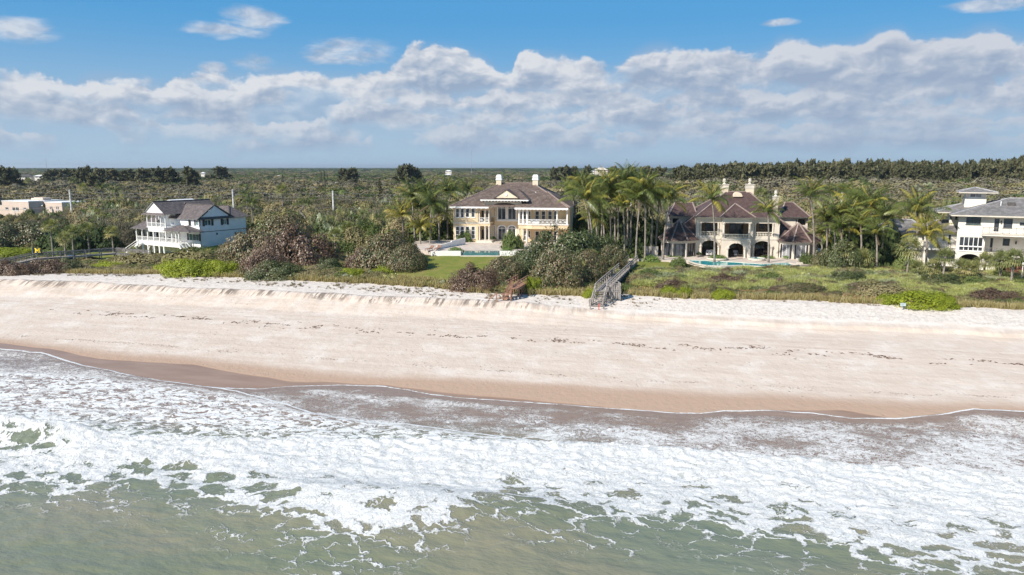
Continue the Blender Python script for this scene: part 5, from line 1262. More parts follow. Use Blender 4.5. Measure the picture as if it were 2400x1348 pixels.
pts = [(-3.1, -.3), (3.1, -.3), (3.1, 2.6)] + [(3.1 - 6.2 * i / 10, 2.65 + .35 * math.sin(i / 10 * 6.3)) for i in range(1, 10)] + [(-3.1, 2.65)]
m = MB(); m.prism(pts, -.3, -.10); m.build('water', M['pool_teal'], pl)
m = MB(); m.box(-3.1, 3.1, -1.25, -.56, -1.3, -.85); m.build('catch_basin', M['pool_teal'], pl)
hw = thing('white_panel_wall', 'white stepped side wall with diagonal brace at the terrace left corner', 'wall', (f0[0] - .6, 126.0, 4.0))
m = MB(); a = Vector((-.2, -1.2, .3)); 
for i, (pa, pb, h) in enumerate([((0, 0), (.5, 4.5), 1.9), ((.5, 4.5), (2.6, 9.5), 2.6), ((2.6, 9.5), (4.9, 13.5), 3.0)]):
    m = MB(); m.bar((pa[0], pa[1], h / 2), (pb[0], pb[1], h / 2 + .2), .2, h); m.build('wall_panel', M['white_trim'], hw)
m = MB(); m.bar((0, 0, 1.9), (2.9, .1, .3), .12, .14); m.bar((0, -.5, .2), (0, 0, 2), .14, .14)
for i in range(5): m.bar((.45 + .45 * i, .05, .25), (.45 + .45 * i, .05, 1.6 - .22 * i), .06, .06)
m.build('railing', M['white_trim'], hw)
def lounger(x, y, z, rz, label, mat='furniture_white', frame='furniture_white', group=None):
    t = thing('sun_lounger', label, 'lounger', (x, y, z), rz, group)
    m = MB(); m.box(-.95, .5, -.33, .33, .32, .42); m.build('seat', M[mat], t); m = MB(); m.bar((.48, 0, .38), (1.05, 0, .8), .66, .09); m.build('backrest', M[mat], t)
    for sx in (-.85, .45):
        for sy in (-.29, .29): q = MB(); q.box(sx - .03, sx + .03, sy - .03, sy + .03, 0, .318); q.build('leg', M[frame], t)
lounger(-14.6, 128.6, zt1, R(60), 'brown wooden lounger at the left corner of the yellow villa terrace', 'wood_brown', 'wood_brown')
lounger(-13.2, 129.2, zt1, R(75), 'second brown wooden lounger, nearer the pool of the yellow villa', 'wood_brown', 'wood_brown')
def hedge_box(x, y, z, w, d, h, label, group=None):
    t = thing('clipped_hedge', label, 'hedge', (x, y, z), 0, group); f = link('foliage', D_hedge, t); f.scale = (w / 2 * 1.05, d / 2 * 1.05, h * 1.5)
    return t
hedge_box(-9.9, 127.6, zt1, 2.6, 1.6, .75, 'clipped green hedge left of the yellow villa pool'); hedge_box(-.9, 127.6, zt1, 2.2, 1.6, .75, 'clipped green hedge right of the yellow villa pool')
def pot(x, y, z, label, mesh, s=.5, mat='stone_pale'):
    t = thing('potted_plant', label, 'planter', (x, y, z)); m = MB(); m.lathe([(.16, 0), (.26, .28), (.3, .45), (.33, .5), (.24, .5)], (0, 0, 0), 10); m.build('pot', M[mat], t)
    f = link('foliage', mesh, t); f.scale = (s, s, s * 1.2); f.location = (0, 0, .45)
p = H1.loc + H1.X * h1x(1005, 1.6) + H1.D * 1.5; pot(p.x, p.y, 6.0, 'stone urn with a leafy plant beside the entrance steps of the yellow villa', D_green[0], .7)

# ================================================================== right villa
H2 = House('cream_villa', 'cream stone villa with plum tile roof, balustraded balconies and two corner pavilions', 1726.7, 135, 4.1, R(-9), 2394 / 460, 1500, 400)
r2 = H2.root
def q2(zx, zy, y=0): return H2.q(zx, zy, y)
def x2(zx, y=0, zy=800): return H2.q(zx, zy, y)[0]
xa, xb = x2(680), x2(1697); ze2 = q2(1180, 572, -.8)[1]; zf2 = q2(1180, 822)[1]; zr2 = q2(1180, 745)[1]
op_u = [H2.rect(725, 972, 635, 800), H2.rect(1390, 1640, 645, 808)]
op_l = [(*H2.rect(748, 950, 850, 1035), 1.0), (*H2.rect(1388, 1592, 858, 1045), 1.0)]
op_l = [(a, b, -.05, d, e) for a, b, c, d, e in op_l]
bx0, bx1 = x2(1000, -1.6), x2(1357, -1.6)
mid_u = H2.rect(1030, 1325, 640, 825, 0); mid_l = (*H2.rect(1030, 1325, 870, 1050, 0)[:2], -.05, q2(1180, 885)[1])
m = MB(); m.wall(xa, xb, -.3, ze2, 0, .45, op_u + op_l + [mid_u, mid_l]); m.box(xa, xa + .4, .452, 14, -.3, ze2); m.box(xb - .4, xb, .452, 14, -.3, ze2); m.build('wall', M['stucco_ivory'], r2)
m = MB(); m.box(xa + .4, xb - .4, .452, 3.6, zf2 - .3, zf2); m.build('balcony_floor', M['stone_pale'], r2)
hh = [H2.rect(790, 920, 650, 800, 3.6), H2.rect(1090, 1260, 645, 790, 3.6), H2.rect(1455, 1530, 645, 705, 3.6), H2.rect(1540, 1620, 650, 800, 3.6)]
hl2 = [(x2(a, 3.6), x2(b, 3.6), -.04, 2.7) for a, b in ((770, 935), (1090, 1250), (1410, 1560))]
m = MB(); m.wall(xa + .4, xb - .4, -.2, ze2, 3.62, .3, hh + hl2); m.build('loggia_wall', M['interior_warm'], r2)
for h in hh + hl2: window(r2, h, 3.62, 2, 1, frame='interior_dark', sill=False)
for (a, b, zt_) in ((op_u[0][0], op_u[0][1], op_u[0][3]), (op_u[1][0], op_u[1][1], op_u[1][3])):
    balustrade(r2, (a, .2), (b, .2), op_u[0][2] - .02, .9, 'stone_pale', .27)
    for cx in (a + .22, b - .22): column(r2, cx, .22, op_u[0][2], zt_, .17)
for (a, b, c, d, e) in op_l:
    for cx in (a - .12, b + .12): column(r2, cx, -.22, 0, d - e, .2)
    for ia, ib in ((a - .35, a + .1), (b - .1, b + .35)): m = MB(); m.box(ia, ib, -.4, -.003, d - e, d - e + .16); m.build('impost', M['stone_pale'], r2)
# projecting centre bay
YB = -1.6
lo = (*H2.rect(1080, 1262, 885, 1070, YB), .95); lo = (lo[0], lo[1], -.05, lo[3], .95); zfb = q2(1180, 845, YB)[1]; zcap = q2(1180, 850, YB)[1]
m = MB(); m.wall(bx0, bx1, -.3, zfb, YB, .4, [lo]); m.box(bx0, bx0 + .4, YB + .402, -.002, -.3, zfb); m.box(bx1 - .4, bx1, YB + .402, -.002, -.3, zfb); m.box(bx0 + .402, bx1 - .402, YB + .402, .5, zfb - .3, zfb - .001); m.build('centre_bay', M['stucco_ivory'], r2)
m = MB(); m.box(bx0 - .12, bx1 + .12, YB - .12, 0 - .003, zfb + .001, zfb + .12); m.build('bay_cornice', M['stone_pale'], r2)
balustrade(r2, (bx0 + .1, YB + .2), (bx1 - .1, YB + .2), zfb + .12, .92, 'stone_pale', .27)
for sx in (bx0 + .2, bx1 - .2): balustrade(r2, (sx, YB + .3), (sx, -.1), zfb + .12, .92, 'stone_pale', .3)
ztb = q2(1180, 640, YB + .3)[1]
for cx in (bx0 + .3, bx1 - .3): column(r2, cx, YB + .35, zfb + .12, ztb, .22); 
for cx in (lo[0] - .22, lo[1] + .22): column(r2, cx, YB - .25, 0, lo[3] - .95, .17)
for ia, ib in ((lo[0] - .45, lo[0] + .06), (lo[1] - .06, lo[1] + .45)): m = MB(); m.box(ia, ib, YB - .45, YB - .003, lo[3] - .95, lo[3] - .80); m.build('impost', M['stone_pale'], r2)
m = MB(); m.box((lo[0] + lo[1]) / 2 - .12, (lo[0] + lo[1]) / 2 + .12, YB - .1, YB - .003, lo[3] - .05, lo[3] + .35); m.build('keystone', M['stone_pale'], r2)
m = MB(); m.box(bx0, bx1, YB + .1, YB + .6, ztb, q2(1180, 577, YB)[1]); m.box(bx0, bx0 + .4, YB + .601, -.002, ztb, q2(1180, 577, YB)[1]); m.box(bx1 - .4, bx1, YB + .601, -.002, ztb, q2(1180, 577, YB)[1]); m.build('bay_lintel', M['stucco_ivory'], r2)
m = MB(); m.box(xa - .05, bx0 - .13, -.09, -.002, zf2 - .25, zf2 - .05); m.box(bx1 + .13, xb + .05, -.09, -.002, zf2 - .25, zf2 - .05); m.box(xa - .05, bx0 - .1, -.09, -.002, ze2 - .25, ze2); m.box(bx1 + .1, xb + .05, -.09, -.002, ze2 - .25, ze2); m.build('string_course', M['stone_pale'], r2)
# main roof
zr_ = q2(1190, 258, 7.5)[1]
mf, mr_ = hip(x2(672, -.9, 575), x2(1712, -.9, 575), -.9, 16, ze2 + .02, x2(1055, 7.5, 258), x2(1328, 7.5, 258), 7.5, zr_); roof(r2, mf, 'roof_plum', ridges=mr_, course=.34)
zk = q2(1183, 405, 1.5)[1]
mf, mr_ = hip(bx0 - .6, bx1 + .6, YB - .7, 6, ze2 + .05, (bx0 + bx1) / 2, (bx0 + bx1) / 2, 2.0, zk); roof(r2, mf, 'roof_plum', ridges=mr_[:2], course=.34)
m = MB(); cx, cz = q2(1190, 318, 5.6); rr = .85; yv = 5.2
pts = [(cx + rr * math.cos(math.pi * i / 12), yv, cz + rr * math.sin(math.pi * i / 12)) for i in range(13)]
m.wedge(pts[::-1], (0, -1, 0), 2.2); m.build('round_dormer', M['stucco_cream'], r2)
def urn_chimney(a, b, ty, by, Yc, ut, dep=1.6):
    x0, x1 = q2(a, ty + 20, Yc)[0], q2(b, ty + 20, Yc)[0]; z1 = q2((a + b) / 2, ty, Yc)[1]; z0 = q2((a + b) / 2, by, Yc)[1] - 1.6; zu = q2((a + b) / 2, ut, Yc)[1]
    m = MB(); m.box(x0 + .08, x1 - .08, Yc + .08, Yc + dep - .08, z0, z1 - .9); o = m.build('chimney', M['stucco_cream'], r2)
    m = MB(); m.box(x0 + .03, x1 - .03, Yc + .03, Yc + dep - .03, z1 - .9, z1 - .12); m.box(x0 - .08, x1 + .08, Yc - .08, Yc + dep + .08, z1 - .119, z1); m.build('chimney_cap', M['stone_pale'], o)
    h = zu - z1; c = ((x0 + x1) / 2, Yc + dep / 2, z1)
    m = MB(); m.lathe([(.30, 0), (.30, h * .12), (.17, h * .2), (.2, h * .32), (.33, h * .42), (.36, h * .55), (.22, h * .66), (.30, h * .76), (.30, h * .88), (.18, h * .97), (.02, h)], c, 12); m.build('chimney_urn', M['stone_pale'], o)
urn_chimney(983, 1085, 165, 280, 7.2, 98); urn_chimney(1295, 1398, 165, 295, 7.2, 96); urn_chimney(1628, 1696, 312, 475, 4.5, 243, 1.1)
# wings behind: loggia storeys with hip roofs, steep lean-to roofs down to the pavilions
for sg, (w0, w1, e0, e1, r0, r1x, zt_, ztr) in ((-1, (330, 690, 345, 700, 430, 640, 553, 390)), (1, (1720, 2050, 1700, 2085, 1770, 1868, 566, 388))):
    yw = 5.5; X0, X1 = q2(w0, 600, yw)[0], q2(w1, 600, yw)[0]; zz = q2((w0 + w1) / 2, zt_, yw)[1]; zl = q2((w0 + w1) / 2, 672, yw)[1]
    ho = [(*H2.rect(370, 475, 582, 650, yw),)] if sg < 0 else [(*H2.rect(1900, 2035, 590, 665, yw),)]
    m = MB(); m.wall(X0, X1, -.2, zz, yw, .35, ho); m.box(X0, X0 + .3, yw + .352, yw + 7, -.2, zz); m.box(X1 - .3, X1, yw + .352, yw + 7, -.2, zz); m.build('wing_wall', M['stucco_ivory'], r2)
    h0 = ho[0]; window(r2, h0, yw + 1.5, 2, 1, frame='interior_dark', sill=False); column(r2, h0[0] + .3, yw + .17, h0[2], h0[3], .14)
    mf, mr_ = hip(q2(e0, zt_, yw - .8)[0], q2(e1, zt_, yw - .8)[0], yw - .8, yw + 9, zz + .02, q2(r0, ztr, yw + 4)[0], q2(r1x, ztr, yw + 4)[0], yw + 4, q2((r0 + r1x) / 2, ztr, yw + 4)[1]); roof(r2, mf, 'roof_plum', ridges=mr_, course=.34)
zlt = ze2 - .15; pv = []
for sg, xm, xo, zlo in ((-1, xa, x2(300, 1.5), 850), (1, xb, x2(2100, 1.5), 870)):
    zl = q2(1180, zlo - 30, 1.2)[1]
    A, B, C_, D_ = (xm + sg * .02, 3.6, zlt), (xm + sg * .02, 9, zlt), (xo, 9, zl), (xo, -.4, zl); E_ = (xm + sg * .02, -.4, zl)
    roof(r2, [([D_, C_, B, A] if sg > 0 else [C_, D_, A, B], (0, 1)), ([E_, D_, A] if sg > 0 else [D_, E_, A], (0, 1))], 'roof_plum', name='side_roof', ridges=[(A, D_)], course=.34)
# octagonal pavilions
for sg, (cx_, e0, e1, zeave, apx, apz, glassy) in ((-1, (468, 215, 720, 857, 490, 600, 'glass')), (1, (1915, 1640, 2200, 876, 1905, 640, 'glass_curtain'))):
    yc = 1.2; xe0, xe1 = x2(e0, yc, zeave), x2(e1, yc, zeave); Rr = (xe1 - xe0) / 2; cx = (xe0 + xe1) / 2; ze_ = q2(cx_, zeave, yc - Rr)[1]; za = q2(apx, apz, yc)[1]; cy = yc
    oc = lambda r_, k: (cx + r_ * math.cos(R(22.5 + 45 * k)), cy + r_ * math.sin(R(22.5 + 45 * k)))
    fs = []; rd = []
    for k in range(8):
        a, b = oc(Rr * 1.04, k), oc(Rr * 1.04, k + 1); fs.append(([(*a, ze_), (*b, ze_), (cx, cy, za)], (0, 1))); rd.append(((*a, ze_), (cx, cy, za)))
    roof(r2, fs, 'roof_plum', name='pavilion_roof', ridges=rd, course=.34, soffit='stone_pale')
    Rw_ = Rr * .90
    for k in range(8):
        a, b = Vector((*oc(Rw_, k), 0)), Vector((*oc(Rw_, k + 1), 0)); d = (b - a); L = d.length; ang = math.atan2(d.y, d.x)
        if (a + b).y / 2 - cy > Rw_ * .3: continue
        pnl = bpy.data.objects.new('pavilion_wall', None)
        m = MB(); m.M = Matrix.Translation(a) @ Matrix.Rotation(ang, 4, 'Z'); hz = ze_ - .1
        w0, w1 = L * .20, L * .80
        m.wall(0, L, -.3, hz, 0, .25, [(w0, w1, .05, hz - .45)]); m.box(-.1, L + .1, -.12, -.001, hz - .28, hz)
        o = m.build('pavilion_wall', M['stucco_ivory'], r2)
        f = MB(); f.M = m.M
        for u in (w0, (w0 + w1) / 2 - .04, w1 - .08): f.box(u, u + .08, .05, .15, .05, hz - .45)
        f.box(w0, w1, .051, .149, hz - .53, hz - .45); f.box(w0, w1, .051, .149, .05, .15); f.build('door_frame', M['white_trim'] if sg > 0 else M['shutter_dark'], o)
        g = MB(); g.M = m.M; g.box(w0, w1, .12, .14, .05, hz - .45); g.build('pane', M[glassy], o)
        for ua, ub in ((w0 - L * .11, w0 - .02), (w1 + .02, w1 + L * .11)): s_ = MB(); s_.M = m.M; s_.box(ua, ub, -.07, -.01, .05, hz - .45); s_.build('shutter', M['shutter_dark'], o)
# furniture inside the arches
def armchair(px, y, label, mat='furniture_dark', grp='armchairs in the ground floor loggia of the cream villa'):
    p = H2.loc + H2.X * x2(px, y) + H2.D * y; t = thing('armchair', label, 'armchair', p, R(-9), grp)
    m = MB(); m.box(-.42, .42, -.4, .4, .15, .45); m.build('seat', M[mat], t); m = MB(); m.box(-.42, .42, .402, .55, .15, 1.0); m.build('backrest', M[mat], t)
    for s_ in (-1, 1): m = MB(); m.box(s_ * .45 - .06, s_ * .45 + .06, -.4, .4, .1, .66); m.build('arm', M[mat], t)
for px, y, lb, mt in ((800, 1.8, 'dark armchair left inside the left arch of the cream villa', 'furniture_dark'), (845, 1.2, 'pale armchair in the middle of the left arch of the cream villa', 'furniture_white'), (895, 1.8, 'pale armchair right inside the left arch of the cream villa', 'furniture_white'),
                      (1120, .6, 'dark armchair left inside the central arch of the cream villa', 'furniture_dark'), (1180, 1.0, 'pale armchair in the middle of the central arch of the cream villa', 'furniture_white'), (1235, .6, 'dark armchair right inside the central arch of the cream villa', 'furniture_dark'),
                      (1420, 1.2, 'dark armchair left inside the right arch of the cream villa', 'furniture_dark'), (1540, 1.2, 'dark armchair right inside the right arch of the cream villa', 'furniture_dark')): armchair(px, y, lb, mt)
p = H2.loc + H2.X * x2(1480, 1.5) + H2.D * 1.5; t_ = thing('dining_table', 'dark dining table inside the right arch of the cream villa', 'table', p, R(-9))
m = MB(); m.box(-.9, .9, -.5, .5, .7, .76); m.build('table_top', M['furniture_dark'], t_)
for sx in (-.8, .8):
    for sy in (-.4, .4): m = MB(); m.box(sx - .04, sx + .04, sy - .04, sy + .04, 0, .698); m.build('leg', M['furniture_dark'], t_)
# terrace, pool, planters of the cream villa
def g2(px, py, z=4.1): p = on_z(px, py, z); return p.x, p.y
ZT = 4.06
cx0, cx1 = g2(1612, 618)[0], g2(1868, 622)[0]
yfront = 121.6
front = []
for i in range(25):
    u = i / 24; a = g2(1614 + (1868 - 1614) * u, float(np.interp(u, [0, .06, .16, .3, .45, .6, .75, .9, 1], [613, 618.5, 623, 624, 622.5, 624, 626.5, 626, 621])), ZT)
    front.append(a)
dk = [(x, y - .55) for x, y in front] + [(cx1 + 3.5, front[-1][1] + .8), (cx1 + 7, 127), (64, 130), (64, 150), (20, 152), (20, 131.5), (cx0 - 4, 130), (cx0 - .6, front[0][1] + 1)]
m = MB(); m.prism(dk, 2.6, ZT); tag(m.build('pool_terrace', M['paving']), 'pale stone terrace round the turquoise pool of the cream villa', 'terrace')
pl = thing('turquoise_swimming_pool', 'turquoise freeform swimming pool in front of the cream villa', 'pool', (front[12][0], front[12][1], ZT))
o_ = Vector((front[12][0], front[12][1], 0)); back = [(x, y) for x, y in [(front[-1][0] - .6, front[-1][1] + 2.6), (front[18][0], front[18][1] + 3.6), (front[12][0], front[12][1] + 4.4), (front[6][0], front[6][1] + 7.0), (front[2][0], front[2][1] + 5.2), (front[0][0] - .1, front[0][1] + 2.4)]]
wp = [(x - o_.x, y - o_.y) for x, y in front[1:-1] + back]
m = MB(); m.prism(wp, .006, .05); m.build('water', M['pool_turquoise'], pl)
m = MB()
for (a, b) in zip(front, front[1:]): m.bar((a[0] - o_.x, a[1] - o_.y - .3, .05), (b[0] - o_.x + .02, b[1] - o_.y - .3, .05), .55, .14)
bk = [front[-1]] + back + [front[0]]
for (a, b) in zip(bk, bk[1:]): m.bar((a[0] - o_.x, a[1] - o_.y, .05), (b[0] - o_.x, b[1] - o_.y, .05), .5, .12)
m.build('pool_coping', M['stone_pale'], pl)
m = MB()
for (a, b) in zip(front, front[1:]): m.face([(a[0] - o_.x, a[1] - o_.y - .57, -1.9), (b[0] - o_.x, b[1] - o_.y - .57, -1.9), (b[0] - o_.x, b[1] - o_.y - .57, -.02), (a[0] - o_.x, a[1] - o_.y - .57, -.02)])
m.build('pool_wall', M['stone_pale'], pl)
def planter(px, py, r_, label, plant=True):
    x, y = g2(px, py, ZT); t = thing('round_planter', label, 'planter', (x, y, ZT)); m = MB(); m.lathe([(r_, .07), (r_, .34), (r_ - .14, .34), (r_ - .15, .25)], (0, 0, 0), 20); m.build('rim', M['stone_pale'], t)
    f = link('foliage', D_hedge, t); f.scale = (r_ * .9, r_ * .9, .95); f.location = (0, 0, .22); return x, y
planter(1681, 608, 1.9, 'round planter with a clipped hedge ring at the back of the turquoise pool')
xs_, ys_ = g2(1773, 610, ZT); sp = thing('hot_tub', 'round raised spa with a pale rim at the right back edge of the turquoise pool', 'hot tub', (xs_, ys_, ZT))
m = MB(); m.lathe([(1.5, .06), (1.5, .42), (1.2, .42), (1.2, .3)], (0, 0, 0), 20); m.build('rim', M['stone_pale'], sp); m = MB(); m.prism([(1.2 * math.cos(i * .314), 1.2 * math.sin(i * .314)) for i in range(20)], .25, .33); m.build('water', M['pool_turquoise'], sp)
for (px, py, w, lb) in ((1797, 606, 3.0, 'clipped green hedge behind the spa of the cream villa'), (1845, 606, 1.9, 'clipped green hedge left of the white sofa on the cream villa terrace'), (1590, 602, 5.0, 'long low clipped hedge before the left pavilion of the cream villa'), (1540, 598, 3.2, 'short clipped hedge beside the left garden wall of the cream villa')):
    x, y = g2(px, py, ZT); hedge_box(x, y, ZT if px > 1620 else ZT - .2, w, 1.3, .6, lb)
x, y = g2(1867, 607, ZT); t_ = thing('terrace_sofa', 'white outdoor sofa at the right end of the cream villa terrace', 'sofa', (x, y, ZT), R(-9))
m = MB(); m.box(-1, 1, -.4, .4, .1, .45); m.build('seat', M['furniture_white'], t_); m = MB(); m.box(-1, 1, .402, .6, .1, .85); m.build('backrest', M['furniture_white'], t_)
for s_ in (-1, 1): m = MB(); m.box(s_ * 1.1 - .1, s_ * 1.1 + .1, -.4, .6, .1, .65); m.build('arm', M['furniture_white'], t_)
x, y = g2(1874, 628, 3.4); m = MB(); m.box(-.5, .5, -.2, .25, -.4, 1.1); m.box(-.2, 1.2, -.3, .2, -.4, .5); o = m.build('stone_steps', M['stone_pale']); o.location = (x, y, 3.3); tag(o, 'pale stone end block at the right tip of the turquoise pool', 'steps')
p0 = H2.loc + H2.X * x2(-60, -1) + H2.D * -1; gw = thing('garden_wall', 'low cream garden wall left of the cream villa among the palm trunks', 'wall', p0, R(-9))
m = MB(); m.box(0, x2(225, -1) - x2(-60, -1), 0, .3, -.5, 1.75); m.build('wall_panel', M['stucco_ivory'], gw)
pot((H2.loc + H2.X * x2(720, -1)).x, (H2.loc + H2.X * x2(720, -1) + H2.D * -1).y, ZT, 'dark potted plant at the left arch of the cream villa', D_dark[0], .6)
# ================================================================== white beach house on the left
A3 = R(-31)                                                   # front wall runs away to the left
H3 = House('white_beach_house', 'white clapboard beach house with dark shingle roofs, columned porch and a gabled balcony', 472, 148, 4.4, R(-31), 2400 / 340, 280, 440)
r3 = H3.root
# local frame: x to the right along the front wall (0 = near corner, negative to the left), y inland along the right wall
class Side:                                                   # the right wall plane x = 0
    def q(s, zx, zy):
        r = ray(280 + zx / H3.zoom, 440 + zy / H3.zoom); o = Vector((0, 0, CAM_H)); p = o + r * ((H3.loc - o).dot(H3.X) / r.dot(H3.X)); return (p - H3.loc).dot(H3.D), p.z - H3.loc.z
    def rect(s, x0, x1, y0, y1): a = s.q(x0, (y0 + y1) / 2)[0]; b = s.q(x1, (y0 + y1) / 2)[0]; xm = (x0 + x1) / 2; return a, b, s.q(xm, y1)[1], s.q(xm, y0)[1]
SD = Side()
x3 = lambda zx, y=0, zy=700: H3.q(zx, zy, y)[0]
ZE3 = 5.75
XG = x3(915)                                                  # where the gabled balcony wing begins
XLo = x3(450, -.5); LEN = x3(280, -2.6)
DP = SD.q(2095, 600)[0]
hf = [H3.rect(1140, 1185, 525, 620), H3.rect(1262, 1315, 535, 628), H3.rect(1150, 1318, 765, 875)]
m = MB(); m.wall(XG, 0, -1.5, ZE3, 0, .25, hf); m.build('front_wall', M['white_trim'], r3)
window(r3, hf[0], 0, 1, 2, glass='glass', frame='shutter_dark'); window(r3, hf[1], 0, 2, 1, glass='glass_green', frame='white_trim', shutters=.38); window(r3, hf[2], 0, 3, 1, glass='glass_green', frame='white_trim', shutters=.45)
# side wall (built along +y)
SDM = Matrix.Rotation(math.pi / 2, 4, 'Z')
sidew = bpy.data.objects.new('side_wall', None)
hs = [SD.rect(1412, 1515, 532, 628), SD.rect(1712, 1768, 518, 610), SD.rect(1945, 1990, 735, 795)]
m = MB(); m.M = SDM; m.wall(.002, DP, -1.5, ZE3, -.0, .25, hs); so = m.build('side_wall', M['white_trim'], r3)
m = MB(); m.M = SDM; z_ = SD.q(1700, 707)[1]; m.box(.01, DP, -.03, -.001, z_ - .06, z_ + .06); m.build('belt_board', M['roof_grey_trim'], so)
for i, h in enumerate(hs):
    x0, x1, z0, z1 = h; m = MB(); m.M = SDM
    for k in range(3): xx = x0 + (x1 - x0 - .08) * k / 2; m.box(xx, xx + .08, .04, .14, z0, z1)
    m.box(x0, x1, .041, .139, z0, z0 + .07); m.box(x0, x1, .041, .139, z1 - .07, z1); o = m.build('window', M['white_trim'], so)
    g = MB(); g.M = SDM; g.box(x0 + .002, x1 - .002, .10, .12, z0, z1); g.build('pane', M['glass_green'], o)
    for (a, b) in ((x0 - .55, x0 - .04), (x1 + .04, x1 + .55)): s_ = MB(); s_.M = SDM; s_.box(a, b, -.07, -.01, z0 - .06, z1 + .06); s_.build('shutter', M['shutter_dark'], o)
p = SD.q(1612, 762); m = MB(); m.M = SDM; m.box(p[0] - .15, p[0] + .15, -.12, -.001, p[1] - .2, p[1] + .2); m.build('vent_box', M['roof_grey_trim'], so)
m = MB(); m.box(XG, -.3, DP - .25, DP - .002, -1.5, ZE3); m.build('rear_wall', M['white_trim'], r3)
# roof of the main block: gable end to the right with a pent, hip behind
ov = .55; gx = SD.q(1850, 480)[0]; ymid = gx / 2; zrg = SD.q(1580, 285)[1]
Rf = []
P0 = (XG - 1.2, -ov, ZE3 - .1); P1 = (ov * .6, -ov, ZE3 - .1); P2 = (ov * .6 - .9, ymid, zrg); P3 = (XG - 4.0, ymid, zrg)
Rf.append(([P0, P1, P2, P3], (0, 1)))
Rf.append(([(ov * .6, gx + ov, ZE3 - .1), (XG - 1, gx + ov, ZE3 - .1), P3, P2], (0, 1)))
roof(r3, Rf, 'roof_shingle', ridges=[(P3, P2)], ridge_mat='roof_grey_trim', course=.3, lift=.02)
m = MB(); m.wedge([(-.05, .6, ZE3 + .25), (-.05, gx - .4, ZE3 + .25), (-.05, ymid, zrg - .25)], (1, 0, 0), .15); m.build('gable', M['white_trim'], r3)
m = MB(); m.wedge([(ov * .75, -ov, ZE3 - .12), (ov * .75, gx + ov, ZE3 - .12), (-.02, gx - .1, ZE3 + .32), (-.02, .3, ZE3 + .32)], (1, 0, .5), .10)
m.bar((.22, -ov, ZE3 - .05), (-.2, ymid, zrg + .02), .3, .16); m.bar((.22, gx + ov, ZE3 - .05), (-.2, ymid, zrg + .02), .3, .16); m.build('gable_trim', M['roof_grey_trim'], r3)
f, rd = hip(-9, ov, gx - 1.0, DP + ov, ZE3 - .05, -6, -3.2, (gx + DP) / 2 + .2, SD.q(1960, 310)[1]); roof(r3, f, 'roof_shingle', ridges=rd, ridge_mat='roof_grey_trim', course=.3, lift=.02)
# gabled balcony wing, projecting slightly, long porch below
YB3 = -2.6
b0, b1 = H3.rect(450, 750, 500, 600, YB3)[:2]; zg0 = H3.q(600, 445, YB3)[1]; zgp = H3.q(568, 240, YB3)[1]; zbf = H3.q(600, 655, YB3)[1]; gm3 = x3(572, YB3, 300)
bm = (b0 + b1) / 2; HG = zgp
m = MB(); m.box(b0 - .3, XG, YB3 + 2.6 + .3, YB3 + 2.9 + .25, -1.5, zg0); m.box(b0 - .2, b0, YB3 + 2.9, 9, -1.5, zg0); m.build('wing_wall', M['white_trim'], r3)
m = MB(); m.box(b0 - .2, XG + .3, YB3, .6, zbf - .95, zbf); m.build('balcony_floor', M['white_trim'], r3)
for i in range(5): xx = b0 + (b1 - b0) * i / 4; column(r3, xx + .05, YB3 + .1, zbf, zg0 + .02, .09, 'white_trim', square=True)
balustrade(r3, (b0, YB3 + .1), (b1, YB3 + .1), zbf, .95, 'white_trim', .16, 'picket'); balustrade(r3, (b1, YB3 + .1), (XG + .2, YB3 + .1), zbf, .95, 'white_trim', .16, 'picket')
m = MB(); m.box(b0 - .2, XG + .2, YB3 - .05, .4, zg0 - .02, zg0 + .14); m.build('balcony_ceiling', M['white_trim'], r3)
RY = 10.5
roof(r3, [([(b1 + .55, YB3 - .4, zg0 + .15), (b1 + .55, RY, zg0 + .15), (bm, RY, HG + .1), (bm, YB3 - .4, HG + .1)], (0, 1)), ([(b0 - .55, RY, zg0 + .15), (b0 - .55, YB3 - .4, zg0 + .15), (bm, YB3 - .4, HG + .1), (bm, RY, HG + .1)], (0, 1))], 'roof_shingle', ridges=[((bm, YB3 - .4, HG + .1), (bm, RY, HG + .1))], ridge_mat='roof_grey_trim', course=.3, lift=.02)
m = MB(); m.wedge([(b0 - .25, YB3 - .1, zg0 + .3), (b1 + .25, YB3 - .1, zg0 + .3), (bm, YB3 - .1, HG - .15)], (0, -1, 0), .14); m.build('gable', M['white_trim'], r3)
roof(r3, [([(b0 - .8, YB3 - .75, zg0 - .05), (b1 + .8, YB3 - .75, zg0 - .05), (b1 + .3, YB3 - .1, zg0 + .36), (b0 - .3, YB3 - .1, zg0 + .36)], (0, 1))], 'roof_shingle', name='pent_roof', course=.3, lift=.02)
# cross wing roof filling between the gable wing and the main block
roof(r3, [([(b1 - .2, -ov + .3, ZE3 - .12), (XG + 1.5, -ov + .3, ZE3 - .12), (XG - 2.0, ymid, zrg + .3), (bm + 1, ymid, zrg + .3)], (0, 1))], 'roof_shingle', name='valley_roof', course=.3, lift=.02)
dw = H3.rect(830, 875, 490, 575, .3); o = window(r3, dw, .3, 1, 1, frame='shutter_dark', sill=False)
m = MB(); m.box(b0, XG, .5, .62, zbf, zg0); m.build('balcony_back_wall', M['white_trim'], r3)
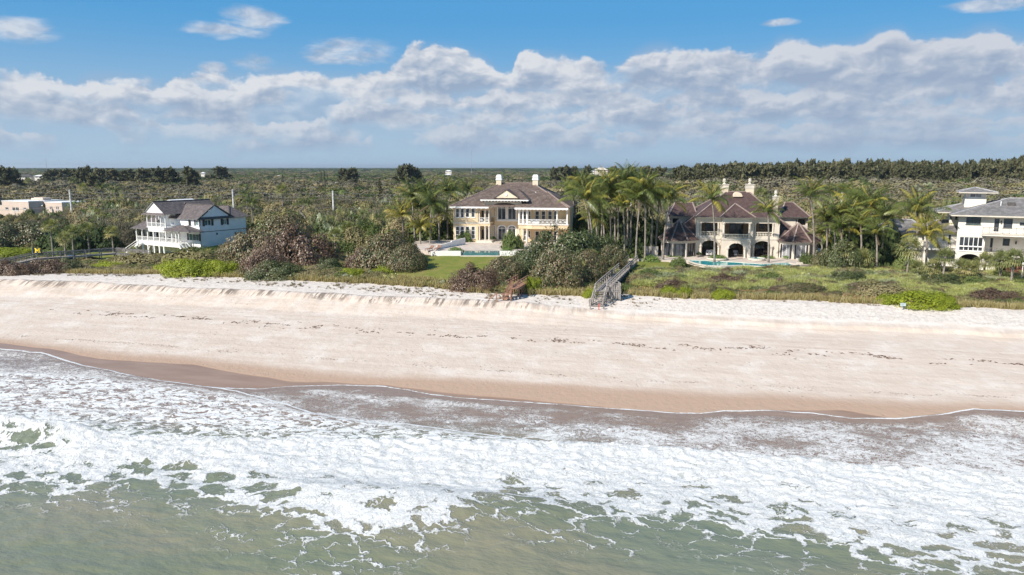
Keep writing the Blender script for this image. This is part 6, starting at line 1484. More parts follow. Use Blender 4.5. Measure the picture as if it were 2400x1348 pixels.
# porch
YP = -2.6; zp = H3.q(700, 905, YP)[1]; zc = H3.q(700, 712, YP)[1]; zs0 = H3.q(700, 960, YP)[1]; px0, px1 = x3(282, YP, 880), x3(1000, YP, 900)
m = MB(); m.box(px0, px1, YP, .4, zs0 - .1, zp); m.build('porch_floor', M['white_trim'], r3)
cols = [285, 378, 470, 568, 665, 768, 870, 935, 985, 1040]
for zx in cols[:-1]: column(r3, x3(zx, YP + .1, 800), YP + .12, zp, zc, .10, 'white_trim', square=True)
balustrade(r3, (px0 + .1, YP + .12), (x3(935, YP), YP + .12), zp, .95, 'white_trim', .16, 'picket')
m = MB(); m.box(px0 - .1, px1 + .3, YP - .05, .3, zc, zc + .18); m.build('porch_beam', M['white_trim'], r3)
f_ = [([(px0 - .8, YP - .7, zc + .15), (b0 + .2, YP - .7, zc + .15), (b0 + .2, 2.2, zc + 2.9), (px0 + 1.6, 2.2, zc + 2.9)], (0, 1)), ([(px0 - .8, 8, zc + .15), (px0 - .8, YP - .7, zc + .15), (px0 + 1.6, 2.2, zc + 2.9), (px0 + 1.6, 8, zc + 2.9)], (0, 1))]
roof(r3, f_, 'roof_shingle', name='porch_roof', ridges=None, course=.3, lift=.02)
pa, pb = x3(715, YP - .6, 700), x3(1165, YP - .6, 715); pk = x3(1010, YP + 1, 630); zk3 = H3.q(1000, 628, YP + 1.6)[1]
roof(r3, [([(pa, YP - .7, zc + .15), (pb, YP - .7, zc + .15), (pk, YP + 1.6, zk3), (pk - 1.6, YP + 1.6, zk3)], (0, 1)), ([(pb, YP - .7, zc + .15), (pb, .1, zc + .15), (pk, .1, zk3), (pk, YP + 1.6, zk3)], (0, 1)), ([(pa, .1, zc + .15), (pa, YP - .7, zc + .15), (pk - 1.6, YP + 1.6, zk3), (pk - 1.6, .1, zk3)], (0, 1))], 'roof_shingle', name='entry_roof', ridges=[((pk, YP + 1.6, zk3), (pb, YP - .7, zc + .15))], ridge_mat='roof_grey_trim', course=.3, lift=.02)
hp = [H3.rect(a, b, 735 if a > 400 else 700, 880 if a > 900 else 850, 0) for a, b in ((350, 368), (385, 435), (475, 515), (530, 560), (575, 625), (685, 735), (825, 865), (880, 920), (945, 970), (985, 1025), (1040, 1078))]
hp = [(a, b, zp, zc - .25) for a, b, c, d in hp]
m = MB(); m.wall(px0 + .5, XG, zs0, zc + .3, 0.42, .2, hp); m.build('porch_wall', M['white_trim'], r3)
for h in hp: window(r3, h, .42, 1, 1, frame='shutter_dark', door=True, name='door')
# open ground floor on piers, cross braces, outside stairs
for zx in (290, 395, 480, 580, 665, 740): column(r3, x3(zx, YP + .1, 1000), YP + .15, -2.6, zs0 - .1, .16, 'white_trim', square=True)
hg = [(x3(a, .5), x3(b, .5), -2.2, zs0 - .4) for a, b in ((505, 560), (600, 650))]
m = MB(); m.wall(px0 + 3.5, px1, -2.6, zs0 - .05, .65, .2, hg); m.build('ground_wall', M['white_trim'], r3)
for h in hg: window(r3, h, .65, 2, 1, glass='glass', door=True, name='door')
m = MB(); m.bar((x3(415, YP), YP + .2, -2.5), (x3(470, YP), YP + .2, zs0 - .3), .12, .12); m.build('brace', M['white_trim'], r3)
def flight(root, p, q, w, n, mat, name='outside_stair'):
    o = thing(name, '', '') if False else None
    s_ = MB(); p, q = Vector(p), Vector(q); side = (q - p).cross(Vector((0, 0, 1))).normalized() * w / 2
    for e in (-1, 1): s_.bar(p + side * e, q + side * e, .08, .30)
    so = s_.build('stair_stringer', M[mat], root)
    for i in range(n): c = p.lerp(q, (i + .5) / n); t_ = MB(); t_.bar(c - side + Vector((0, 0, .12)), c + side + Vector((0, 0, .12)), .28, .05); t_.build('tread', M[mat], so)
    for e in (-1, 1): r_ = MB(); r_.bar(p + side * e + Vector((0, 0, 1.0)), q + side * e + Vector((0, 0, 1.0)), .07, .09); r_.bar(p + side * e, p + side * e + Vector((0, 0, 1.0)), .09, .09); r_.build('handrail', M[mat], so)
flight(r3, (px0 + .5, YP + .5, zs0 - .1), (px0 - 3.6, YP - .6, -2.4), 1.2, 12, 'white_trim')
flight(r3, (x3(1020, YP, 900), YP + .3, zs0), (x3(1150, YP - 2.0, 990), YP - 1.4, -1.4), 1.3, 8, 'white_trim')
p = H3.loc + H3.X * x3(865, YP + 1.2, 600) + H3.D * (YP + 1.4); t_ = thing('deck_chair', 'white chair on the upper balcony of the white beach house', 'chair', p + Vector((0, 0, zbf)), R(-60))
m = MB(); m.box(-.3, .3, -.3, .3, .35, .43); m.build('seat', M['furniture_white'], t_); m = MB(); m.bar((-.3, 0, .4), (-.5, 0, 1.0), .6, .06); m.build('backrest', M['furniture_white'], t_)
for sx in (-.25, .25):
    for sy in (-.25, .25): m = MB(); m.box(sx - .03, sx + .03, sy - .03, sy + .03, 0, .348); m.build('leg', M['furniture_white'], t_)
for px_, lb in ((720, 'dark porch chair left of centre on the porch of the white beach house'), (800, 'dark porch chair in the middle of the porch of the white beach house'), (890, 'dark porch chair near the front steps of the white beach house')):
    p = H3.loc + H3.X * x3(px_, YP + 1.4, 850) + H3.D * (YP + 1.5); t_ = thing('porch_chair', lb, 'chair', p + Vector((0, 0, zp)), R(-31))
    m = MB(); m.box(-.3, .3, -.3, .3, .3, .42); m.build('seat', M['furniture_dark'], t_); m = MB(); m.box(-.3, .3, .302, .38, .3, .95); m.build('backrest', M['furniture_dark'], t_)
# little roof peeking out behind
bh = thing('white_gabled_shed', 'low white gabled roof showing just behind the ridge of the white beach house', 'shed', (at(398, 470, 178).x, 178, 3.5), R(-20))
zt_ = at(398, 468, 178).z - 3.5
m = MB(); m.box(-5, 5, 0, 6, 0, zt_ - 1.6); m.build('wall', M['white_trim'], bh)
m = MB(); m.wedge([(-6, -.5, zt_ - 1.8), (0.2, -.5, zt_), (.2, 7, zt_), (-6, 7, zt_ - 1.8)], (-.3, 0, 1), .14); m.wedge([(.2, -.5, zt_), (6, -.5, zt_ - 1.6), (6, 7, zt_ - 1.6), (.2, 7, zt_)], (.3, 0, 1), .14); m.build('roof', M['white_trim'], bh)

# ================================================================== pale pink house far left
H5 = House('pink_flat_roofed_house', 'low pale pink stucco house with flat parapet roofs behind the left thicket', 67, 246, 3.2, R(-24), 1444 / 300, 0, 380)
r5 = H5.root; q5 = H5.q
zt5 = q5(180, 447)[1]
hw5 = [H5.rect(60, 95, 510, 538), H5.rect(140, 172, 510, 550), H5.rect(178, 212, 510, 550), H5.rect(262, 295, 513, 533)]
m = MB(); a, b = q5(25, 500)[0], q5(325, 500)[0]; m.wall(a, b, -.5, zt5, 0, .3, hw5); m.box(b - .3, b, .302, 9, -.5, zt5); m.box(a, a + .3, .302, 9, -.5, zt5); m.build('wall', M['stucco_pink'], r5)
m = MB(); m.box(a - .1, b + .1, -.1, 9, zt5 + .001, zt5 + .3); m.build('parapet', M['white_trim'], r5)
for h in hw5: window(r5, h, 0, 2, 1, frame='white_trim', glass='glass', sill=True)
yb5 = 5.0; c_, d_2 = q5(325, 500, yb5)[0], q5(510, 500, yb5)[0]; hq = [H5.rect(418, 445, 512, 550, yb5), H5.rect(448, 470, 512, 550, yb5)]
m = MB(); m.wall(c_, d_2, -.5, zt5, yb5, .3, hq); m.build('wall', M['stucco_pink'], r5)
for h in hq: window(r5, h, yb5, 1, 1)
m = MB(); m.box(c_ + .01, d_2, yb5 - .1, 12, zt5 + .002, zt5 + .28); m.build('parapet', M['white_trim'], r5)
e0, e1 = q5(512, 500, 1)[0], q5(700, 500, 1)[0]; hr = [H5.rect(a_, b_, 500, 540, 1) for a_, b_ in ((560, 573), (578, 592), (632, 645), (650, 663))]
m = MB(); m.wall(e0, e1, -.5, zt5 - .05, 1, .3, hr); m.box(e0, e0 + .3, 1.302, 8, -.5, zt5 - .05); m.box(e1 - .3, e1, 1.302, 10, -.5, zt5 - .05); m.build('wall', M['stucco_pink'], r5)
for h in hr: window(r5, h, 1, 1, 1)
m = MB(); m.box(e0 - .1, e1 + .1, .9, 10, zt5 - .049, zt5 + .22); m.box(e1 + .102, e1 + 7, 2.5, 10, zt5 - 1.6, zt5 - 1.3); m.build('parapet', M['white_trim'], r5)
m = MB(); m.box(e1 + .01, e1 + 6.8, 2.7, 9.8, -.5, zt5 - 1.6); m.build('annex', M['stucco_pink'], r5)
ch = H5.rect(385, 483, 400, 447, 6); m = MB(); m.prism([(ch[0] - 1.6, 6), (ch[1], 6), (ch[1], 9), (ch[0] - 1.6, 9)], zt5 + .3, zt5 + 1.0); m.box(ch[0], ch[1] - .001, 6.002, 8.998, zt5 + 1.001, ch[3]); m.build('chimney', M['stucco_pink'], r5)
m = MB(); m.wedge([(q5(410, 500, yb5 - 1.5)[0], yb5 - 1.5, zt5 - 1.4), (q5(480, 500, yb5 - 1.5)[0], yb5 - 1.5, zt5 - 1.4), (q5(480, 500, yb5)[0], yb5, zt5 - .4), (q5(410, 500, yb5)[0], yb5, zt5 - .4)], (0, -.5, 1), .08); m.build('awning', M['stone_pale'], r5)
m = MB(); m.box(a - 12, a - .01, 3, 10, -.5, zt5 - 1.8); m.build('side_room', M['stucco_pink'], r5)

# ================================================================== white house at the right edge
H4 = House('white_modern_house', 'large white stucco house with grey shingle roofs, tower and long balconies at the right edge', 2243.3, 120, 3.2, R(-27), 1910 / 340, 2060, 420)
r4 = H4.root; q4 = H4.q; x4 = lambda zx, y=0, zy=700: H4.q(zx, zy, y)[0]
ze4 = q4(1400, 475)[1]; xr4 = 24.0
h4 = [H4.rect(1150, 1345, 497, 596), H4.rect(1058, 1370, 762, 885), H4.rect(1050, 1368, 890, 945)]
xm4 = x4(1385)
hu4 = [H4.rect(1517, 1583, 518, 690), H4.rect(1640, 1760, 522, 655), H4.rect(1853, 1960, 570, 615)]
g4 = (*H4.rect(1055, 1340, 985, 1090), .9); g4 = (g4[0], g4[1], -1.0, g4[3], 1.0)
m = MB(); m.wall(x4(1033), xm4, -1.0, ze4, 0, .35, h4 + [g4]); m.build('wall', M['stucco_white'], r4)
zb2, zb1 = q4(1600, 722, -1.2)[1], q4(1600, 990, -1.2)[1]
m = MB(); m.wall(xm4 + .002, xr4, zb2, ze4, 0, .35, hu4); m.build('upper_wall', M['stucco_white'], r4)
YL = 2.4; hl4 = [H4.rect(1462, 1497, 775, 955, YL), H4.rect(1630, 1722, 782, 878, YL)]
m = MB(); m.wall(xm4 - .1, xr4, zb1, zb2, YL, .3, hl4); m.build('loggia_wall', M['stucco_white'], r4)
for i, h in enumerate(h4): window(r4, h, 0, 4 if i == 0 else 5, 1, frame='green_frame' if i == 0 else 'white_trim', glass='glass', bw=.1)
for h in hu4: window(r4, h, 0, 1, 1, frame='green_frame', sill=False)
for h in hl4: window(r4, h, YL, 1, 1, frame='green_frame', sill=False)
for i, (za, y_, x0) in enumerate(((zb2, -1.3, x4(1365, -1.3, 700)), (zb1, -1.3, x4(1372, -1.3, 975)))):
    m = MB(); m.box(x0, xr4, y_, YL if i else .0 - .002, za - .38, za); m.build('balcony_slab', M['stucco_white'], r4)
    m = MB(); m.box(x0 - .06, xr4, y_ - .06, y_ - .002, za - .14, za + .02); m.build('slab_edge', M['stone_pale'], r4)
    rl = MB(); rl.bar((x0, y_ + .08, za + .98), (xr4, y_ + .08, za + .98), .05, .06); rl.bar((x0, y_ + .08, za + .08), (xr4, y_ + .08, za + .08), .04, .04); ro = rl.build('railing', M['iron_rail'], r4)
    bb = MB(); n = int((xr4 - x0) / .9)
    for k in range(n):
        xx = x0 + k * .9; bb.box(xx - .03, xx + .03, y_ + .05, y_ + .11, za + .1, za + .95); bb.bar((xx, y_ + .08, za + .1), (xx + .9, y_ + .08, za + .95), .025, .025); bb.bar((xx, y_ + .08, za + .95), (xx + .9, y_ + .08, za + .1), .025, .025)
        for d in (.3, .6): bb.box(xx + d - .012, xx + d + .012, y_ + .07, y_ + .09, za + .1, za + .95)
    bb.build('rail_bars', M['iron_rail'], ro, kind='stuff')
for xx in (xm4 + .1, xm4 + 9, xm4 + 16): column(r4, xx, .1, zb1, zb2 - .38, .15, 'stucco_white', square=True)
m = MB(); m.wall(xm4 + .002, xr4, -1, zb1 - .38, .1, .3, [(xm4 + 2 + 5.2 * i, xm4 + 6.4 + 5.2 * i, -1, zb1 - .85, .8) for i in range(3)]); m.build('arcade', M['stucco_white'], r4)
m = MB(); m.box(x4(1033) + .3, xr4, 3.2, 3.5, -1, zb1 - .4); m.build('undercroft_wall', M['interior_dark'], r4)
for zx, zy, y_ in ((1610, 565, 0), (1803, 835, YL)):
    p = q4(zx, zy, y_); m = MB(); m.lathe([(.02, -.28), (.10, -.2), (.12, .12), (.03, .26)], (p[0], y_ - .16, p[1]), 8); m.build('wall_lamp', M['roof_grey_trim'], r4)
f, rd = hip(x4(955, -1.2, 440), xr4, -1.2, 14, ze4 + .02, x4(1722, 6, 252), 20, 6.2, q4(1725, 252, 6.2)[1]); roof(r4, f, 'roof_slate', ridges=rd, ridge_mat='ridge_grey', course=.3, lift=.02)
fascia(r4, x4(955, -1.2, 440), xr4, -1.2, 14, ze4, .22, 'stone_pale')
p = q4(1745, 320, 3.2); m = MB(); m.prism([(p[0] - .5, 2.9), (p[0] + .5, 2.9), (p[0] + .5, 3.8), (p[0] - .5, 3.8)], p[1] - .6, p[1] + .18); m.build('roof_vent', M['roof_grey_trim'], r4)
for zx, zy in ((1610, 300), (1845, 412)): p = q4(zx, zy, 3); m = MB(); m.tube((p[0], 3, p[1] - .9), (p[0], 3, p[1] + .12), .07, .07, 6); m.build('vent_pipe', M['white_trim'], r4)
Yt = 6.5; t0, t1 = q4(1128, 300, Yt)[0], q4(1412, 300, Yt)[0]; zt4 = q4(1270, 180, Yt)[1]; zm = q4(1270, 243, Yt)[1]
wt = H4.rect(1198, 1355, 190, 240, Yt)
m = MB(); m.box(t0, t1, Yt - .1, Yt + 3.4, 5, zm - .02); m.wall(t0 + .1, t1 - .1, zm - .02, zt4, Yt, .3, [wt]); m.box(t0 + .1, t0 + .4, Yt + .302, Yt + 3.2, zm - .02, zt4); m.box(t1 - .4, t1 - .1, Yt + .302, Yt + 3.2, zm - .02, zt4); to = m.build('tower', M['stucco_white'], r4)
window(r4, wt, Yt, 2, 1, frame='white_trim', glass='glass_curtain')
cx = (t0 + t1) / 2; tz0, tz1 = q4(1045, 170, Yt + 1)[0], q4(1552, 175, Yt + 1)[0]
f, rd = hip(tz0, tz1, Yt - 1.3, Yt + 4.8, zt4 + .12, cx, cx, Yt + 1.7, q4(1275, 110, Yt + 1.7)[1]); roof(r4, f, 'roof_slate', name='tower_roof', ridges=rd, ridge_mat='ridge_grey', course=.3, lift=.02); fascia(r4, tz0, tz1, Yt - 1.3, Yt + 4.8, zt4 + .11, .15, 'stone_pale')
# left wings
yl = 5.0; w0, w1 = q4(930, 520, yl)[0], q4(1040, 520, yl)[0] + 3; zl4 = q4(980, 432, yl)[1]
hh4 = [H4.rect(938, 960, 465, 522, yl), H4.rect(1005, 1035, 470, 528, yl)]
m = MB(); m.wall(w0, w1, 0, zl4, yl, .3, hh4); m.box(w0, w0 + .3, yl + .302, yl + 6, 0, zl4); m.build('wing_wall', M['stucco_white'], r4)
for h in hh4: window(r4, h, yl, 1, 1, frame='green_frame')
f, rd = hip(q4(765, 428, yl - 1)[0], w1 + 4, yl - 1.2, yl + 8, zl4 + .02, q4(1100, 325, yl + 3)[0], w1 + 3, yl + 3.4, q4(1115, 322, yl + 3)[1]); roof(r4, f, 'roof_slate', ridges=rd, ridge_mat='ridge_grey', course=.3, lift=.02); fascia(r4, q4(765, 428, yl - 1)[0], w1 + 2, yl - 1.2, yl + 8, zl4, .15, 'stone_pale')
yk = 3.0; k0, k1 = q4(600, 750, yk)[0], q4(1030, 750, yk)[0]; zk4 = q4(900, 690, yk)[1]; hk = [H4.rect(845, 870, 735, 800, yk), H4.rect(915, 945, 735, 850, yk)]
m = MB(); m.wall(k0, k1 - .01, -1, zk4, yk, .3, hk); m.build('low_wing_wall', M['stucco_white'], r4)
for h in hk: window(r4, h, yk, 1, 1, frame='green_frame')
f, rd = hip(k0 - 1, k1 + 3, yk - 1, yk + 10, zk4 + .02, q4(790, 530, yk + 4)[0], k1 + 1, yk + 4.5, q4(900, 540, yk + 4.5)[1]); roof(r4, f, 'roof_slate', name='low_roof', ridges=rd[:1] + rd[3:], ridge_mat='ridge_grey', course=.3, lift=.02)
m = MB(); m.box(k0 - 7, k0 - .01, yk + 1, yk + 9, -1, zk4 - .4); m.build('outbuilding', M['stucco_white'], r4)
f, rd = hip(k0 - 8, k0 + 1, yk, yk + 10, zk4 - .38, k0 - 5, k0 - 2, yk + 5, zk4 + 1.5); roof(r4, f, 'roof_slate', name='outbuilding_roof', ridges=rd, ridge_mat='ridge_grey', course=.3, lift=.02)
zt_r = q4(900, 915, yk - 2)[1]; m = MB(); m.box(k0, k1 - .02, yk - 2.4, yk - .002, zt_r - .3, zt_r); m.build('low_balcony', M['stucco_white'], r4)
m = MB(); m.bar((k0, yk - 2.3, zt_r + .95), (k1, yk - 2.3, zt_r + .95), .05, .06)
for k in range(16): xx = k0 + (k1 - k0) * k / 15; m.box(xx - .02, xx + .02, yk - 2.32, yk - 2.28, zt_r, zt_r + .92)
m.build('railing', M['iron_rail'], r4)

# ================================================================== beach stairs and boardwalks
def stairway(name, label, path, w, mat, kinds, post_every=1.6, rail_h=1.0, foot=None):
    """path: world points of the walking surface; kinds per leg: 'deck' or 'stair'"""
    root = thing(name, label, 'boardwalk', (path[0][0], path[0][1], tz(path[0][0], path[0][1]))); o = Vector(root.location); P = [Vector(p) - o for p in path]
    up = Vector((0, 0, 1)); nt = 0
    for i, (a, b) in enumerate(zip(P, P[1:])):
        d = b - a; L = d.length; dh = Vector((d.x, d.y, 0)).normalized(); side = dh.cross(up) * w / 2
        m = MB()
        for e in (-1, 1): m.bar(a + side * e - up * .14, b + side * e - up * .14, .07, .26)
        m.build('stringer', M[mat], root)
        n = int(L / (.20 if kinds[i] == 'deck' else .34)); step = 1
        me = None
        for k in range(n):
            c = a.lerp(b, (k + .5) / n)
            if me is None:
                q = MB(); hw = .085 if kinds[i] == 'deck' else .14
                q.bar(-side - dh * 0 , side, hw * 2, .045); me = bpy.data.meshes.new('plank'); me.from_pydata(q.v, [], q.f); me.materials.append(M[mat])
            if nt < 260: link('plank' if kinds[i] == 'deck' else 'tread', me, root, c + up * .02); nt += 1
        for e in (-1, 1):
            m = MB(); m.bar(a + side * e + up * rail_h, b + side * e + up * rail_h, .13, .05); m.bar(a + side * e + up * rail_h * .55, b + side * e + up * rail_h * .55, .05, .10); m.bar(a + side * e + up * rail_h * .9, b + side * e + up * rail_h * .9, .05, .10); m.build('handrail', M[mat], root)
            k = max(1, round(L / post_every))
            for j in range(k + (1 if i == len(P) - 2 else 0)):
                c = a.lerp(b, j / k) + side * e; g = tz(c.x + o.x, c.y + o.y) - o.z - .3; q = MB(); q.box(c.x - .06, c.x + .06, c.y - .06, c.y + .06, min(g, c.z - .3), c.z + rail_h); q.build('post', M[mat], root)
    return root
def wp(px, py, z): p = on_z(px, py, z); return (p.x, p.y, z)
# grey stairs: walk through the sea grapes, bench landing, steep flight to the sand
G = [on_z(1500, 612, 4.2), on_z(1470, 640, 4.1)]
a0 = wp(1483, 612, 4.6); a1 = wp(1450, 643, 4.6); a2 = wp(1420, 671, 4.5); a3 = wp(1409, 683, 4.5); a4 = wp(1399, 718, 3.0)
gs_ = stairway('grey_beach_stairs', 'weathered grey wooden beach stairs and walkway beside the big sea grapes', [a0, a1, a2, a3, a4], 1.5, 'wood_grey', ['deck', 'deck', 'deck', 'stair'])
o = Vector(gs_.location); L = Vector(a3) - o; up = Vector((0, 0, 1))
m = MB(); m.box(L.x + .9, L.x + 2.6, L.y - .1, L.y + 1.9, L.z - .10, L.z); m.build('landing', M['wood_grey'], gs_)
for dx, dy in ((2.5, 0), (2.5, 1.8), (.95, 1.8)): m = MB(); m.box(L.x + dx - .07, L.x + dx + .07, L.y + dy - .07, L.y + dy + .07, -1.6, L.z + 1.05); m.build('post', M['wood_grey'], gs_)
m = MB(); m.bar((L.x + .95, L.y, L.z + 1.0), (L.x + 2.5, L.y, L.z + 1.0), .13, .05); m.build('handrail', M['wood_grey'], gs_)
m = MB(); m.bar((L.x + 2.5, L.y, L.z + 1.0), (L.x + 2.5, L.y + 1.8, L.z + 1.0), .13, .05); m.bar((L.x + 2.5, L.y + 1.8, L.z + 1.001), (L.x + .95, L.y + 1.8, L.z + 1.001), .13, .05); m.build('handrail', M['wood_grey'], gs_)
m = MB(); m.box(L.x + 2.2, L.x + 2.45, L.y + .1, L.y + 1.7, L.z + .42, L.z + .47); m.box(L.x + 2.46, L.x + 2.5, L.y + .1, L.y + 1.7, L.z + .5, L.z + .95); m.build('bench', M['wood_grey'], gs_)
for k in range(5): m = MB(); m.box(L.x + 1.0 + .3 * k, L.x + 1.22 + .3 * k, L.y - .06, L.y - .02, L.z - 1.0, L.z + .9); m.build('side_board', M['wood_grey'], gs_)
E = Vector(a4) - o
for (p, q) in (((E.x + .8, E.y + .2, E.z - .1), (E.x + 3.0, E.y - 1.0, -1.75)), ((E.x + .8, E.y + .6, E.z + .9), (E.x + 2.8, E.y - .6, -1.6))): m = MB(); m.bar(p, q, .14, .14); m.build('brace', M['wood_grey'], gs_)
for k in range(4): c = Vector((E.x, E.y - .25 * k, E.z - .28 * (k + 1))); m = MB(); m.box(c.x - .9, c.x + .7, c.y - .14, c.y + .14, c.z - .03, c.z + .03); m.build('tread', M['wood_grey'], gs_)
for sx in (-.95, .75):
    for dy in (0, -1.1): m = MB(); m.box(E.x + sx - .08, E.x + sx + .08, E.y + dy - .08, E.y + dy + .08, E.z - 1.9, E.z + (.9 if dy == 0 else .3)); m.build('post', M['wood_grey'], gs_)
for zz in (.05, .85): m = MB(); m.bar((E.x - .95, E.y, E.z + zz), (E.x + .75, E.y, E.z + zz), .08, .10); m.build('rail', M['wood_grey'], gs_)
rg = thing('red_tag', 'small red ribbon hanging at the foot of the grey beach stairs', 'marker', (a4[0] + .1, a4[1] - 1.25, tz(a4[0], a4[1] - 1.25))); m = MB(); m.box(-.05, .05, -.02, .02, 0, .8); m.build('ribbon', M['sign_red'], rg); m = MB(); m.tube((0, .03, -.3), (0, .03, .85), .03, .03, 6); m.build('peg', M['wood_grey'], rg)
# brown stairs
b0_ = wp(1226, 661, 4.7); b1_ = wp(1199, 677, 4.7); b2_ = wp(1180, 703, 3.2)
bs_ = stairway('brown_beach_stairs', 'red brown wooden beach stairs coming out of the reddish sea grapes', [b0_, b1_, b2_], 1.5, 'wood_brown', ['deck', 'stair'], 1.2)
o = Vector(bs_.location); E = Vector(b2_) - o
m = MB(); m.box(E.x - .9, E.x + 1.0, E.y - 1.2, E.y + .1, E.z - .08, E.z); m.build('landing', M['wood_brown'], bs_)
for sx, sy in ((-.9, -1.15), (.95, -1.15), (.95, 0), (-.9, 0)): m = MB(); m.box(E.x + sx - .06, E.x + sx + .06, E.y + sy - .06, E.y + sy + .06, E.z - .8, E.z + 1.0); m.build('post', M['wood_brown'], bs_)
for zz in (.45, .98): m = MB(); m.bar((E.x - .9, E.y - 1.15, E.z + zz), (E.x + .95, E.y - 1.15, E.z + zz), .1, .06); m.build('rail', M['wood_brown'], bs_)
pF = Vector(wp(1137, 709, 2.9)) - o
for dy in (0, 1.1): m = MB(); m.bar((E.x - .9, E.y - 1.15 + dy, E.z + .98), (pF.x, pF.y + dy, E.z - .35), .10, .07); m.build('handrail', M['wood_brown'], bs_)
for k in range(5): c = Vector((E.x - .9, E.y - .6, E.z)).lerp(Vector((pF.x, pF.y + .5, E.z - .5)), (k + .5) / 5); m = MB(); m.box(c.x - .14, c.x + .14, c.y - .55, c.y + .55, c.z - .03, c.z + .02); m.build('tread', M['wood_brown'], bs_)
# left grey boardwalk with flag
c0 = wp(330, 598, 3.9); c1 = wp(300, 602, 3.9); c2 = wp(270, 593, 3.9); c3 = wp(200, 598, 3.9); c4 = wp(80, 606, 3.9); c5 = wp(52, 634, 2.5)
ls_ = stairway('grey_boardwalk', 'long grey boardwalk crossing the left dune with stairs down to the sand', [wp(350, 600, 3.2), c2, c3, c4, (c4[0] - 4.2, c4[1] - 11.5, 2.7)], 1.4, 'wood_grey', ['deck', 'deck', 'deck', 'stair'], 2.2)
o = Vector(ls_.location); e = Vector((c4[0] - 4.2, c4[1] - 11.5, 2.7)) - o
m = MB(); m.box(e.x - 2.2, e.x + .8, e.y - 1.0, e.y + .6, e.z - .1, e.z); m.build('landing', M['wood_grey'], ls_)
for sx, sy in ((-2.1, -.9), (.7, -.9), (-2.1, .5), (-.7, -.9)): m = MB(); m.box(e.x + sx - .07, e.x + sx + .07, e.y + sy - .07, e.y + sy + .07, e.z - 1.2, e.z + .9); m.build('post', M['wood_grey'], ls_)
m = MB(); m.bar((e.x - 2.1, e.y - .9, e.z + .9), (e.x - .7, e.y - .9, e.z + .9), .14, .06); m.bar((e.x - 2.1, e.y - .9, e.z + .899), (e.x - 2.1, e.y + .5, e.z + .899), .14, .06); m.build('handrail', M['wood_grey'], ls_)
m = MB(); m.bar((e.x + .8, e.y - .9, e.z), (e.x + 2.0, e.y - 2.4, e.z - 1.0), .12, .2); m.bar((e.x + .8, e.y - .9, e.z + .85), (e.x + 2.0, e.y - 2.4, e.z - .2), .1, .1); m.build('stringer', M['wood_grey'], ls_)
fp = at(76, 590, c4[1] - .9); ft = at(76, 580, fp.y).z
fl = thing('flag', 'navy blue flag with a yellow block letter M above the grey boardwalk', 'flag', (fp.x, fp.y, c4[2]))
m = MB(); m.tube((0, 0, -.6), (0, 0, ft - c4[2] + .3), .045, .04, 8); m.build('pole', M['steel'], fl)
kf = ppm(fp); fw = 24 / kf * .88; fh = 12.5 / kf; zf0 = ft - c4[2] - fh - .05
V = []; n = 14
m = MB()
for i in range(n):
    xa_, xb_ = fw * i / n, fw * (i + 1) / n; ya, yb2 = .10 * math.sin(i / n * 7), .10 * math.sin((i + 1) / n * 7); dz = -.10 * i / n
    m.wedge([(xa_ + .04, ya, zf0 + dz), (xb_ + .04, yb2, zf0 + dz - .007), (xb_ + .04, yb2, zf0 + fh + dz - .007), (xa_ + .04, ya, zf0 + fh + dz)], (0, -1, 0), .015)
cl = m.build('cloth', M['navy_cloth'], fl)
def blockM(w, h):                                             # slab-serif block M outline, as strips
    s = w / 10.0; t = h / 8.0; R_ = []
    for a, b, c, d in ((0, 3.4, 0, 1.6), (6.6, 10, 0, 1.6), (0, 2.9, 6.4, 8), (7.1, 10, 6.4, 8), (.8, 2.7, 1.6, 6.4), (7.3, 9.2, 1.6, 6.4)): R_.append([(a * s, c * t), (b * s, c * t), (b * s, d * t), (a * s, d * t)])
    R_.append([(4.1 * s, 2.6 * t), (5.9 * s, 2.6 * t), (2.9 * s, 8 * t), (1.2 * s, 8 * t)]); R_.append([(4.1 * s, 2.6 * t), (5.9 * s, 2.6 * t), (8.8 * s, 8 * t), (7.1 * s, 8 * t)]); return R_
mw, mh = fw * .70, fh * .84; x0_, z0_ = fw * .20 + .04, zf0 + fh * .06
m = MB()
fy = lambda x: .10 * math.sin((x - .04) / fw * 7) - .03
for k, poly in enumerate(blockM(mw, mh)):
    m.wedge([(x0_ + x, fy(x0_ + x) - .001 * k, z0_ + z) for x, z in poly], (0, -1, 0), .012)
m.build('letter', M['yellow_cloth'], fl, label='yellow block letter M')
bx = thing('blue_bin', 'small blue bin standing beside the grey boardwalk on the left dune', 'bin', (at(168, 605, c3[1] - 1.3).x, c3[1] - 1.3, 3.6)); m = MB(); m.box(-.55, .55, -.3, .3, -.4, .5); m.build('body', M['blue_plastic'], bx); m = MB(); m.box(-.6, .6, -.34, .34, .501, .58); m.build('lid', M['shutter_dark'], bx)
# red brown steps at far right
d0 = wp(2450, 628, 3.9); rs_ = stairway('red_wood_steps', 'red brown wooden deck and steps at the right edge below the white house', [wp(2460, 622, 4.6), wp(2372, 640, 4.0), wp(2420, 662, 3.6)], 1.6, 'wood_red', ['deck', 'stair'], 1.3)
lp = thing('white_lamp_post', 'white lamp post rising behind the red wood steps at the right edge', 'lamp', (at(2398, 620, 107).x, 107, 3.6)); m = MB(); m.tube((0, 0, 0), (0, 0, 2.7), .06, .05, 8); m.build('post', M['white_trim'], lp); m = MB(); m.lathe([(.05, 0), (.22, .05), (.16, .25), (.04, .35)], (0, 0, 2.7), 8); m.build('lamp_head', M['white_trim'], lp)
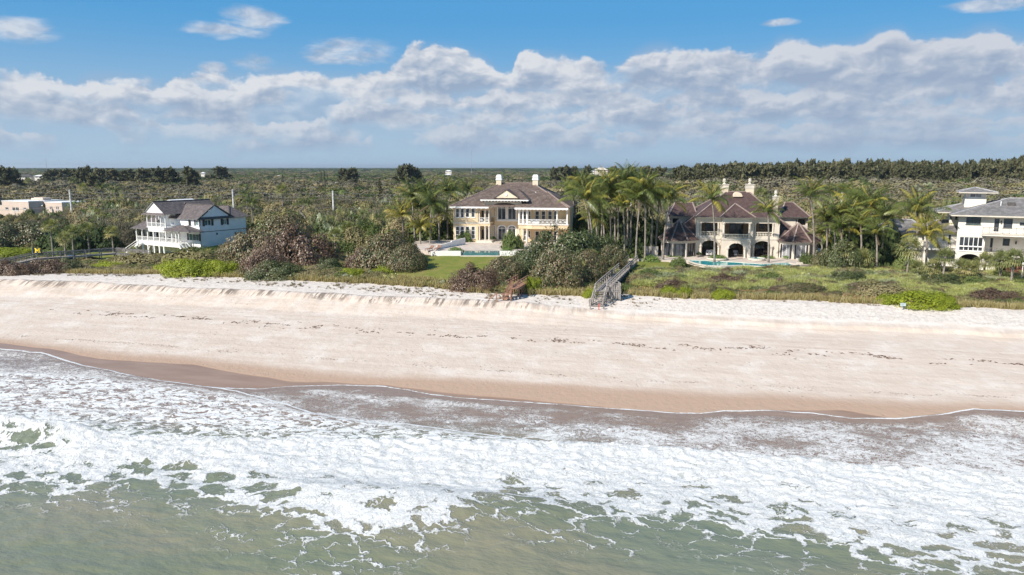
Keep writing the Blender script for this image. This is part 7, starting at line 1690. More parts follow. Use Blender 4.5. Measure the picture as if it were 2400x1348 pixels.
# small notice on the sand at right, stake on the left
sg = ground_at(2115, 729); s_ = thing('beach_notice', 'small pale notice board on a post at the dune foot near the bright green shrub', 'sign', sg)
m = MB(); m.tube((0, 0, -.3), (0, 0, 1.0), .035, .035, 6); m.build('post', M['steel'], s_); m = MB(); m.box(-.34, .34, -.06, -.03, .62, 1.0); m.build('board', M['sign_face'], s_)
m = MB(); m.box(-.28, .28, -.066, -.061, .86, .93); m.box(-.28, .1, -.066, -.061, .74, .79); m.build('print', M['steel'], s_, kind='stuff')
sg = ground_at(25, 637); s_ = thing('marker_stake', 'thin white stake standing in front of the left end of the grey boardwalk', 'stake', sg); m = MB(); m.tube((0, 0, -.2), (0, 0, 2.1), .04, .03, 6); m.build('stake', M['white_trim'], s_)

# ================================================================== utility poles and wires
Yp = 214; poles = [(-222, 446), (163, 445), (545, 444), (780, 447), (1130, 450), (1480, 452), (1974, 450), (2560, 446)]
vis = {163: 'white concrete utility pole standing above the pink house', 545: 'white concrete utility pole just right of the white beach house roof', 780: 'white concrete utility pole in the thicket left of the palms'}
tops = []
for px, py in poles:
    T_ = at(px, py, Yp); g = 3.5
    if True:
        t_ = thing('utility_pole', vis.get(px, 'white concrete utility pole hidden among trees and roofs on the inland road'), 'utility pole', (T_.x, Yp, g), 0, None if px in vis else 'utility poles hidden along the inland road')
        m = MB(); m.tube((0, 0, 0), (0, 0, T_.z - g), .30, .24, 8); m.build('shaft', M['concrete_pole'], t_)
        m = MB()
        for dz in (.25, 1.25, 2.15): m.tube((.0, -.25, T_.z - g - dz), (.0, -.5, T_.z - g - dz), .06, .06, 6)
        m.build('insulators', M['steel'], t_, kind='stuff')
    tops.append(T_)
for k, (dz, w) in enumerate(((.25, 'top'), (1.25, 'second'), (2.15, 'third'), (4.6, 'lowest'))):
    m = MB()
    for a, b in zip(tops, tops[1:]):
        A_, B_ = a - Vector((0, .5, dz)), b - Vector((0, .5, dz)); n = 12; pr = A_
        for i in range(1, n + 1): u = i / n; q = A_.lerp(B_, u) - Vector((0, 0, 4 * u * (1 - u) * (.9 if dz < 4 else 1.2))); m.tube(pr, q, .035, .035, 3, cap=False); pr = q
    tag(m.build('power_line', M['wire']), '%s pale power line strung between the concrete utility poles' % w, 'cable')
for px, y0, y1, lb in ((110, 372, 400, 'thin radio mast on the horizon at the far left'), (1105, 352, 400, 'faint thin radio mast on the horizon above the yellow villa')):
    Y_ = 1400; b_, t_ = at(px, y1, Y_), at(px, y0, Y_); s_ = thing('radio_mast', lb, 'mast', (b_.x, Y_, 3)); m = MB(); m.tube((0, 0, 0), (0, 0, t_.z - 3), .45, .25, 4); m.build('mast', M['steel'], s_)

# ================================================================== far houses among the trees
def far_house(px, py, w, h, Y, label, rmat='roof_grey_trim', wmat='stucco_white'):
    p = at(px, py, Y); k = ppm(p); W = w / k; Hh = max(h / k, 2.2); z0 = p.z - Hh; t_ = thing('distant_house', label, 'house', (p.x, Y, min(z0, p.z - Hh)))
    D = W * .6; base = z0 - 4
    m = MB(); m.box(-W / 2, W / 2, 0, D, base - z0 - 0, Hh * .55); m.build('wall', M[wmat], t_)
    f, rd = hip(-W / 2 - .8, W / 2 + .8, -.8, D + .8, Hh * .55 + .02, -W * .2, W * .2, D / 2, Hh); mm = MB()
    for pts, e in f: mm.face(pts)
    mm.build('roof', M[rmat], t_)
    for i in range(max(2, int(W / 7))): xx = -W / 2 + W * (i + .5) / max(2, int(W / 7)); q = MB(); q.box(xx - .8, xx + .8, -.05, .05, Hh * .12, Hh * .42); q.build('window', M['glass'], t_)
for a in ((50, 409, 44, 11, 640, 'distant house with a dark hip roof left of the pair at the far left horizon'), (122, 409, 60, 10, 660, 'wide dark hip roofed distant house, right one of the pair at far left'), (90, 410, 20, 7, 640, 'small white distant house between two dark roofed ones at the far left', 'white_trim'),
          (475, 404, 9, 5, 900, 'tiny white distant house left of the round tree clump', 'white_trim'), (652, 411, 12, 4, 900, 'tiny pale blue roofed distant house in the scrub', 'ridge_grey'), (793, 427, 24, 5, 520, 'long low white roof in the middle scrub above the third utility pole', 'white_trim'),
          (926, 457, 46, 7, 300, 'long pale flat roof behind the left palm clump', 'white_trim', 'stone_pale'), (1051, 399, 14, 5, 1300, 'tiny bright white distant building under the faint mast', 'white_trim'), (1050, 408, 14, 4, 1000, 'small distant white roof left of the yellow villa chimney', 'white_trim'),
          (1410, 393, 28, 12, 900, 'large pale distant building with a rounded roof above the palm clump', 'stucco_ivory', 'stucco_ivory'), (1388, 400, 10, 5, 880, 'tiny white distant house left of the large pale building', 'white_trim'), (2232, 397, 16, 6, 800, 'tiny white distant house peeking through the right tree line', 'white_trim')):
    far_house(*a)
# ------------------------------------------------------------------ coconut palms
GA = 'palms in the clump left of the yellow villa'; GB = 'palms in the clump between the two villas'; GC = 'palms in the clump right of the cream villa'
for a in (
 (965, 460, 972, 146, 'tall coconut palm at the left of the clump beside the yellow villa', .1, 1.12),
 (944, 505, 946, 140, 'short bright yellow green coconut palm front left in the clump beside the yellow villa', .7, 1.05),
 (1012, 478, 1008, 142, 'dark green coconut palm with a curved trunk nearest the yellow villa left corner', .05, 1.15),
 (998, 456, 998, 148, 'tall coconut palm in the middle of the clump beside the yellow villa', .1, 1.1),
 (984, 532, 986, 140, 'low yellow coconut palm under the taller palms beside the yellow villa', .9, .85),
 (1045, 452, 1049, 150, 'coconut palm leaning over the left end of the yellow villa roof', .1, 1.0),
 (1062, 449, 1036, 158, 'coconut palm leaning right behind the left end of the yellow villa', .15, 1.0),
 (1095, 447, 1085, 166, 'coconut palm crown showing just above the left roof slope of the yellow villa', .1, 1.0),
 (1375, 467, 1391, 128, 'broad coconut palm with arching pale fronds beside the right corner of the yellow villa', .25, 1.25),
 (1362, 440, 1382, 140, 'coconut palm crown rising directly behind the broad one at the yellow villa corner', .15, 1.15),
 (1425, 440, 1434, 138, 'tall coconut palm with a pale straight trunk in the clump between the villas', .15, 1.15),
 (1470, 424, 1472, 138, 'tallest coconut palm at the centre of the clump between the villas', .2, 1.15),
 (1460, 484, 1464, 132, 'small low coconut palm in the middle of the clump between the villas', .3, .85),
 (1512, 444, 1514, 130, 'coconut palm with upright light fronds right of the centre of the clump between the villas', .25, 1.2),
 (1500, 470, 1492, 130, 'coconut palm with a trunk leaning left at the clump between the villas', .15, 1.05),
 (1572, 466, 1556, 131, 'coconut palm with a curved trunk in front of the left pavilion of the cream villa', .25, 1.1),
 (1670, 468, 1677, 127, 'coconut palm growing from the round planter before the left arch of the cream villa', .3, 1.05),
 (1395, 512, 1402, 131, 'drooping low coconut palm beside the right corner of the yellow villa', .2, .95),
 (1405, 455, 1418, 142, 'coconut palm half hidden between the broad palm and the pale straight trunk', .1, 1.1),
 (1448, 442, 1450, 142, 'coconut palm just left of the tallest one between the villas', .1, 1.1),
 (1490, 432, 1484, 144, 'coconut palm just right behind the tallest one between the villas', .1, 1.1),
 (1340, 452, 1350, 150, 'coconut palm crown behind the right roof slope of the yellow villa', .1, 1.1),
 (1530, 452, 1528, 136, 'coconut palm behind the upright light fronded one between the villas', .1, 1.05),
 (1799, 497, 1803, 127, 'small coconut palm before the right arch of the cream villa', .35, .92),
 (1898, 460, 1911, 128, 'tall coconut palm with a leaning pale trunk before the right pavilion of the cream villa', .25, 1.12),
 (1937, 520, 1937, 128, 'coconut palm just right of the right pavilion of the cream villa', .3, .95),
 (1957, 508, 1957, 127, 'coconut palm second from the right pavilion of the cream villa', .2, 1.1),
 (1945, 452, 1946, 150, 'coconut palm with a thin trunk behind the palms right of the cream villa', .1, .8),
 (1978, 450, 1976, 152, 'fan shaped coconut palm crown high behind the palms right of the cream villa', .1, .8),
 (1990, 500, 1990, 127, 'dense coconut palm in the middle of the clump right of the cream villa', .15, 1.15),
 (2040, 482, 2046, 128, 'tall broad coconut palm at the right of the clump right of the cream villa', .2, 1.3),
 (2019, 526, 2018, 122, 'low coconut palm below the tall broad one right of the cream villa', .25, .9),
 (2153, 498, 2150, 119, 'large coconut palm with long drooping fronds in front of the grey roofed wing', .3, 1.3),
 (2173, 552, 2170, 113, 'yellow coconut palm left of the white house with the tower', .9, 1.05),
 (2056, 548, 2054, 118, 'small dark coconut palm beneath the clump right of the cream villa', .2, .85),
 (1412, 476, 1410, 136, 'middle height coconut palm between the broad palm and the straight pale trunk', .1, 1.0),
 (1438, 462, 1442, 140, 'coconut palm whose crown merges with the tallest palm between the villas', .15, 1.05),
 (1482, 458, 1478, 134, 'coconut palm in front of the tallest one between the villas, slightly right', .2, 1.05),
 (1545, 462, 1538, 137, 'coconut palm behind the curved trunk palm left of the cream villa', .1, 1.0),
 (1388, 440, 1396, 144, 'second crown behind the broad palm at the yellow villa corner', .1, 1.05),
 (2072, 510, 2068, 124, 'coconut palm right of the tall broad one right of the cream villa', .15, 1.1),
 (2008, 470, 2006, 136, 'coconut palm behind the dense one in the clump right of the cream villa', .1, 1.05),
 (1972, 536, 1972, 124, 'low coconut palm near the dense one right of the cream villa', .2, .9),
 (1028, 500, 1030, 146, 'coconut palm close against the left wall of the yellow villa', .1, 1.0),
 (978, 488, 980, 148, 'dark coconut palm behind the yellow green one beside the yellow villa', .1, 1.0),
 (1922, 548, 1926, 132, 'small coconut palm tucked behind the right pavilion of the cream villa', .4, .7),
):
    coco(a[0], a[1], a[2], a[3], a[4], a[5], a[6] * 1.1, group=None, seed=int(a[0]))
# shaggy bent palm in the left thicket
t_ = thing('bent_shaggy_palm', 'bent palm with a shaggy dead skirt hanging from its trunk in the left thicket', 'palm tree', (at(735, 520, 168).x, 168, 4)); c1_ = at(717, 478, 168) - t_.location; c2_ = at(700, 500, 168) - t_.location
m = MB(); m.tube((0, 0, 0), (-1.2, 0, 4.2), .3, .25, 7, False); m.tube((-1.2, 0, 4.2), (-3.0, 0, c2_.z + .4), .25, .22, 7, False); m.tube((-3.0, 0, c2_.z + .4), c1_, .22, .18, 7); m.build('trunk', M['palm_bark'], t_)
for i in range(14):
    f = link('frond', FR[''][min(4, i // 3)], t_); f.matrix_local = Matrix.Translation(c1_) @ Matrix.Rotation(.35, 4, 'Y') @ Matrix.Rotation(i * 2.4, 4, 'Z') @ Matrix.Diagonal((.9, .9, .9, 1))
for i in range(9):
    f = link('frond', FR['_dead'][5], t_); f.matrix_local = Matrix.Translation(Vector((-1.6 - .2 * i, 0, 4.4 + .12 * i))) @ Matrix.Rotation(i * 2.1, 4, 'Z') @ Matrix.Diagonal((.55, .55, .55, 1))
# inland palms poking out of the scrub
for i, (px, py, Y, lb) in enumerate(((270, 448, 250, 'pale palm crown in the scrub above the wires near the left'), (237, 441, 300, 'small palm in the far left scrub beyond the first pole'), (195, 441, 300, 'small palm left of the other in the far left scrub'), (172, 426, 430, 'small dark palm tuft high in the far left scrub'), (66, 424, 430, 'small palm tuft near the dark roofed distant houses'),
    (661, 447, 230, 'silvery palm clump crown beside the wires in the left middle scrub'), (578, 458, 205, 'palm crown just right of the second utility pole'), (1785, 458, 185, 'pale fan palm behind the right chimneys of the cream villa'), (590, 478, 180, 'dark palm behind the right end of the white beach house'))):
    c = at(px, py, Y); t_ = thing('inland_palm', lb, 'palm tree', (c.x, Y, 3.8)); m = MB(); m.tube((0, 0, 0), (0, 0, c.z - 3.8), .2, .16, 6); m.build('trunk', M['palm_bark'], t_)
    if i in (0, 1, 3, 6, 8):
        for k in range(15): f = link('frond', FR[''][min(4, k // 3)], t_); f.matrix_local = Matrix.Translation((0, 0, c.z - 3.8)) @ Matrix.Rotation(.2, 4, 'Y') @ Matrix.Rotation(k * 2.4, 4, 'Z')
    else: f = link('crown', S_crown[i % 3], t_); f.location = (0, 0, c.z - 3.8); f.scale = (1.7,) * 3
# cabbage palms
for i, a in enumerate((
 (785, 552, 620, 'slender cabbage palm in the gap between the two big sea grape mounds', 1.15, None), (814, 536, 590, 'cabbage palm behind the gap between the sea grape mounds', 1.3, 148), (772, 520, 560, 'pale cabbage palm deep in the thicket behind the sea grape gap', 1.2, 158), (705, 0, 0, '', 0, 0),
 (311, 588, 604, 'small cabbage palm in front of the open ground floor of the white beach house', .8, None), (118, 532, 570, 'olive cabbage palm behind the left sea grape mound', 1.3, 146), (168, 545, 590, 'dark cabbage palm in the hollow behind the left dune', 1.3, 142), (205, 540, 590, 'dark cabbage palm right of the hollow behind the left dune', 1.3, 145), (150, 560, 595, 'low cabbage palm in front of the hollow on the left dune', 1.1, 138), (262, 545, 590, 'cabbage palm left of the white beach house lawn', 1.2, 150),
 (1357, 630, 668, 'round headed cabbage palm at the right foot of the big sea grapes', 1.25, None), (1388, 606, 650, 'dark cabbage palm half buried in the sea grapes above the grey stairs', 1.1, 112), (1063, 618, 655, 'young cabbage palm at the left foot of the second sea grape mound', .01, None),
 (1980, 588, 636, 'cabbage palm with a leaning trunk right of the round sea grape', 1.35, None), (2021, 606, 637, 'cabbage palm with a browned skirt beside the leaning one', 1.35, None), (2131, 582, 612, 'cabbage palm with a thick brown skirt left of the yellow palm', 1.6, 112), (2215, 602, 634, 'first cabbage palm of the row below the white house with the tower', 1.15, 104), (2187, 628, 664, 'low cabbage palm in the row nearest the palmetto field', 1.15, None),
 (2252, 626, 655, 'second low cabbage palm of the row below the white house', 1.1, None), (2273, 630, 660, 'third low cabbage palm of the row, right beside the second', 1.1, None), (2309, 614, 642, 'cabbage palm with a thick trunk in front of the arches', 1.25, None), (2348, 612, 658, 'tall pale trunked cabbage palm nearest the right edge', 1.4, None), (2376, 606, 650, 'cabbage palm crown behind the tall pale trunked one at the right edge', 1.2, 103), (2150, 628, 655, 'low cabbage palm left end of the row at the palmetto field', 1.0, None))):
    if a[4] < .1: continue
    sabal(a[0], a[1], a[2], a[3], a[4], None, a[5], i)

# ------------------------------------------------------------------ sea grapes and other big shrubs that can be told apart
SG, SR, SV = D_grape, D_grape_red, D_grape_green
for i, a in enumerate((
 (600, 626, 170, 88, SG, 'big sea grape mound right of the white beach house, olive and brown', 'sea_grape_mound', 1.0),
 (700, 632, 190, 98, SR, 'reddish brown sea grape mound at the left of the gap', 'sea_grape_mound', 1.0),
 (660, 600, 190, 86, SG, 'tall olive sea grape mound rising behind the reddish one', 'sea_grape_mound', .8),
 (560, 616, 120, 48, SG, 'low sea grape hump in front of the white beach house right corner', 'sea_grape_mound', .8),
 (620, 652, 120, 64, SR, 'pinkish sea grape hump near the sand below the white beach house', 'sea_grape_shrub', .8),
 (905, 632, 180, 88, SG, 'dark brown sea grape mound left of the lawn', 'sea_grape_mound', 1.0),
 (770, 640, 70, 34, SV, 'grey green low shrub at the foot of the reddish mound beside the gap', 'sea_grape_shrub', .7),
 (640, 656, 150, 40, SV, 'silvery green low shrub in front of the reddish mound near the sand', 'sea_grape_shrub', .6),
 (450, 628, 150, 40, D_scrub, 'olive brown scrub hump above the bright shrub before the white beach house', 'dune_shrub', .7),
 (330, 630, 130, 30, D_scrub, 'low grey green scrub right below the grey boardwalk', 'dune_shrub', .7),
 (850, 640, 90, 52, SR, 'reddish low sea grape at the left foot of the mound beside the lawn', 'sea_grape_shrub', .8),
 (950, 640, 110, 64, SG, 'dark sea grape hump bordering the lawn', 'sea_grape_shrub', .8),
 (60, 588, 170, 72, SG, 'broad sea grape mound at the left edge below the pink house', 'sea_grape_mound', .8),
 (-20, 592, 140, 76, SG, 'sea grape mound cut by the left edge of the view', 'sea_grape_mound', .8),
 (1330, 640, 210, 96, SV, 'large olive green sea grape mound below the right corner of the yellow villa', 'sea_grape_mound', .9),
 (1260, 645, 150, 72, SV, 'green sea grape mound in front of the yellow villa right wing', 'sea_grape_mound', .8),
 (1300, 682, 140, 96, SG, 'brown green sea grape mound above the brown stairs', 'sea_grape_mound', .8),
 (1112, 684, 130, 60, SR, 'red leaved sea grape sloping down to the brown stairs', 'sea_grape_mound', .7),
 (1180, 664, 110, 62, SG, 'sea grape between the lawn and the brown stairs', 'sea_grape_shrub', .8),
 (1220, 640, 90, 44, SV, 'green sea grape at the right end of the pool wall of the yellow villa', 'sea_grape_shrub', .8),
 (1370, 668, 120, 80, SG, 'brown speckled sea grape left of the round headed cabbage palm', 'sea_grape_shrub', .8),
 (1430, 636, 90, 66, SG, 'sunlit sea grape bulge above the grey stairs', 'sea_grape_shrub', .8),
 (1395, 612, 130, 58, SV, 'green sea grape crown under the palm trunks between the villas', 'sea_grape_mound', .8),
 (1968, 640, 125, 72, SV, 'round olive sea grape at the right end of the cream villa terrace', 'sea_grape_mound', .9),
 (1935, 632, 80, 44, SG, 'low sea grape touching the right end of the turquoise pool', 'sea_grape_shrub', .8),
 (1700, 672, 110, 26, SR, 'reddish low shrub patch below the middle of the turquoise pool', 'dune_shrub', .6),
 (1575, 684, 90, 26, SR, 'brown red shrub behind the pair of bright green shrubs', 'dune_shrub', .6),
 (1880, 692, 120, 28, SG, 'brown green shrub hump near the sand below the cream villa right end', 'dune_shrub', .6),
 (1985, 668, 110, 30, SV, 'olive shrub hump below the round sea grape of the cream villa', 'dune_shrub', .6),
 (2065, 700, 130, 32, D_scrub, 'olive scrub hump left above the long bright green shrub', 'dune_shrub', .6),
 (2200, 676, 120, 34, SV, 'green shrub hump in the palmetto field below the yellow palm', 'dune_shrub', .6),
 (2330, 712, 150, 30, SR, 'rust brown shrub patch near the sand at the right edge', 'dune_shrub', .6),
 (2290, 672, 80, 26, D_green, 'small green bush between the cabbage palms at the right', 'dune_shrub', .7),
 (1800, 662, 80, 22, D_green, 'small green bush in the palmetto field under the spa', 'dune_shrub', .6),
 (1520, 655, 70, 24, D_green, 'small green bush beside the grey walkway top', 'dune_shrub', .6),
 (25, 646, 120, 34, SR, 'low reddish sea grape round the stairs of the grey boardwalk', 'sea_grape_shrub', .7),
 (110, 642, 130, 34, SR, 'low brown sea grape under the grey boardwalk', 'sea_grape_shrub', .7),
 (160, 640, 70, 34, SV, 'grey green low shrub just right of the blue bin', 'low_shrub', .7),
)):
    nm = a[6]; sh = shrub(a[0], a[1], a[2], a[3], a[4], a[5], nm, 'shrub', None, a[7], seed=i)
for i, a in enumerate((
 (450, 650, 150, 40, D_bright, 'large bright yellow green shrub on the dune edge below the white beach house'), (405, 640, 90, 30, D_bright, 'bright green shrub trailing left of the largest bright one'), (520, 648, 90, 36, D_bright, 'bright green rounded shrub right of the largest bright one'), (255, 636, 90, 22, D_bright, 'flat bright green patch of shrub below the grey boardwalk'),
 (822, 652, 72, 20, D_bright, 'small bright green shrub at the foot of the second sea grape mound'), (900, 648, 60, 22, D_bright, 'small green shrub just left of the lawn foot'), (1245, 688, 60, 36, D_bright, 'bright green shrub between the brown stairs and the grey stairs'),
 (1405 - 20, 700, 40, 22, D_bright, 'yellow green shrub left of the grey stairs foot'), (1473, 684, 44, 20, D_green, 'dark green shrub right of the grey stairs landing'), (1568, 696, 48, 24, D_bright, 'left one of the pair of bright green shrubs at the sand edge'), (1603, 700, 44, 24, D_bright, 'right one of the pair of bright green shrubs at the sand edge'),
 (1696, 702, 60, 24, D_bright, 'bright green shrub at the sand edge right of the pair'), (2150, 724, 170, 34, D_bright, 'long bright green shrub behind the beach notice'), (2090, 714, 80, 22, D_bright, 'bright green shrub at the left tip of the long one behind the beach notice'), (2205, 728, 80, 30, D_bright, 'bright green shrub at the right tip of the long one'),
 (1590, 628, 44, 26, D_green, 'dark green bush at the left end of the turquoise pool'), (1525, 618, 50, 18, D_hedge and [D_hedge], 'rounded clipped shrub beside the top of the grey stairs'), (1893, 626, 46, 36, D_green, 'dark green bush at the right end of the turquoise pool'), (2120, 640, 66, 42, D_green, 'glossy green bush under the yellow palm'),
 (1200, 596, 62, 56, D_green, 'small leafy tree on the terrace at the foot of the yellow villa arch'), (30, 606, 150, 22, D_bright, 'low bright green hedge like shrub behind the flag'), (130, 604, 110, 20, D_green, 'low green shrub right of the flag'), (375, 610, 100, 14, D_scrub, 'brownish low shrub before the porch of the white beach house'), (480, 606, 120, 16, D_green, 'green low shrub before the right wall of the white beach house'),
 (1090, 578, 46, 40, D_green, 'small fan leaved tree in the planter at the left of the dark pool'),
)):
    shrub(a[0], a[1], a[2], a[3], a[4], a[5], 'green_shrub' if a[4] is not D_bright else 'bright_green_shrub', 'shrub', None, .8, seed=i, trunk=a[3] > 38)
# thick cover where the palms stand, each bush its own thing
k = 0
for (px, by, w, h, Y, me, lb) in (
 (1400, 590, 100, 104, 146, D_dark, 'dark tree mass behind the broad palm at the yellow villa corner'), (1460, 590, 110, 112, 145, D_dark, 'dark undergrowth filling the palm clump between the villas'), (1520, 590, 100, 100, 143, D_dark, 'dark undergrowth left of the cream villa garden wall'), (1545, 575, 60, 70, 150, D_scrub, 'brown leafy tree behind the left pavilion of the cream villa'), (1350, 560, 70, 80, 152, D_dark, 'dark tree against the right wall of the yellow villa'),
 (1440, 592, 70, 40, 135, D_dark, 'low dark bushes at the feet of the pale straight palm trunks'), (1488, 596, 60, 44, 134, D_green, 'green bushes at the feet of the leaning palm trunks'), (1410, 596, 60, 50, 133, D_dark, 'dark bushes behind the sea grape crown under the palms'),
 (2000, 610, 120, 100, 131, D_dark, 'dark undergrowth in the clump right of the cream villa'), (2060, 612, 120, 104, 126, D_dark, 'dark tree mass left of the white house low wing'), (1950, 600, 70, 60, 134, D_green, 'green undergrowth beside the right pavilion of the cream villa'), (2020, 560, 130, 90, 140, D_green, 'tall green tree mass behind the palms right of the cream villa'),
 (985, 580, 120, 60, 150, D_green, 'green undergrowth at the foot of the palms beside the yellow villa'), (1040, 560, 60, 60, 152, D_dark, 'dark bush against the left wall of the yellow villa'), (1095, 500, 1, 1, 170, None, ''),
 (380 + 205, 560, 60, 64, 170, D_dark, 'dark tree in the shade right of the white beach house'), (630, 575, 80, 60, 160, D_green, 'green tree between the white beach house and the sea grapes'), (160, 585, 130, 66, 158, D_dark, 'dark tree group in the hollow left of the white beach house'), (235, 588, 110, 60, 162, D_dark, 'second dark tree in the hollow left of the white beach house'),
 (290, 560, 90, 62, 172, D_bare, 'grey brown bare scrub dome left of the white beach house'), (300, 540, 110, 50, 190, D_bare, 'leafless grey scrub behind the left end of the white beach house'), (855, 545, 120, 36, 172, D_bare, 'grey bare scrub mound left of the palm clump, nearer one'), (910, 535, 110, 40, 180, D_bare, 'grey bare scrub mound left of the palm clump, farther one'),
 (1740, 436, 1, 1, 0, None, ''), (1645, 460, 80, 30, 200, D_bare, 'pale bare scrub mound behind the left roof of the cream villa'), (1390, 446, 120, 34, 330, D_bare, 'large bare scrub dome in the middle distance above the palm clump'), (270, 432, 90, 22, 420, D_dark, 'dark flat topped tree in the left middle distance'), (890, 458, 60, 36, 255, D_dark, 'dark bush at the base of the conifer in the middle distance'),
 (2025, 450, 80, 50, 190, D_scrub, 'olive scrub mound behind the palms at the right'), (2110, 470, 80, 36, 175, D_green, 'bright green tree behind the large drooping palm'), (2160, 432, 50, 26, 330, D_bright, 'yellow green tree before the right casuarina line'), (2200, 430, 34, 18, 340, D_green, 'green rounded tree right of the yellow green one before the casuarinas'), (2340, 440, 60, 24, 300, D_green, 'green rounded tree before the casuarinas above the tower'),
 (1095, 560, 40, 34, 158, D_scrub, '')):
    if me is None or not lb: continue
    shrub(px, by, w, h, me, lb, 'thicket_tree', 'tree', None, .9, Y=Y, seed=k); k += 1
fan = thing('yucca', 'silvery white spiky plant clump in the right middle scrub', 'shrub', (at(2170, 437, 290).x, 290, at(2170, 445, 290).z - 1)); f = link('crown', T_silver[0], fan); f.scale = (4, 4, 4.5)

# ------------------------------------------------------------------ casuarinas and other tall trees along the skyline
def tall(px, top, base, Y, w, mesh, label, name='casuarina_tree', group=None, sq=1.0):
    t = at(px, top, Y); z0 = 4.0; h = (t.z - z0) / 1.08; o = thing(name, label, 'tree', (t.x, Y, z0), 0, group); k = ppm(t); r_ = w / 2 / k
    f = link('crown', mesh, o); f.scale = (r_ / .27, r_ / .27 * sq, h); f.rotation_euler = (0, 0, px * .7)
    m = MB(); m.tube((0, 0, 0), (0, 0, h * .75), .4, .12, 6); m.build('trunk', M['bark'], o)
r_ = random.Random(5); GCAS = 'casuarinas in the dark tree line at the right skyline'
top_fn = lambda x: float(np.interp(x, [1290, 1330, 1420, 1500, 1560, 1640, 1700, 1760, 1840, 1950, 2060, 2140, 2200, 2260, 2330, 2420], [392, 389, 394, 393, 391, 388, 386, 382, 380, 381, 380, 378, 381, 384, 376, 372]))
def cas_seg(x):
    for lim, w in ((1660, 'at its left start'), (1770, 'above the twin urn chimneys'), (1850, 'above the third urn chimney'), (1960, 'above the tall leaning palm'), (2080, 'above the right palm clump'), (2220, 'left of its notch'), (2320, 'just left above the tower')):
        if x < lim: return w, w
    return 'at the right edge', 'at the right edge'
n_ = 0; x_ = 1590
while x_ < 2440:
    for row in range(2):
        X_ = x_ + r_.uniform(-5, 5); tall(X_, top_fn(X_) + r_.uniform(-5, 8) + row * 7, 0, 560 - row * 60 + r_.uniform(-25, 25), r_.uniform(26, 44), C_cas[r_.randrange(4)], 'dark casuarina tree in the even right skyline tree line, ' + cas_seg(X_)[0], group=GCAS + ' ' + cas_seg(X_)[1])
    x_ += 13
for px, top, w, Y, lb in ((1322, 389, 40, 640, 'feathery casuarina cluster on the skyline above the yellow villa right roof'), (1300, 394, 30, 650, 'lower feathery casuarina left of the skyline cluster above the yellow villa'), (1345, 393, 30, 650, 'low feathery casuarina right of the skyline cluster above the yellow villa'), (1378, 388, 26, 620, 'dark casuarina left of the pale domed distant building'), (1440, 391, 40, 600, 'dark casuarina right of the pale domed distant building'), (1480, 392, 40, 600, 'dark casuarina above the tallest palm'), (1515, 391, 40, 590, 'dark casuarina above the right side of the palm clump'), (1550, 391, 40, 590, 'dark casuarina at the start of the right tree line'),
   (955, 387, 46, 560, 'broad dark casuarina standing above the skyline left of the yellow villa'), (970, 392, 34, 565, 'smaller casuarina touching the broad one left of the yellow villa'), (940, 391, 30, 565, 'casuarina on the left flank of the broad skyline one'), (805, 397, 34, 600, 'dark casuarina at the left of the low clump near the twin conifers'), (825, 396, 36, 600, 'dark casuarina at the right of the low clump near the twin conifers'), (515, 392, 40, 700, 'round topped dark tree alone on the left skyline'),
   (445, 394, 44, 520, 'dark round tree at the right end of the left tree line'), (400, 394, 46, 560, 'tree in the left tree line above the white beach house'), (370, 393, 46, 560, 'wispy tree in the left tree line above the white beach house'), (335, 396, 36, 540, 'pointed dark tree in the left tree line'), (300, 398, 50, 600, 'blue green tree in the left tree line'), (265, 398, 50, 600, 'faint blue green tree in the left tree line'), (232, 395, 40, 540, 'dark tree in the left tree line with two tops'), (200, 391, 40, 520, 'tall dark casuarina in the left tree line'), (182, 395, 36, 520, 'dark casuarina left beside the tall one in the left tree line'), (155, 397, 34, 600, 'small round blue green tree on the left skyline'), (122, 397, 40, 640, 'blue green tree beside the radio mast'), (10, 391, 44, 480, 'dark casuarina at the left edge of the skyline'), (32, 395, 36, 500, 'casuarina right beside the one at the left edge'), (215, 408, 30, 420, 'dark brown pointed casuarina below the left tree line')):
    tall(px, top, 0, Y, w, C_cas[int(px) % 4], lb)
for px, top, w, Y, lb in ((889, 406, 26, 262, 'tall pointed conifer standing over the middle scrub left of the palms'), (752, 396, 10, 560, 'left one of the twin pointed conifers on the skyline'), (760, 395, 10, 560, 'right one of the twin pointed conifers on the skyline'), (767, 404, 8, 560, 'short pointed conifer beside the twin pair'), (662, 403, 10, 560, 'small pointed conifer on the skyline above the left thicket'), (103, 474, 20, 240, 'dark pointed conifer in front of the pink house'), (1832, 417, 16, 420, 'small pointed conifer in front of the right tree line')):
    tall(px, top, 0, Y, w, C_nor, lb, 'pointed_conifer')
shrub(70, 508, 28, 24, D_dark, 'dark round tree before the windows of the pink house', 'thicket_tree', 'tree', None, .9, Y=242, seed=1)

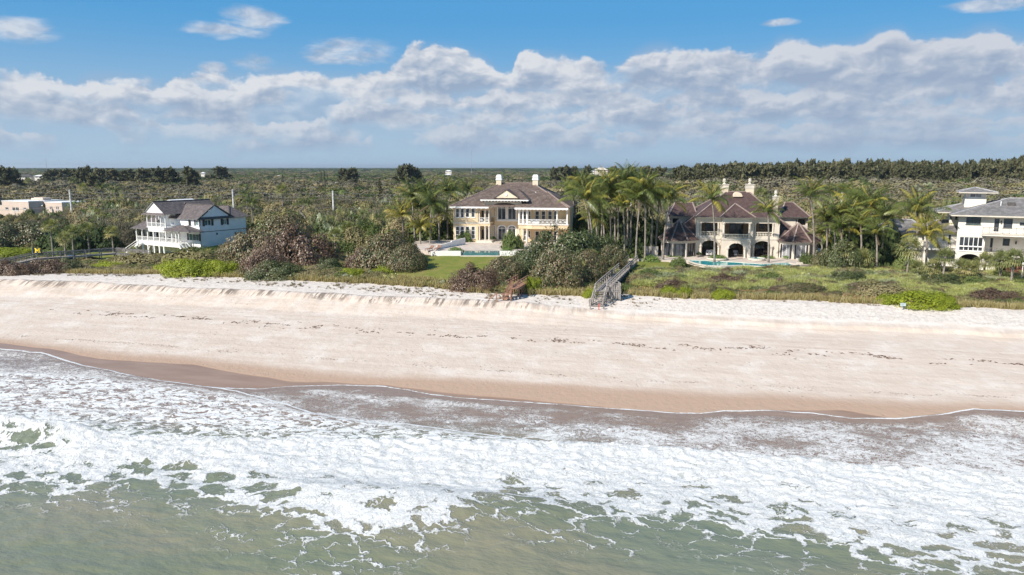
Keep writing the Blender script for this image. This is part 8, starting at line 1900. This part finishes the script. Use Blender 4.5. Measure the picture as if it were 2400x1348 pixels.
# ------------------------------------------------------------------ seaweed wrack on the sand
def wrack(name, label, pts, z, n, spread, s0, s1, seed, dens=0.12):
    fn = line_fn(pts, z); r = np.random.default_rng(seed); t = r.uniform(-85, 70, n); s = fn(t) + wob(t, 6, .4, seed) + r.normal(0, spread, n) * (1 + .8 * pn(t / 9, .5, 3))
    k = (pn(t / 4.0, s / 1.2, seed) + .6 * pn(t / 1.2, s / .6, seed + 1)) > dens; s, t = s[k], t[k]; x, y = xy_of(s, t)
    P = np.stack([x, y, terrain(x, y) + .01], 1); return scatter(name, label, 'seaweed', P, r.uniform(s0, s1, len(P)), [W_weed], .35, seed)
rw = np.random.default_rng(77)
W_weed = leafmesh('weed_strands', [leaves(rw.normal(0, .45, (34, 3)) * np.array([1, .4, .12]) + np.array([0, 0, .12]), np.tile([0, 0, 1.0], (34, 1)), .16, rw, 2.2, spread=.5)], M['lf_weed'])
wrack('seaweed_wrack', 'dark red brown seaweed wrack line along the middle of the beach', [(-150, 705), (0, 716), (150, 728), (300, 737), (450, 744), (600, 756), (800, 770), (900, 776), (1100, 786), (1250, 792), (1400, 802), (1600, 812), (1900, 825), (2200, 845), (2500, 860)], 1.3, 5200, .55, .05, .22, 31, .16)
wrack('fine_seaweed_line', 'thin line of small seaweed bits above the damp sand', [(-150, 775), (0, 780), (200, 793), (400, 805), (600, 822), (850, 840), (1100, 856), (1300, 870), (1500, 882), (1800, 900), (2100, 915), (2400, 925)], .8, 3000, .25, .03, .09, 33, .10)
wrack('scattered_beach_litter', 'tiny seaweed bits scattered over the dry sand', [(-150, 735), (0, 745), (600, 790), (1250, 830), (1800, 860), (2400, 895)], 1.0, 2600, 2.6, .03, .08, 35, .25)

# ------------------------------------------------------------------ air
hz = bpy.data.materials.new('haze'); hz.use_nodes = True; hz.node_tree.nodes.clear(); t = NT(hz.node_tree)
pv_ = t.new('ShaderNodeVolumePrincipled'); pv_.inputs['Density'].default_value = HAZE_D; pv_.inputs['Color'].default_value = (0.84, 0.92, 1.0, 1); pv_.inputs['Anisotropy'].default_value = 0.3
o_ = t.new('ShaderNodeOutputMaterial'); t.l.new(pv_.outputs[0], o_.inputs['Volume'])
m = MB(); m.box(-17500, 17500, -700, 27500, -8, 75); h_ = m.build('haze', hz); h_['kind'] = 'stuff'; h_['label'] = 'thin pale haze lying over the whole shore'; h_['category'] = 'haze'
